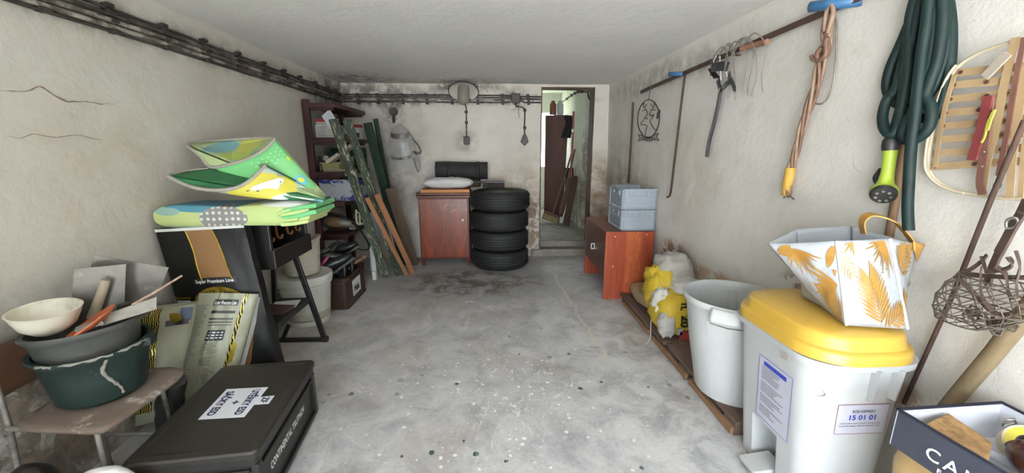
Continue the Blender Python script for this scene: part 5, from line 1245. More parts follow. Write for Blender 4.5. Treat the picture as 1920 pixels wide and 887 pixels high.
X0, X1, Y0, Y1, ZT = .955, 1.368, 3.235, 4.00, .605
mb = MB(); mb.box(((X0+X1)/2, Y0+.011, ZT/2), (X1-X0, .022, ZT)); o_ = obj('side_panel', mb, M_striped, t, bevel=.0015)
mb = MB(); mb.box((X0-.001, Y0+.011, ZT/2), (.004, .023, ZT-.002)); obj('edge_band', mb, M_edge, o_)
for x, y, z in ((1.03, Y0-.0005, .565), (1.025, Y0-.0005, .30), (1.30, Y0-.0005, .58)):
    mb = MB(); mb.cyl((x, Y0+.002, z), (x, Y0-.001, z), .005, n=10); obj('screw_cap', mb, M_white_paint, o_)
mb = MB(); mb.box(((X0+X1)/2, Y1-.011, ZT/2), (X1-X0, .022, ZT)); obj('side_panel', mb, M_striped, t, bevel=.0015)
mb = MB(); mb.box(((X0+X1)/2, (Y0+Y1)/2, ZT-.011), (X1-X0, Y1-Y0-.046, .022)); obj('top_panel', mb, M_cabtop, t)
mb = MB(); mb.box(((X0+X1)/2+.01, (Y0+Y1)/2, .205), (X1-X0-.03, Y1-Y0-.046, .02)); obj('bottom_panel', mb, M_cabtop, t)
mb = MB(); mb.box((X1-.01, (Y0+Y1)/2, .40), (.012, Y1-Y0-.046, .37)); obj('back_panel', mb, M_cabtop, t)
mb = MB(); mb.box((X0+.012, (Y0+Y1)/2, .395), (.02, Y1-Y0-.05, .385)); dr = obj('drop_front', mb, M_cabdoor, t, bevel=.002)
M_chrome = mat('dull_chrome', '#b9b6b0', rough=.25, metal=.9)
mb = MB(); mb.tube(smooth_path([(X0-.004, 3.615, .410), (X0-.03, 3.615, .412), (X0-.034, 3.60, .39), (X0-.03, 3.615, .365), (X0-.004, 3.615, .367)], 5), .005, 7); mb.bar((X0-.003, 3.615, .36), (X0-.003, 3.615, .418), .012, .006, (1,0,0)); obj('handle', mb, M_white_paint, dr, label='white D shaped handle')
mb = MB(); mb.cyl((X0+.002, 3.55, .39), (X0-.010, 3.55, .39), .010, n=12); mb.bar((X0-.012, 3.50, .39), (X0-.012, 3.57, .39), .006, .004); obj('key', mb, M_chrome, dr)

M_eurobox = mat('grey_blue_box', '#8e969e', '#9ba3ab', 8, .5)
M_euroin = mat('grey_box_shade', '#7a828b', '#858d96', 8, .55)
def euro(z0, label):
    t = thing('euro_box', label, 'box', (1.24, 3.475, z0), group='stacked grey boxes')
    w, d, h = .30, .40, .178
    def r(s, z, k=0): return [(1.24 + a, 3.475 + b, z0+z) for a, b, _ in rrect(w*s-k, d*s-k, .012, 0, 3)]
    mb = MB(); mb.loft([r(.93, 0), r(.935, .012), r(.965, .014), r(.97, h-.012), r(1, h-.010), r(1, h), r(.94, h), r(.93, .02), r(.9, .018)], smooth=False); obj('box_body', mb, M_eurobox, t)
    y = 3.475 - d/2*.967; x = 1.24 - w/2*.967
    def frame(c, u, uu, hh, tk=.007, dep=.007, nm='rib'):
        """four ribs framing a handle field on one side"""
        u = Vector(u); c = Vector(c); n_ = u.cross(Vector((0,0,1)))
        for a, b in ((c-u*uu/2+Vector((0,0,hh/2)), c+u*uu/2+Vector((0,0,hh/2))), (c-u*uu/2-Vector((0,0,hh/2)), c+u*uu/2-Vector((0,0,hh/2))), (c-u*uu/2-Vector((0,0,hh/2)), c-u*uu/2+Vector((0,0,hh/2))), (c+u*uu/2-Vector((0,0,hh/2)), c+u*uu/2+Vector((0,0,hh/2)))):
            mb = MB(); mb.bar(a, b, tk, dep*2, n_); obj(nm, mb, M_eurobox, t)
    frame((1.24, y, z0+.138), (1,0,0), .12, .044)
    frame((1.24, y, z0+.088), (1,0,0), .265, .158)
    for dx in (-.095, .095): mb = MB(); mb.bar((1.24+dx, y, z0+.105), (1.24+dx, y, z0+.168), .006, .012, (0,1,0)); obj('rib', mb, M_eurobox, t)
    mb = MB(); mb.bar((1.24-.13, y, z0+.108), (1.24+.13, y, z0+.108), .006, .010, (0,1,0)); obj('rib', mb, M_eurobox, t)
    frame((x, 3.475, z0+.140), (0,1,0), .20, .045); frame((x, 3.475, z0+.088), (0,1,0), .36, .158)
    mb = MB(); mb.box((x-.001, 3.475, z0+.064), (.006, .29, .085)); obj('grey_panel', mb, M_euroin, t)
    for k in range(7):
        yy = 3.475 - .15 + .05*k; mb = MB(); mb.box((x-.003, yy, z0+.012), (.012, .022, .016)); obj('foot', mb, M_eurobox, t)
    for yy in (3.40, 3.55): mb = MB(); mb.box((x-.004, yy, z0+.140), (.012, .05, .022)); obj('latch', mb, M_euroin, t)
    for sx in (-1, 1):
        for zz in (.06, .135): mb = MB(); mb.cyl((1.24+sx*.135, y+.004, z0+zz), (1.24+sx*.135, y-.009, z0+zz), .006, n=8); obj('stud', mb, M_eurobox, t)
    return t
euro(.606, 'lower of the two grey plastic boxes on the mahogany cabinet'); euro(.787, 'upper of the two grey plastic boxes, open top')

# ------------------------------------------------------------------ pallet, sacks
M_pallet = wood('dirty_pallet_wood', '#4b3b30', '#6a5648', 'Y', 7, .85, dirt='#857a6e', damt=.35)
M_pallet2 = wood('paler_pallet_wood', '#6f5138', '#8d6c4e', 'Y', 7, .8)
t = thing('pallet', 'low dirty wooden pallet on the floor along the right wall', 'pallet', (1.26, 2.25, 0))
for y in (1.58, 2.05, 2.55, 3.12): mb = MB(); mb.box((1.25, y, .025), (.30, .09, .05)); obj('bearer', mb, M_pallet, t)
for x, w, y0, y1, m_ in ((1.115, .055, 2.30, 3.18, M_pallet), (1.125, .05, 1.53, 2.28, M_pallet), (1.20, .10, 1.53, 3.18, M_pallet), (1.272, .030, 1.53, 2.75, M_pallet2), (1.34, .09, 1.53, 3.18, M_pallet)):
    mb = MB(); mb.box((x, (y0+y1)/2, .062 + .003*math.sin(x*40)), (w, y1-y0, .022)); mb.wobble(.003, 6, x); obj('plank', mb, m_, t, bevel=.003)
for y0, y1 in ((1.54, 1.95), (1.98, 2.5), (2.55, 3.1)): mb = MB(); mb.bar((1.092, y0, .022), (1.095, y1, .018), .03, .016, (1,0,0)); obj('edge_strip', mb, M_pallet2, t)
M_sackbeige = mat('dusty_paper_sack', '#86745a', '#a08c6c', 8, .85, bump=.4, bscale=14, bdist=.01)
M_sackyellow = mat('yellow_paper', '#b2941a', '#bfa430', 8, .6, bump=.5, bscale=20, bdist=.015, dirt='#a58c2f', damt=.2)
M_sackliner = mat('grey_liner', '#96928a', '#aba79f', 7, .7, bump=.6, bscale=12, bdist=.02)
mb = MB()
for k in range(1): 
    rings = []
    for i in range(13):
        s = i/12; y = 2.74 + .46*s; e = max(.25, math.sin(PI*min(1, max(0, .04+.92*s)))**.3)
        rings.append([(1.255 + .125*math.copysign(abs(math.cos(a))**.6, math.cos(a))*e, y, .135 + .058*math.copysign(abs(math.sin(a))**.7, math.sin(a))*e) for a in [2*PI*j/20 for j in range(20)]])
    mb.loft(rings)
mb.wobble(.010, 9, 4); t = thing('cement_sack', 'flat dusty paper sack lying between cabinet and torn yellow sack', 'sack', (1.255, 2.97, .074)); obj('paper', mb, M_sackbeige, t)
mb = MB(); mb.grid(lambda a, b: (1.17 + .15*a, 2.77 + .25*b, .202 + .006*noise.noise(Vector((a*6, b*6, 2)))), 8, 8); obj('yellow_print', mb, mat('faded_yellow_print', '#a3842f', '#b3954a', 10, .8), t)

t = thing('cement_sack', 'torn open yellow and grey cement sack on the pallet', 'sack', (1.22, 2.55, .075))
def lump(c, r, seed, amp, fr, sq=.75, n=30):
    """a crumpled closed form: superellipsoid with creases"""
    mb = MB(); rings = []
    for i in range(n//2+1):
        ph = -PI/2 + PI*i/(n//2); cp, sp_ = math.cos(ph), math.sin(ph)
        cp = max(1e-4, abs(cp)**sq); sp_ = math.copysign(abs(sp_)**sq, sp_); ring = []
        for j in range(n):
            a = 2*PI*j/n; ca, sa = math.cos(a), math.sin(a); ca = math.copysign(abs(ca)**sq, ca); sa = math.copysign(abs(sa)**sq, sa)
            d = Vector((ca*cp, sa*cp, sp_)); q = d*2.0 + Vector((seed, seed*.3, 0))
            k = 1 + amp*(noise.noise(q*fr) + .6*abs(noise.noise(q*fr*2.1)) - .25)
            ring.append(Vector(c) + Vector((d.x*r[0], d.y*r[1], d.z*r[2]))*k)
        rings.append(ring)
    mb.loft(rings, cap0=False, cap1=False); return mb
obj('yellow_body', lump((1.225, 2.475, .225), (.155, .15, .145), 2, .10, 1.2, .62), M_sackyellow, t, angle=180)
obj('yellow_flap', lump((1.16, 2.60, .34), (.095, .13, .155), 5, .32, 1.5), M_sackyellow, t, angle=180)
obj('grey_liner', lump((1.255, 2.62, .465), (.125, .13, .115), 9, .28, 1.4), M_sackliner, t, angle=180)
obj('grey_liner', lump((1.285, 2.48, .395), (.105, .12, .055), 12, .25, 1.4), mat('white_film', '#b9b6b0', '#c9c6c1', 7, .45, bump=.5, bscale=12, bdist=.02), t, angle=180)
obj('white_fold', lump((1.125, 2.47, .285), (.060, .07, .10), 15, .35, 1.6), mat('white_fold_paper', '#bcb8ae', '#cdc9c1', 8, .8, bump=.6, bscale=16, bdist=.02), t, angle=180)
obj('grey_fold', lump((1.13, 2.375, .165), (.055, .06, .09), 19, .25, 1.6), M_sackliner, t, angle=180)
YB = 2.475 - .157
mb = MB(); mb.box((1.30, YB-.002, .105), (.20, .006, .06)); obj('red_band', mb, mat('dark_red_print', '#7e2b25', rough=.7), t)
mb = MB(); mb.box((1.20, YB-.002, .135), (.035, .006, .045)); obj('barcode', mb, mat('barcode_grey', '#8b8a88', rough=.7), t)
for s_, sz, o__, u_, v_, w_ in (('20', .075, (1.20, YB-.006, .250), (0,0,-1), (1,0,0), .085), ('TL', .055, (1.19, YB-.006, .345), (0,0,-1), (1,0,0), .06), ('FLEXI', .045, (1.235, YB-.006, .312), (1,0,.06), (-.06,0,1), .12)):
    mb = text_mb(s_, sz, o__, u_, v_, .003, w_); obj('lettering', mb, M_blackink, t)
mb = MB()
for k in range(5): mb.box((1.305, YB-.004, .285-.020*k), (.10-.012*(k % 3), .003, .005))
obj('small_print', mb, M_greyink, t, kind='stuff')
mb = MB(); mb.tube(smooth_path([(1.08, 2.50, .20), (1.07, 2.47, .12), (1.06, 2.44, .03), (1.03, 2.42, .006), (1.01, 2.40, .006)], 5), .002, 5); obj('tie_string', mb, M_white_paint, t)

# ------------------------------------------------------------------ white round bin
M_whitebin = mat('white_bin_plastic', '#acadab', '#b7b8b6', 5, .4, dirt='#a19e96', damt=.22, dscale=7)
t = thing('dustbin', 'open white round plastic bin on the pallet beside the yellow lidded bin', 'bin', (1.222, 1.795, .075))
def slant(z): return (1.238 - .048*(z/.6), 1.79 + .012*(z/.6))
prof = [(.001, .076), (.172, .075), (.176, .085), (.205, .34), (.218, .53), (.220, .555), (.232, .558), (.236, .568), (.236, .584), (.230, .590), (.222, .586), (.215, .56), (.202, .34), (.170, .09), (.001, .088)]
mb = MB(); N = 56
mb.loft([[(slant(z)[0] + r*math.cos(2*PI*j/N), slant(z)[1] + r*math.sin(2*PI*j/N), z) for j in range(N)] for r, z in prof], cap0=False, cap1=False); obj('bin_body', mb, M_whitebin, t, angle=50)
def binpt(a, z, off=0):
    r = .176 + (.218-.176)*(z-.085)/.445 + off; c = slant(z); return (c[0] + r*math.cos(a), c[1] + r*math.sin(a), z)
ah = math.radians(-128)
mb = MB(); mb.grid(lambda a, b: (slant(.6)[0] + (.238+.022*math.sin(PI*b*.5))*math.cos(ah + .26*(a*2-1)), slant(.6)[1] + (.238+.022*math.sin(PI*b*.5))*math.sin(ah + .26*(a*2-1)), .584 - .062*b), 10, 6); obj('grip', mb, M_whitebin, t, solid=.006)
mb = MB(); P = [binpt(ah - .34, .535, .004), binpt(ah - .34, .495, .004), binpt(ah, .492, .004), binpt(ah + .34, .495, .004), binpt(ah + .34, .535, .004)]; mb.tube(P, .003, 5); obj('wire_loop', mb, M_greymetal, t)
for da in (-.42, .12, .26): mb = MB(); mb.tube([binpt(ah + da, z, .001) for z in (.12, .25, .38, .50)], .0022, 5); obj('moulded_line', mb, M_whitebin, t)
for s_ in (math.radians(60), math.radians(105)):
    mb = MB(); mb.tube([binpt(s_-.1, .36, -.006), binpt(s_-.1, .54, -.006), binpt(s_+.1, .54, -.006), binpt(s_+.1, .36, -.006)], .0025, 5); obj('moulded_panel', mb, M_whitebin, t)

# ------------------------------------------------------------------ pedal bin with yellow lid
M_pbin = mat('white_pedal_bin', '#adaeae', '#b8b9b9', 5, .32, dirt='#a9a7a1', damt=.12)
M_yellow = mat('yellow_lid', '#b8933a', '#c09c44', 5, .3, spec=.45)
t = thing('pedal_bin', 'white pedal bin with a big yellow lid in the right foreground', 'bin', (1.215, 1.34, 0))
NB = 18
def outline(z, off=0, notch=0):
    """closed outline of the body at height z with a notch for the pedal in its room side"""
    k = min(1, max(0, z/.64)); x0 = 1.098 - .070*k - off; x1 = 1.375 + .02*k + off; y0 = 1.135 - .045*k - off; y1 = 1.49 + .045*k + off; r = .055 + .055*k
    P = []
    for cx_, cy_, a0 in ((x1-r, y1-r, 0), (x0+r*.7, y1-r*.7, 90), (x0+r, y0+r, 180), (x1-r, y0+r, 270)):
        rr = r*.7 if a0 == 90 else r
        if a0 == 180:
            for yy, dd in ((1.405, 0), (1.404, notch), (1.262, notch), (1.261, 0)): P.append((x0 + dd, yy, z))
        for i in range(NB//2+1):
            a = math.radians(a0 + 90*i/(NB//2)); P.append((cx_ + rr*math.cos(a), cy_ + rr*math.sin(a), z))
    return P
rings = [outline(.0, -.01, .10), outline(.006, 0, .10), outline(.13, 0, .085), outline(.215, 0, .075), outline(.222, 0, 0)] + [outline(z) for z in (.3, .4, .5, .59, .600)] + [outline(.602, .016), outline(.627, .017)]
mb = MB(); mb.loft(rings); bb = obj('bin_body', mb, M_pbin, t, angle=45)
mb = MB(); mb.box((1.09, 1.333, .035), (.13, .10, .022), Ry(-8)); obj('pedal', mb, M_whitebin, t, bevel=.006)
# lid: skirt, step, dome
def lidring(s, z, off=0):
    P = []; cx_, cy_ = 1.2015, 1.3185; x0, x1, y0, y1 = 1.008, 1.395, 1.062, 1.575; hx, hy = (x1-x0)/2*s+off, (y1-y0)/2*s+off; r = min(hx, hy)*.72
    for qx, qy, a0 in ((1,1,0), (-1,1,90), (-1,-1,180), (1,-1,270)):
        for i in range(13):
            a = math.radians(a0 + 90*i/12); P.append((cx_ + qx*(hx-r) + r*math.cos(a), cy_ + qy*(hy-r) + r*math.sin(a), z))
    return P
mb = MB(); mb.loft([lidring(.97, .629), lidring(.99, .629), lidring(1.005, .632), lidring(1.0, .656), lidring(.990, .664), lidring(.975, .668), lidring(.935, .672), lidring(.925, .676), lidring(.90, .704), lidring(.885, .711), lidring(.86, .716), lidring(.76, .722), lidring(.5, .728), lidring(.1, .730)], cap0=True); obj('lid', mb, M_yellow, t, angle=26)
_P = outline(.45); WRAP0 = min(range(len(_P)), key=lambda i: _P[i][0] + _P[i][1])
def edge_at(z, off=.0015):
    P = outline(z, off); L_ = [0]
    for i in range(len(P)): a = Vector(P[i]); b = Vector(P[(i+1) % len(P)]); L_.append(L_[-1] + (b-a).length)
    return P, L_
def wrap(s, z, off=.0015):
    """point on the body outline: s metres along it measured from the near room-side corner"""
    P, L_ = edge_at(z, off)
    # start: outline vertex nearest to the near left corner
    i0 = WRAP0; q = (L_[i0] + s) % L_[-1]
    for i in range(len(P)):
        if L_[i] <= q <= L_[i+1]:
            f_ = (q - L_[i])/max(1e-9, L_[i+1]-L_[i]); return Vector(P[i]).lerp(Vector(P[(i+1) % len(P)]), f_)
    return Vector(P[0])
def wrapped_sheet(s0, s1, z0, z1, off, m, nm, par, nu=12, nv=2, skew=0):
    mb = MB(); mb.grid(lambda a, b: wrap(s0 + (s1-s0)*a, z0 + (z1-z0)*b + skew*(a-.5), off), nu, nv); return obj(nm, mb, m, par)
def wrapped_text(s_, s0, z0, w, h, off, m, par, bold=.0):
    tm = text_mb(s_, 1.0, (0,0,0), (1,0,0), (0,1,0), bold, 1.0); hh = max(p[1] for p in tm.v); mb = MB()
    mb.add([wrap(s0 + x*w, z0 + y/hh*h, off) for x, y, z in tm.v], tm.f); return obj('lettering', mb, m, par)
M_label = mat('pale_label', '#b3b2bf', '#bdbcc9', 5, .35)
M_blueink = mat('blue_ink_print', '#2c3f9c', rough=.5); M_redline = mat('red_line', '#8e4b5b', rough=.5)
lab = wrapped_sheet(.075, .255, .352, .470, .0015, M_label, 'code_label', t)
mb = MB()
for z in (.352, .4695): mb.add([wrap(.075 + .18*k/12, z + dz, .0022) for dz in (0, .0018) for k in range(13)], [(k, k+1, k+14, k+13) for k in range(12)])
for s_ in (.075, .2535): mb.add([wrap(s_, .352, .0022), wrap(s_+.0015, .352, .0022), wrap(s_+.0015, .470, .0022), wrap(s_, .470, .0022)], [(0,1,2,3)])
obj('label_border', mb, M_redline, lab)
wrapped_text('KÓD ODPADU', .128, .4385, .078, .0135, .0026, M_blackink, lab, .012)
wrapped_text('15 01 01', .120, .4100, .092, .0195, .0026, M_blueink, lab, .03)
wrapped_text('Obaly kódem stejné složenina nebezpečného', .092, .3935, .140, .0062, .0026, M_greyink, lab); wrapped_text('skupinového odpadu - Papírové a lepenkové obaly', .089, .3830, .142, .0062, .0026, M_greyink, lab)
doc = wrapped_sheet(-.245, -.065, .235, .515, .0015, M_label, 'notice_sheet', t, 8, 4)
mb = MB()
for z in (.240, .510): mb.add([wrap(s_, zz, .0022) for s_, zz in ((-.243, z-.001), (-.067, z-.001), (-.067, z+.001), (-.243, z+.001))], [(0,1,2,3)])
for s_ in (-.243, -.068): mb.add([wrap(s_, .240, .0022), wrap(s_+.002, .240, .0022), wrap(s_+.002, .510, .0022), wrap(s_, .510, .0022)], [(0,1,2,3)])
obj('sheet_border', mb, M_blueink, doc)
wrapped_sheet(-.215, -.095, .478, .496, .0024, M_blueink, 'blue_heading', doc, 6, 1)
mb = MB(); random.seed(11)
for k in range(22):
    z = .468 - .0095*k
    if k in (6, 12, 17): continue
    e = -.095 - .07*random.random(); mb.add([wrap(-.225, z, .0024), wrap(e, z, .0024), wrap(e, z+.0026, .0024), wrap(-.225, z+.0026, .0024)], [(0,1,2,3)])
obj('small_print', mb, M_greyink, doc, kind='stuff')
wrapped_sheet(-.135, -.10, .560, .588, .002, mat('metal_tag', '#9a948c', '#aaa49c', 12, .5), 'metal_tag', t, 4, 1)
for s_ in (.165, .235):     # hanging lugs under the rim
    mb = MB(); p0 = wrap(s_, .61, 0); p1 = wrap(s_, .495, 0); n_ = (p0 - Vector((1.21, 1.3, p0.z))).normalized(); n_.z = 0
    mb.loft([[p0, p0 + n_*.030, p1 + n_*.022, p1], [p0 + Vector((.008, .002, 0)), p0 + n_*.030 + Vector((.008, .002, 0)), p1 + n_*.022 + Vector((.008, .002, 0)), p1 + Vector((.008, .002, 0))]], smooth=False); obj('lug', mb, M_pbin, t)
mb = MB(); mb.tube(smooth_path([wrap(.0, .53, .0), wrap(.03, .52, .004), wrap(.035, .50, .004), wrap(.01, .485, 0)], 4), .004, 6); obj('tape_fold', mb, M_whitebin, t)

# ------------------------------------------------------------------ shopping bag with palm leaves on the lid
M_bagwhite = mat('white_woven_bag', '#9fa2a6', '#aaadb1', 5, .35, bump=.5, bscale=9, bdist=.02)
M_ochre = mat('ochre_print', '#8d6425', '#9a7436', 14, .4); M_ochre2 = mat('pale_ochre_print', '#93733f', '#a0814f', 14, .4)
M_tan = mat('tan_webbing', '#a5782f', '#b58a42', 12, .6)
t = thing('shopping_bag', 'white shopping bag printed with golden palm leaves on the yellow lid', 'bag', (1.20, 1.22, .732))
K = dict(A=(.992, 1.35, .962), B=(1.085, 1.175, 1.012), C=(1.262, 1.175, 1.018), D=(1.418, 1.21, .985), b=(1.150, 1.150, .733), c=(1.322, 1.115, .733), a=(1.195, 1.295, .733), d=(1.385, 1.215, .80), E=(1.15, 1.42, 1.00), F=(1.36, 1.42, 1.01), e=(1.20, 1.40, .733), f=(1.375, 1.36, .733))
K = {k: Vector(v) for k, v in K.items()}
def bagpanel(tl, tr, br, bl, bulge, seed):
    tl, tr, br, bl = (K[q] for q in (tl, tr, br, bl)); n_ = (tr-tl).cross(bl-tl).normalized()
    if n_.y > 0: n_ = -n_
    def f(a, b, off=0):
        p = tl.lerp(tr, a).lerp(bl.lerp(br, a), b); k = sp(a)**.7*sp(.08+.9*b)**.7
        return p + n_*(bulge*k + .007*k*noise.noise(Vector((a*4+seed, b*5, seed))) + off)
    return f
PF = bagpanel('B', 'C', 'c', 'b', .022, 1); PL = bagpanel('A', 'B', 'b', 'a', .012, 2); PR = bagpanel('C', 'D', 'd', 'c', .010, 3); PB = bagpanel('F', 'E', 'e', 'f', -.01, 4)
for f_, nm in ((PF, 'front_panel'), (PL, 'gusset'), (PR, 'gusset'), (PB, 'back_panel'), (bagpanel('E', 'A', 'a', 'e', .0, 5), 'gusset'), (bagpanel('D', 'F', 'f', 'd', .0, 6), 'gusset')):
    mb = MB(); mb.grid(f_, 16, 16); o_ = obj(nm, mb, M_bagwhite, t, solid=.0022)
    if nm == 'front_panel': front_o = o_
    if f_ is PL: left_o = o_
    if f_ is PR: right_o = o_
mb = MB(); mb.add([K[q] + Vector((0, 0, .002)) for q in 'abcdfe'], [(0,1,2,3,4,5)]); obj('bag_base', mb, M_bagwhite, t, solid=.003)
def leaflet(f_, p, ang, L_, w, out, ax=1.0, off=.0042):
    """a pointed leaflet in panel coordinates"""
    c, s_ = math.cos(ang), math.sin(ang); n = 5; top = []; bot = []
    for k in range(n+1):
        q = k/n; ww = w*math.sin(PI*min(.97, q*.9+.08))**.8; x = L_*q
        top.append((p[0] + (x*c - ww*s_)*ax, p[1] - (x*s_ + ww*c))); bot.append((p[0] + (x*c + ww*s_)*ax, p[1] - (x*s_ - ww*c)))
    for i in range(n):
        quad = (top[i], top[i+1], bot[i+1], bot[i])
        if all(-.0 <= a <= 1 and .0 <= b <= 1 for a, b in quad): out.add([f_(a, b, off) for a, b in quad], [(0,1,2,3)])
def frond(f_, base, ang, L_, nl, ll, w, m, par, spread=1.0):
    mb = MB(); leaflet(f_, base, ang, L_, .006, mb)
    for k in range(nl):
        q = .08 + .9*k/(nl-1); p = (base[0] + L_*q*math.cos(ang), base[1] - L_*q*math.sin(ang)); l_ = ll*(1 - .6*abs(q-.4))
        for sg in (-1, 1): leaflet(f_, p, ang + sg*spread*(.95 - .45*q), l_, w, mb)
    obj('palm_leaf', mb, m, par)
def fan(f_, base, a0, a1, L_, nl, w, m, par):
    mb = MB()
    for k in range(nl): leaflet(f_, base, a0 + (a1-a0)*k/(nl-1), L_*(.8+.2*math.sin(k*2.1)), w, mb)
    obj('palm_leaf', mb, m, par)
frond(PF, (.56, .97), math.radians(106), .56, 12, .36, .017, M_ochre, front_o)
frond(PF, (.60, 1.0), math.radians(28), .42, 8, .26, .017, M_ochre, front_o)
fan(PF, (.86, .02), math.radians(183), math.radians(275), .44, 13, .011, M_ochre, front_o)
fan(PF, (.26, .02), math.radians(190), math.radians(260), .20, 4, .012, M_ochre, front_o)
frond(PF, (-.02, .1), math.radians(-60), .30, 6, .18, .010, M_ochre2, front_o)
fan(PL, (.42, .06), math.radians(185), math.radians(340), .40, 17, .014, M_ochre, left_o)
fan(PL, (.98, .05), math.radians(240), math.radians(262), .36, 2, .06, M_ochre, left_o)
fan(PL, (.95, .50), math.radians(150), math.radians(230), .62, 8, .018, M_ochre, left_o)
frond(PL, (.92, .98), math.radians(125), .48, 10, .34, .016, M_ochre, left_o)
fan(PL, (.10, .12), math.radians(0), math.radians(20), .3, 2, .05, M_ochre, left_o)
frond(PR, (.15, .45), math.radians(55), .55, 10, .36, .020, M_ochre, right_o); fan(PR, (.1, .75), math.radians(60), math.radians(-60), .25, 4, .04, M_ochre, right_o)
for fr_, a in ((PF, .0), (PF, 1.0)):
    mb = MB(); mb.strap([fr_(a, k/14, .004) for k in range(15)], .008, .004, (1, 0, 0)); obj('white_seam', mb, M_white_paint, t)
mb = MB()
tm = text_mb('WWW.PE', 1.0, (0,0,0), (1,0,0), (0,1,0), .01, 1.0); mb.add([PR(.34 + .36*x, .62 - y*.07, .005) for x, y, z in tm.v], tm.f); obj('lettering', mb, M_greyink, right_o)
mb = MB()
for k in range(2): mb.add([PF(a, .34 + .03*k + dz, .004) for a, dz in ((.08, 0), (.78 - .1*k, -.02), (.78 - .1*k, -.014), (.08, .006))], [(0,1,2,3)])
obj('small_print', mb, M_greyink, front_o)
mb = MB(); mb.strap(smooth_path([(1.30, 1.30, 1.005), (1.295, 1.31, 1.05), (1.315, 1.30, 1.075), (1.36, 1.27, 1.06), (1.385, 1.25, 1.03), (1.40, 1.22, .99)], 5), .042, .004, (.3, .8, .1)); obj('handle', mb, M_tan, t)
mb = MB(); mb.grid(lambda a, b: PR(.62 + .40*a, -.02 + .34*b*(.35+.65*a), .006), 8, 6); obj('tan_corner', mb, M_tan, t, solid=.003)

# ------------------------------------------------------------------ beige canister and cardboard tray in the right foreground
M_beige = mat('beige_plastic', '#a88c5c', '#b79c6d', 5, .45)
t = thing('canister', 'beige plastic canister standing under the dark blue cardboard tray', 'canister', (1.29, .82, 0))
def cr(x0, x1, y0, y1, r, z): return [(a + (x0+x1)/2, b + (y0+y1)/2, z) for a, b, _ in rrect(x1-x0, y1-y0, r, z, 6)]
mb = MB(); mb.loft([cr(1.19, 1.42, .70, .955, .05, .0), cr(1.185, 1.425, .695, .96, .06, .02), cr(1.17, 1.425, .69, .965, .07, .30), cr(1.16, 1.425, .69, .97, .07, .40), cr(1.175, 1.42, .70, .965, .07, .46), cr(1.20, 1.40, .73, .94, .06, .490)]); obj('canister_body', mb, M_beige, t, angle=60)
mb = MB(); mb.tube(smooth_path([(1.165, .80, .40), (1.145, .80, .36), (1.145, .80, .26), (1.168, .80, .21)], 5), .013, 8); obj('handle', mb, M_beige, t)
M_navy = mat('navy_board', '#2a2d38', '#343844', 8, .7, dirt='#6d707a', damt=.2, dscale=10)
M_navyedge = mat('navy_edge', '#15162a', rough=.6); M_whiteboard = mat('white_card', '#c6c7d0', '#cfd0d8', 5, .6)
t = thing('cardboard_tray', 'dark blue open cardboard tray with white inside, lettered CAN', 'box', (1.27, .74, .495))
x0, x1, y0, y1, z0, z1 = 1.098, 1.425, .50, .905, .494, .602
for nm, a, b in (('lettered', (x0, y1), (x0+.035, y0)), ('side', (x0, y1), (x1, y1+.015)), ('side', (x1, y1+.015), (x1+.0, y0)), ('side', (x0+.035, y0), (x1, y0))):
    a = Vector((*a, 0)); b = Vector((*b, 0)); d = (b-a).normalized(); n_ = Vector((d.y, -d.x, 0)); cen = Vector(((x0+x1)/2, (y0+y1)/2, 0))
    if n_.dot(cen - a) < 0: n_ = -n_
    mb = MB(); zz = Vector((0, 0, z0)); Z1 = Vector((0, 0, z1))
    mb.loft([[a+zz, b+zz, b+zz+n_*.004, a+zz+n_*.004], [a+Z1, b+Z1, b+Z1+n_*.004, a+Z1+n_*.004]], smooth=False); s_o = obj('outer_side', mb, M_navy, t)
    mb = MB(); mb.loft([[a+zz+n_*.0042, b+zz+n_*.0042, b+zz+n_*.006, a+zz+n_*.006], [a+Z1+n_*.0042, b+Z1+n_*.0042, b+Z1+n_*.006, a+Z1+n_*.006]], smooth=False); obj('inner_side', mb, M_whiteboard, t)
    mb = MB(); mb.bar(a+Z1+n_*.003, b+Z1+n_*.003, .007, .005); obj('rim', mb, M_navyedge, t)
    if nm == 'lettered': lettered = (s_o, a, d, n_)
mb = MB(); mb.box(((x0+x1)/2, (y0+y1)/2+.004, z0+.003), (x1-x0-.02, y1-y0-.01, .005)); obj('tray_floor', mb, M_whiteboard, t)
s_o, a, d, n_ = lettered
mb = text_mb('CAN', .048, a + d*.085 - n_*.0012 + Vector((0, 0, z0+.030)), d, (0, 0, 1), .0005, .11, space=1.3); obj('lettering', mb, M_white_print, s_o)
mb = text_mb('FOO', .016, a + d*.115 - n_*.0012 + Vector((0, 0, z0+.010)), d, (0, 0, 1), .0005, .05, space=1.5); obj('lettering', mb, M_white_print, s_o)
M_cork = mat('rough_chipboard', '#6d5232', '#9b7a50', 45, .9, bump=1.0, bscale=60, bdist=.006)
mb = MB(); mb.loft([[(1.13, .86, .505), (1.235, .895, .505), (1.235, .80, .505), (1.15, .74, .505)], [(1.135, .865, .582), (1.24, .895, .590), (1.255, .805, .572), (1.155, .735, .578)]], smooth=False); mb.wobble(.004, 30)
tag(obj('chipboard_block', mb, M_cork, bevel=.004), 'rough brown chipboard block lying in the cardboard tray', 'block')
t = thing('tape_roll', 'roll of yellow tape lying in the cardboard tray', 'tape', (1.37, .80, .50))
rc = (1.372, .815, .545); Rr = Rx(38) @ Ry(-30)
mb = MB(); mb.lathe([(.026, -.02), (.045, -.02), (.045, .02), (.026, .02)], rc, 28, R=Rr, closed=True); obj('wound_tape', mb, mat('yellow_tape', '#b3a72c', '#c9bd45', 40, .5), t)
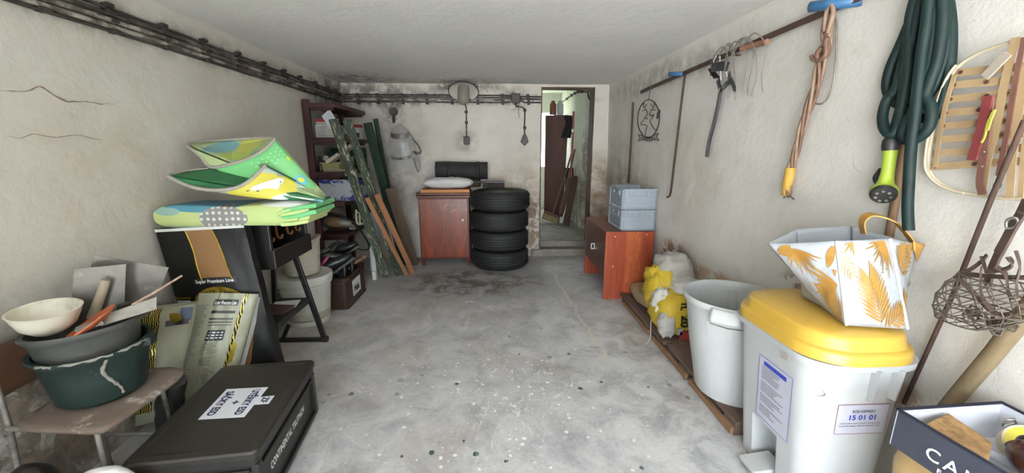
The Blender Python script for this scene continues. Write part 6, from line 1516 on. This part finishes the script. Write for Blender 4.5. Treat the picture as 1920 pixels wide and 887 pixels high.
mb = MB(); mb.lathe([(.044, -.022), (.049, -.022), (.049, .022), (.044, .022)], rc, 28, R=Rr, closed=True); obj('outer_wrap', mb, mat('cream_wrap', '#b9ad8c', '#c9be9f', 12, .6), t)
mb = MB(); mb.lathe([(.022, -.019), (.026, -.019), (.026, .019), (.022, .019)], rc, 24, R=Rr, closed=True); obj('core', mb, mat('dark_core', '#2a1a18', rough=.7), t)
t = thing('jar', 'dark brown jar on its side at the edge of the cardboard tray', 'jar', (1.27, .70, .50))
mb = MB(); mb.lathe([(.001, 0), (.028, .0), (.033, .012), (.033, .05), (.026, .062), (.026, .07), (.001, .07)], (1.285, .735, .545), 22, R=Rx(-70) @ Ry(25)); obj('jar_body', mb, mat('brown_glass', '#2d1513', '#3b1f1b', 8, .15), t)
mb = MB(); mb.box((1.335, .70, .548), (.09, .05, .006), Rx(10)); tag(obj('card', mb, mat('orange_card', '#b0582a', rough=.6)), 'orange card sticking out beside the brown jar in the tray', 'card')
mb = MB(); mb.tube([(1.275, .86, .518), (1.325, .765, .518)], .011, 10); tag(obj('tube', mb, mat('pale_tube', '#a9adbb', '#b9bdc9', 8, .4)), 'pale blue-grey tube lying on the tray floor', 'tube')
mb = MB(); mb.box((1.24, .70, .505), (.06, .05, .006), Rz(20)); tag(obj('card', mb, mat('green_card', '#8fb08a', rough=.6)), 'pale green card flat on the tray floor', 'card')
mb = MB(); mb.tube([(1.395, .885, .556), (1.385, .88, .575), (1.40, .87, .585), (1.415, .875, .57)], .004, 6, closed=True); tag(obj('ring', mb, M_chrome), 'small wire ring near the far corner of the tray', 'ring')

# ------------------------------------------------------------------ right wall: rail and the things hung on it
M_rust2 = mat('rusty_steel', '#33251f', '#4f392d', 22, .75, .2, bump=.4, dirt='#8a6a52', damt=.3)
t = thing('wall_rail', 'long rusty angle iron rail fixed high along the right wall', 'rail', (1.36, 2.6, 1.79))
A_ = Vector((1.330, 3.70, 1.793)); B_ = Vector((1.372, 1.35, 1.855))
mb = MB(); mb.bar(A_, B_, .026, .006, (1,0,0)); mb.bar(A_ + Vector((.012, 0, .012)), B_ + Vector((.012, 0, .012)), .006, .026, (1,0,0)); obj('angle_iron', mb, M_rust2, t)
for y in (3.5, 2.85, 2.25, 1.62): mb = MB(); p = A_.lerp(B_, (3.70-y)/2.35); mb.tube([p + Vector((.03, 0, .004)), p - Vector((.01, 0, .0))], .006, 7); obj('spike', mb, M_rust2, t)
M_bluepipe = mat('blue_pipe', '#28527a', '#34648f', 10, .45, dirt='#7a6a5c', damt=.2)
def tubeend(a, b, r, nm, lab, cat, m):
    t = thing(nm, lab, cat, a); a = Vector(a); b = Vector(b)
    mb = MB(); mb.tube([a, b], r, 14, caps=False); obj('pipe_wall', mb, m, t, solid=.003)
    return t
tubeend((1.31, 1.735, 1.868), (1.395, 1.575, 1.842), .019, 'pipe_peg', 'blue pipe peg on the rail holding the twisted cable', 'peg', M_bluepipe)
tubeend((1.28, 3.0, 1.825), (1.37, 2.90, 1.812), .013, 'pipe_peg', 'thin blue pipe peg at the far part of the rail', 'peg', M_bluepipe)
mb = MB(); mb.cyl((1.335, 2.22, 1.822), (1.345, 2.03, 1.808), .016, .014, 10); mb.wobble(.003, 20); tag(obj('wooden_peg', mb, wood('peg_wood', '#6b4634', '#8d6650', 'Y', 14, .75), center=True), 'short round wooden peg beside the rail', 'peg')
# hanging rods
def rod(pts, r, lab, m, nm='rod', cat='rod'): mb = MB(); mb.tube(pts, r, 8); return tag(obj(nm, mb, m), lab, cat)
rod(smooth_path([(1.337, 2.893, 1.804), (1.333, 2.852, 1.794), (1.338, 2.873, 1.766), (1.349, 2.921, 1.444), (1.362, 2.976, 1.053), (1.365, 2.999, 0.945), (1.350, 3.019, 0.926)], 4), .008, 'rusty hooked iron rod hanging from the thin blue peg', M_rust2)
rod([(1.330, 3.878, 1.725), (1.338, 3.890, 1.441), (1.350, 3.927, 0.960)], .010, 'short rusty iron rod on the wall left of the stag emblem', M_rust2)
# stag emblem bent from wire
M_blackwire = mat('black_wire', '#1b1a19', '#2a2826', 30, .6)
t = thing('wire_emblem', 'black bent wire stag head in an oval frame on right wall', 'wall ornament', (1.35, 3.55, 1.38))
def emblem(pts, r=.0032, closed=False): mb = MB(); mb.tube(smooth_path(pts, 4, closed), r, 6, closed=closed); return mb
oc = [(1.342, 3.524, 1.709), (1.347, 3.387, 1.664), (1.351, 3.295, 1.580), (1.354, 3.295, 1.496), (1.355, 3.370, 1.418), (1.353, 3.500, 1.387), (1.349, 3.635, 1.423), (1.344, 3.747, 1.513), (1.341, 3.746, 1.622), (1.340, 3.653, 1.692)]
obj('oval_frame', emblem(oc, .0045, True), M_blackwire, t)
for nm, pts in (('muzzle', [(1.341, 3.521, 1.585), (1.341, 3.566, 1.571), (1.341, 3.611, 1.542), (1.340, 3.659, 1.526), (1.341, 3.644, 1.507), (1.343, 3.571, 1.503), (1.344, 3.522, 1.487), (1.345, 3.541, 1.451), (1.346, 3.548, 1.406)]), ('nape', [(1.343, 3.474, 1.573), (1.344, 3.407, 1.563), (1.345, 3.427, 1.547), (1.344, 3.458, 1.532), (1.346, 3.433, 1.500), (1.349, 3.363, 1.457), (1.350, 3.309, 1.442)]),
    ('antler', [(1.341, 3.521, 1.585), (1.340, 3.549, 1.623), (1.337, 3.612, 1.656), (1.336, 3.628, 1.698), (1.337, 3.602, 1.677)]), ('antler', [(1.342, 3.486, 1.582), (1.342, 3.456, 1.615), (1.342, 3.393, 1.635), (1.341, 3.377, 1.675), (1.342, 3.396, 1.656)]), ('antler_tine', [(1.339, 3.561, 1.629), (1.337, 3.645, 1.627)]), ('antler_tine', [(1.342, 3.446, 1.618), (1.344, 3.359, 1.610)]), ('antler_tine', [(1.338, 3.587, 1.653), (1.338, 3.542, 1.671)]), ('antler_tine', [(1.342, 3.415, 1.637), (1.340, 3.462, 1.667)]),
    ('ear', [(1.343, 3.474, 1.573), (1.345, 3.387, 1.574), (1.345, 3.416, 1.551)]), ('eye', [(1.341, 3.565, 1.557), (1.342, 3.530, 1.559), (1.342, 3.528, 1.545)]), ('banner', [(1.342, 3.711, 1.420), (1.344, 3.670, 1.391), (1.344, 3.719, 1.368), (1.346, 3.593, 1.375), (1.349, 3.473, 1.359), (1.352, 3.364, 1.370), (1.354, 3.269, 1.364), (1.352, 3.313, 1.391), (1.352, 3.285, 1.420), (1.350, 3.368, 1.405), (1.348, 3.477, 1.395), (1.345, 3.597, 1.407), (1.342, 3.711, 1.420)])):
    obj(nm, emblem(pts), M_blackwire, t)
mb = MB(); pts = [(1.345, 3.630, 1.376), (1.345, 3.620, 1.399), (1.346, 3.583, 1.393), (1.346, 3.593, 1.375), (1.347, 3.547, 1.397), (1.347, 3.544, 1.369), (1.348, 3.500, 1.391), (1.348, 3.509, 1.369), (1.349, 3.465, 1.390), (1.350, 3.451, 1.367), (1.350, 3.410, 1.393), (1.351, 3.396, 1.371), (1.351, 3.355, 1.392), (1.352, 3.342, 1.370)]; mb.tube(pts, .0028, 5); obj('banner_scrolls', mb, M_blackwire, t)
mb = MB(); mb.tube([(1.342, 3.524, 1.709), (1.336, 3.486, 1.778)], .003, 5); obj('hanger', mb, M_blackwire, t)
mb = MB(); mb.tube([(1.346, 3.276, 1.599), (1.347, 3.280, 1.553), (1.347, 3.320, 1.540), (1.346, 3.314, 1.581)], .006, 6, closed=True); obj('leaf', mb, M_blackwire, t)

# head strap of a lamp, wire bundle, black rubber strip
M_strapblack = mat('black_strap', '#171717', '#242424', 20, .5)
t = thing('head_harness', 'black plastic head harness with white cords hanging on the rail', 'harness', (1.36, 2.45, 1.55))
mb = MB(); mb.strap(smooth_path([(1.336, 2.519, 1.756), (1.316, 2.474, 1.769), (1.298, 2.383, 1.760), (1.309, 2.331, 1.753), (1.330, 2.327, 1.747)], 4), .05, .008, (0, 0, 1)); obj('brow_band', mb, M_strapblack, t)
mb = MB(); mb.strap([(1.325, 2.503, 1.768), (1.327, 2.471, 1.738), (1.329, 2.433, 1.708)], .035, .008, (.2, .6, .5)); obj('side_tab', mb, M_strapblack, t)
mb = MB(); mb.strap(smooth_path([(1.330, 2.420, 1.694), (1.331, 2.406, 1.668), (1.333, 2.385, 1.635), (1.333, 2.370, 1.639), (1.314, 2.297, 1.652), (1.315, 2.250, 1.667)], 4), .026, .008, (0, .6, .5)); obj('chin_strap', mb, M_strapblack, t)
mb = MB(); mb.strap(smooth_path([(1.331, 2.313, 1.716), (1.333, 2.304, 1.687), (1.334, 2.276, 1.657), (1.337, 2.246, 1.616)], 4), .045, .010, (.3, .8, .1)); obj('rear_strap', mb, M_strapblack, t)
cords = [[(1.317, 2.445, 1.763), (1.324, 2.480, 1.809), (1.333, 2.468, 1.842)], [(1.318, 2.390, 1.756), (1.334, 2.434, 1.834)], [(1.318, 2.384, 1.755), (1.321, 2.370, 1.686)], [(1.320, 2.341, 1.744), (1.322, 2.309, 1.696)]]
for c_ in cords: mb = MB(); mb.tube(c_, .0035, 5); obj('cord', mb, M_white_paint, t)
t = thing('wire_bundle', 'tangle of thin grey wire looped on the rail above the harness', 'wire', (1.36, 2.35, 1.55)); random.seed(21)
M_greywire = mat('grey_wire', '#6d675f', '#8b857c', 30, .5, .4)
for k in range(7):
    r = random.random; cx_, cy_ = 2.40 - .05*k + .04*r(), 1.845
    P = [(1.33, cx_ + .10 + .03*r(), 1.80), (1.335, cx_ + .06, 1.85 + .02*r()), (1.325, cx_ - .02, 1.855 + .02*r()), (1.33, cx_ - .07 - .03*r(), 1.78), (1.34, cx_ - .06 - .05*r(), 1.66 - .04*r()), (1.345, cx_ - .10 + .03*r(), 1.61 - .05*r())]
    mb = MB(); mb.tube(smooth_path(P, 5), .003, 5); obj('wire_loop', mb, M_greywire, t)
mb = MB(); mb.tube([(1.334, 2.462, 1.837), (1.340, 2.239, 1.793)], .005, 6); obj('wire_bar', mb, M_rust2, t)
mb = MB(); mb.strap(smooth_path([(1.353, 2.418, 1.628), (1.356, 2.435, 1.545), (1.359, 2.467, 1.438), (1.362, 2.502, 1.343), (1.366, 2.520, 1.247)], 4), .040, .012, (.2, .95, .1)); tag(obj('rubber_strip', mb, M_strapblack), 'black rubber strip hanging below the head harness', 'strap')

# twisted cable with yellow tape
M_copper = mat('brown_cable', '#6f5847', '#8c735f', 18, .6); M_copper2 = mat('dark_brown_cable', '#59402f', '#725645', 18, .6)
M_yellowtape = mat('yellow_wrap', '#ad862f', '#bd9845', 14, .6, bump=.6, bscale=30, bdist=.006)
t = thing('cable_hank', 'long twisted brown cable hank bound with yellow tape at its end', 'cable', (1.37, 1.80, 1.02))
spine = smooth_path([(1.357, 1.678, 1.755), (1.360, 1.677, 1.699), (1.361, 1.692, 1.657), (1.366, 1.707, 1.560), (1.369, 1.735, 1.465), (1.373, 1.758, 1.377), (1.377, 1.778, 1.283), (1.379, 1.793, 1.211), (1.383, 1.802, 1.136), (1.385, 1.807, 1.083)], 7); ns = len(spine)
for k in range(4):
    mb = MB(); P = []
    for i, p in enumerate(spine):
        a = i*.22 + k*PI/2; w_ = .011 + .006*math.sin(i*.12); P.append(Vector(p) + Vector((0, w_*math.cos(a), .004*math.sin(a))) + Vector((-.012*math.sin(a), 0, 0)))
    mb.tube(P, .0072, 7); obj('strand', mb, (M_copper, M_copper2)[k % 2], t)
for pts in ([(1.356, 1.667, 1.687), (1.352, 1.694, 1.743), (1.350, 1.695, 1.803), (1.338, 1.670, 1.844), (1.338, 1.653, 1.849), (1.349, 1.657, 1.831), (1.352, 1.660, 1.774), (1.355, 1.668, 1.707)], [(1.343, 1.661, 1.750), (1.341, 1.653, 1.781), (1.340, 1.646, 1.818), (1.338, 1.656, 1.851), (1.338, 1.673, 1.847), (1.340, 1.680, 1.808), (1.342, 1.677, 1.759)]): mb = MB(); mb.tube(smooth_path(pts, 6), .009, 7); obj('loop', mb, M_copper, t)
mb = MB(); mb.tube(smooth_path([(1.335, 1.670, 1.701), (1.335, 1.688, 1.681), (1.337, 1.681, 1.655), (1.337, 1.663, 1.655), (1.337, 1.645, 1.671), (1.335, 1.653, 1.713), (1.334, 1.646, 1.731)], 6), .009, 7); obj('loop', mb, M_copper2, t)
mb = MB(); mb.tube(smooth_path([(1.337, 1.691, 1.651), (1.336, 1.713, 1.666), (1.335, 1.720, 1.680)], 4), .008, 7); obj('cable_end', mb, M_copper2, t)
mb = MB(); mb.tube(smooth_path([(1.378, 1.795, 1.213), (1.380, 1.799, 1.174), (1.382, 1.805, 1.123), (1.384, 1.809, 1.083)], 4), [.020, .021, .021, .022, .021, .022, .021, .022, .021, .019, .019, .018, .017], 12); obj('yellow_tape', mb, M_yellowtape, t)
for pts in ([(1.384, 1.809, 1.093), (1.385, 1.819, 1.066)], [(1.384, 1.806, 1.093), (1.387, 1.756, 1.069)], [(1.385, 1.811, 1.087), (1.386, 1.793, 1.074)]): mb = MB(); mb.tube(pts, .003, 5); obj('loose_wire', mb, M_copper2, t)
mb = MB(); mb.tube(smooth_path([(1.368, 1.690, 1.851), (1.371, 1.661, 1.794), (1.376, 1.645, 1.692), (1.381, 1.639, 1.591), (1.384, 1.649, 1.520), (1.385, 1.680, 1.484), (1.383, 1.725, 1.489), (1.382, 1.744, 1.499)], 6), .0035, 6); tag(obj('wire', mb, M_greywire), 'single thin grey wire hanging in a curve beside the cable hank', 'wire')

# ------------------------------------------------------------------ garden hose with spray gun
def hosemat():
    m = NT('ribbed_green_hose'); c = m.ramp(m.noise(m.coord(), 25, 4), [(.3, '#071817'), (.7, '#0c2422')]); m.bump(m.noise(m.coord(), 320, 2), .3, .001); return m.done(c, .6, 0, .3)
M_hose = hosemat()
t = thing('garden_hose', 'dark green ribbed garden hose hung in loops on the right wall', 'hose', (1.38, 1.3, 1.0))
HR = .0155
loops = [
 [(1.347, 1.313, 1.800), (1.351, 1.317, 1.726), (1.354, 1.320, 1.649), (1.359, 1.324, 1.553), (1.364, 1.321, 1.453), (1.358, 1.311, 1.384), (1.349, 1.320, 1.346), (1.347, 1.349, 1.368), (1.355, 1.372, 1.414), (1.362, 1.373, 1.467), (1.366, 1.354, 1.499), (1.367, 1.348, 1.591), (1.361, 1.338, 1.701), (1.357, 1.313, 1.800)],
 [(1.362, 1.311, 1.800), (1.365, 1.345, 1.719), (1.369, 1.370, 1.645), (1.372, 1.396, 1.566), (1.375, 1.396, 1.505), (1.377, 1.368, 1.462), (1.379, 1.337, 1.444), (1.379, 1.311, 1.455), (1.376, 1.305, 1.517), (1.371, 1.302, 1.613), (1.367, 1.295, 1.704), (1.363, 1.290, 1.792)],
 [(1.319, 1.265, 1.782), (1.324, 1.257, 1.678), (1.329, 1.256, 1.587), (1.333, 1.251, 1.493), (1.338, 1.245, 1.396), (1.343, 1.241, 1.297), (1.349, 1.231, 1.195), (1.353, 1.220, 1.109), (1.357, 1.205, 1.037)],
 [(1.334, 1.268, 1.783), (1.339, 1.249, 1.675), (1.345, 1.242, 1.569), (1.349, 1.249, 1.492), (1.352, 1.262, 1.422), (1.353, 1.282, 1.382), (1.355, 1.290, 1.348), (1.356, 1.276, 1.327), (1.357, 1.247, 1.327), (1.356, 1.219, 1.349), (1.355, 1.210, 1.385), (1.353, 1.218, 1.426), (1.350, 1.237, 1.459), (1.348, 1.231, 1.505), (1.346, 1.222, 1.565), (1.340, 1.225, 1.669), (1.335, 1.243, 1.775)],
 [(1.358, 1.278, 1.788), (1.364, 1.244, 1.689), (1.369, 1.228, 1.596), (1.372, 1.233, 1.521), (1.375, 1.251, 1.469), (1.376, 1.277, 1.431), (1.376, 1.302, 1.426)],
 [(1.369, 1.269, 1.784), (1.375, 1.236, 1.672), (1.380, 1.220, 1.579), (1.384, 1.215, 1.503), (1.386, 1.215, 1.449), (1.388, 1.228, 1.403), (1.388, 1.257, 1.394), (1.387, 1.290, 1.399)],
 [(1.342, 1.320, 1.803), (1.346, 1.333, 1.715), (1.351, 1.323, 1.618), (1.356, 1.314, 1.518), (1.360, 1.317, 1.435), (1.363, 1.325, 1.376), (1.364, 1.333, 1.341), (1.365, 1.335, 1.329)]]
for pts in loops: mb = MB(); mb.tube(smooth_path(pts, 7), HR, 10); obj('hose_loop', mb, M_hose, t)
mb = MB(); mb.tube([(1.38, 1.27, 1.80), (1.30, 1.27, 1.795), (1.285, 1.27, 1.82)], .010, 8); obj('peg', mb, M_rust2, t)
t = thing('spray_gun', 'lime yellow garden spray gun hanging head down from the hose', 'spray gun', (1.36, 1.38, 1.11))
M_lime = mat('lime_plastic', '#86992a', '#94a638', 10, .4); M_gunblack = mat('gun_black', '#1a1a1b', '#262627', 12, .5)
g = [Vector(p) for p in ((1.360, 1.328, 1.328), (1.362, 1.326, 1.293), (1.360, 1.318, 1.228), (1.357, 1.315, 1.179), (1.349, 1.306, 1.149))]
mb = MB(); mb.tube([g[0] + Vector((0, 0, .01)), g[0], g[0].lerp(g[1], .5), g[1]], [.016, .023, .025, .023], 16); obj('coupling', mb, M_gunblack, t)
mb = MB(); mb.tube([g[1], g[1].lerp(g[2], .4), g[2], g[2].lerp(g[3], .6), g[3], g[3].lerp(g[4], .4)], [.021, .019, .018, .020, .025, .034], 18); obj('grip', mb, M_lime, t)
hd = Vector((-.55, -.55, -.45)).normalized(); hp = g[4] + Vector((0, 0, -.004))
Rh = Vector((0, 0, 1)).rotation_difference(hd).to_matrix()
mb = MB(); mb.lathe([(.028, -.026), (.036, -.018), (.037, .004), (.031, .010), (.031, .012), (.001, .013)], hp, 28, R=Rh); obj('spray_head', mb, M_gunblack, t)
mb = MB(); mb.lathe([(.035, -.022), (.039, -.018), (.039, -.005), (.035, -.002)], hp, 28, R=Rh, closed=True); obj('yellow_ring', mb, M_lime, t)
for k in range(7):
    a = 2*PI*k/7; q = hp + Rh @ Vector((.020*math.cos(a), .020*math.sin(a), .0132)); mb = MB(); mb.lathe([(.001, 0), (.0045, 0), (.0045, .002), (.001, .002)], q, 10, R=Rh); obj('jet', mb, M_greymetal, t)
mb = MB(); mb.tube(smooth_path([g[2] + Vector((.005, .03, .0)), g[2] + Vector((.005, .045, -.03)), g[3] + Vector((.005, .035, -.0))], 4), .008, 7); obj('trigger', mb, M_gunblack, t)
M_stickwood = wood('brown_stick', '#5b4430', '#7b6047', 'Z', 10, .65)
rod([(1.400, 1.318, 1.328), (1.407, 1.318, 1.179), (1.416, 1.319, 0.998), (1.421, 1.318, 0.898)], .013, 'brown wooden stick standing against the wall behind the hose', M_stickwood, 'stick', 'stick')

# ------------------------------------------------------------------ bentwood frame with riveted straps
M_bent = mat('pale_bentwood', '#b5a68c', '#c9bda6', 12, .6, dirt='#7c6a52', damt=.3)
M_webb = mat('yellowed_strap', '#8d7455', '#a08865', 9, .6, dirt='#7d6344', damt=.3)
M_rivet = mat('brown_rivet', '#4d2f22', rough=.6); M_redleather = mat('red_leather', '#612325', '#733031', 10, .55); M_brownleather = mat('brown_leather', '#5a3b31', '#6f4b3f', 12, .6)
t = thing('bentwood_frame', 'pale bentwood hoop laced with riveted straps hanging on right wall', 'frame', (1.40, 1.1, 1.15))
hoop = smooth_path([(1.384, 1.012, 1.576), (1.384, 1.048, 1.578), (1.383, 1.095, 1.574), (1.382, 1.147, 1.564), (1.382, 1.188, 1.540), (1.384, 1.211, 1.495), (1.387, 1.223, 1.426), (1.391, 1.230, 1.346), (1.395, 1.227, 1.263), (1.398, 1.214, 1.222), (1.400, 1.179, 1.191), (1.402, 1.133, 1.174), (1.404, 1.079, 1.167), (1.405, 1.024, 1.166), (1.407, 0.940, 1.172)], 6)
mb = MB(); mb.tube(hoop, .0055, 8); obj('hoop', mb, M_bent, t)
mb = MB(); mb.tube([p + Vector((-.012, 0, 0)) for p in hoop[24:70]], .004, 7); obj('hoop_lining', mb, M_bent, t)
crossW = [((1.378, 1.187, 1.519), (1.382, 1.016, 1.507)), ((1.379, 1.199, 1.485), (1.384, 1.010, 1.476)), ((1.381, 1.202, 1.444), (1.385, 1.004, 1.444)), ((1.383, 1.208, 1.404), (1.387, 0.998, 1.409)), ((1.385, 1.210, 1.366), (1.389, 0.992, 1.375)), ((1.387, 1.214, 1.325), (1.391, 0.986, 1.340)), ((1.389, 1.213, 1.284), (1.393, 0.979, 1.303)), ((1.391, 1.212, 1.242), (1.395, 0.974, 1.270))]
for k, (a, b) in enumerate(crossW):
    mb = MB(); mb.strap([a, Vector(a).lerp(Vector(b), .5), b], .021, .002, (0, 0, 1)); st = obj('cross_strap', mb, M_webb, t)
    for q in (.06, .45 + .03*(k % 3), .72): p = Vector(a).lerp(Vector(b), q); mb = MB(); mb.cyl(p + Vector((.003, 0, 0)), p - Vector((.004, 0, 0)), .0055, n=8); obj('rivet', mb, M_rivet, st)
for pts, w_ in (([(1.373, 1.189, 1.514), (1.377, 1.198, 1.424), (1.382, 1.200, 1.329), (1.386, 1.194, 1.241)], .013), ([(1.372, 1.062, 1.584), (1.378, 1.066, 1.466), (1.384, 1.063, 1.354), (1.388, 1.067, 1.268), (1.393, 1.064, 1.169)], .019), ([(1.376, 1.028, 1.512), (1.385, 1.021, 1.352), (1.390, 1.013, 1.255), (1.395, 1.002, 1.168)], .018), ([(1.382, 1.002, 1.405), (1.390, 0.993, 1.270), (1.395, 0.981, 1.173)], .012)):
    mb = MB(); mb.strap(smooth_path(pts, 4), w_, .002, (0, 1, 0)); obj('long_strap', mb, M_webb, t)
mb = MB(); mb.strap(smooth_path([(1.370, 1.043, 1.579), (1.376, 1.041, 1.462), (1.382, 1.035, 1.339), (1.388, 1.034, 1.226)], 4), .012, .003, (0, 1, 0)); obj('dark_strap', mb, M_brownleather, t)
mb = MB(); mb.strap(smooth_path([(1.365, 1.085, 1.441), (1.367, 1.085, 1.391), (1.370, 1.087, 1.334), (1.373, 1.093, 1.267)], 5), .022, .005, (0, 1, .1)); obj('red_strap', mb, M_redleather, t)
mb = MB(); mb.strap(smooth_path([(1.370, 1.084, 1.441), (1.374, 1.078, 1.369), (1.378, 1.071, 1.282), (1.382, 1.067, 1.208), (1.384, 1.055, 1.173)], 5), .018, .005, (0, 1, .1)); bs2 = obj('brown_strap', mb, M_brownleather, t)
for p in [(1.368, 1.077, 1.391), (1.371, 1.073, 1.341), (1.374, 1.069, 1.290), (1.376, 1.066, 1.250)]: mb = MB(); mb.ball(p, .003, 5); obj('stud', mb, M_chrome, bs2)
mb = MB(); mb.tube(smooth_path([(1.364, 1.064, 1.397), (1.366, 1.071, 1.366), (1.368, 1.072, 1.333), (1.368, 1.076, 1.315)], 4), .003, 5); mb.tube(smooth_path([(1.364, 1.061, 1.403), (1.365, 1.065, 1.376), (1.367, 1.068, 1.348)], 4), .003, 5); obj('yellow_cord', mb, mat('yellow_cord', '#9a9a3c', rough=.6), t)
mb = MB(); mb.bar((1.367, 1.106, 1.493), (1.365, 1.065, 1.545), .022, .006, (1, 0, 0)); tag(obj('wooden_slip', mb, mat('grey_wood_slip', '#8b8175', '#a09689', 14, .8)), 'small grey wooden slip tucked in the bentwood frame', 'slip')
mb = MB(); mb.tube(smooth_path([(1.378, 1.027, 1.209), (1.379, 1.030, 1.197), (1.379, 1.021, 1.192), (1.378, 1.017, 1.205)], 4, True), .003, 5, closed=True); obj('buckle', mb, M_rust2, t)

rod([(1.336, 0.972, 1.369), (1.375, 1.026, 1.168), (1.419, 1.089, 0.871), (1.457, 1.181, 0.409)], .0065, 'long thin rusty rod leaning across the bentwood frame', M_rust2)
# shovel handle
t = thing('shovel', 'thick grey wooden shovel handle leaning at the far right', 'shovel', (1.40, 1.03, .3))
mb = MB(); mb.tube([Vector((1.391, 0.891, 0.923)), Vector((1.409, 0.953, 0.738)), Vector((1.422, 1.021, 0.541)), Vector((1.426, 1.050, 0.450))], [.022, .021, .021, .02], 12); obj('handle', mb, wood('weathered_handle', '#64563f', '#806f55', 'Z', 12, .8), t)

# leather muzzle with a wire basket
M_leather = mat('old_leather', '#3b2c25', '#4f3d34', 14, .65, bump=.3); M_mesh = mat('dark_wire_mesh', '#4b433b', '#5f564d', 30, .6, .4)
t = thing('dog_muzzle', 'old leather and wire dog muzzle hanging at the right edge', 'muzzle', (1.36, 1.0, .73))
mb = MB(); mb.strap(smooth_path([(1.377, 0.954, 1.169), (1.379, 0.963, 1.119), (1.381, 0.973, 1.081), (1.383, 0.982, 1.034), (1.386, 0.991, 0.978), (1.389, 0.995, 0.922)], 5), .026, .006, (.4, .8, .2)); obj('head_strap', mb, M_leather, t)
mb = MB(); mb.strap(smooth_path([(1.354, 0.941, 1.137), (1.355, 0.951, 1.100), (1.357, 0.959, 1.062), (1.359, 0.968, 1.023)], 5), .030, .006, (.4, .8, .2)); obj('head_strap', mb, M_leather, t)
mb = MB(); mb.tube(smooth_path([(1.349, 0.961, 1.117), (1.349, 0.943, 1.123), (1.351, 0.941, 1.103), (1.351, 0.959, 1.094)], 3, True), .004, 6, closed=True); obj('buckle', mb, M_chrome, t)
for pts in ([(1.367, 1.054, 0.930), (1.366, 1.024, 0.961), (1.365, 1.004, 0.990), (1.364, 0.995, 1.011)], [(1.347, 1.038, 0.935), (1.347, 1.012, 0.947), (1.347, 0.971, 0.958), (1.348, 0.928, 0.969), (1.348, 0.893, 0.980)], [(1.347, 1.035, 0.933), (1.348, 1.011, 0.917), (1.351, 0.977, 0.890), (1.352, 0.950, 0.870), (1.353, 0.926, 0.864), (1.353, 0.906, 0.873)], [(1.336, 0.979, 0.983), (1.338, 0.974, 0.938), (1.341, 0.962, 0.896), (1.343, 0.937, 0.871)], [(1.326, 0.942, 0.994), (1.328, 0.920, 0.979), (1.330, 0.908, 0.940), (1.331, 0.894, 0.920)], [(1.324, 0.911, 1.046), (1.327, 0.897, 1.008), (1.329, 0.896, 0.966), (1.331, 0.887, 0.926)], [(1.354, 0.999, 1.007), (1.356, 0.987, 0.980), (1.357, 0.982, 0.963)], [(1.325, 0.923, 1.026), (1.326, 0.912, 1.010), (1.327, 0.923, 0.993), (1.327, 0.959, 0.974)]):
    mb = MB(); mb.strap(smooth_path(pts, 5), .012, .004, (.5, .5, .7)); obj('muzzle_strap', mb, M_leather, t)
# mesh basket: rings shrinking downwards and longitudinal wires
mc = Vector((1.351, 0.960, 0.896)); ringsP = []
for k, (dz, r_) in enumerate(((.055, .085), (.02, .090), (-.02, .088), (-.055, .072), (-.080, .045))):
    ringsP.append([mc + Vector((.55*r_*math.cos(a) - .01*k, r_*1.15*math.sin(a) + .012*(k-2), dz)) for a in [2*PI*i/14 for i in range(14)]])
for rg in ringsP: mb = MB(); mb.tube(rg, .0022, 5, closed=True); obj('ring_wire', mb, M_mesh, t)
for i in range(14): 
    mb = MB(); mb.tube([ringsP[k][(i + k) % 14] for k in range(5)], .0015, 5); obj('mesh_wire', mb, M_mesh, t)
    mb = MB(); mb.tube([ringsP[k][(i - k) % 14] for k in range(5)], .0015, 5); obj('mesh_wire', mb, M_mesh, t)
random.seed(4)
for k in range(9):
    r = random.random; c_ = mc + Vector((-.02 + .04*r(), -.05 + .1*r(), -.075 + .03*r())); a0 = 6*r()
    mb = MB(); mb.tube([c_ + Vector((.012*math.cos(a0+i), .02*math.cos(a0*2+i*.9), .014*math.sin(a0+i*1.2))) for i in range(7)], .003, 5); obj('wire_tangle', mb, M_mesh, t)
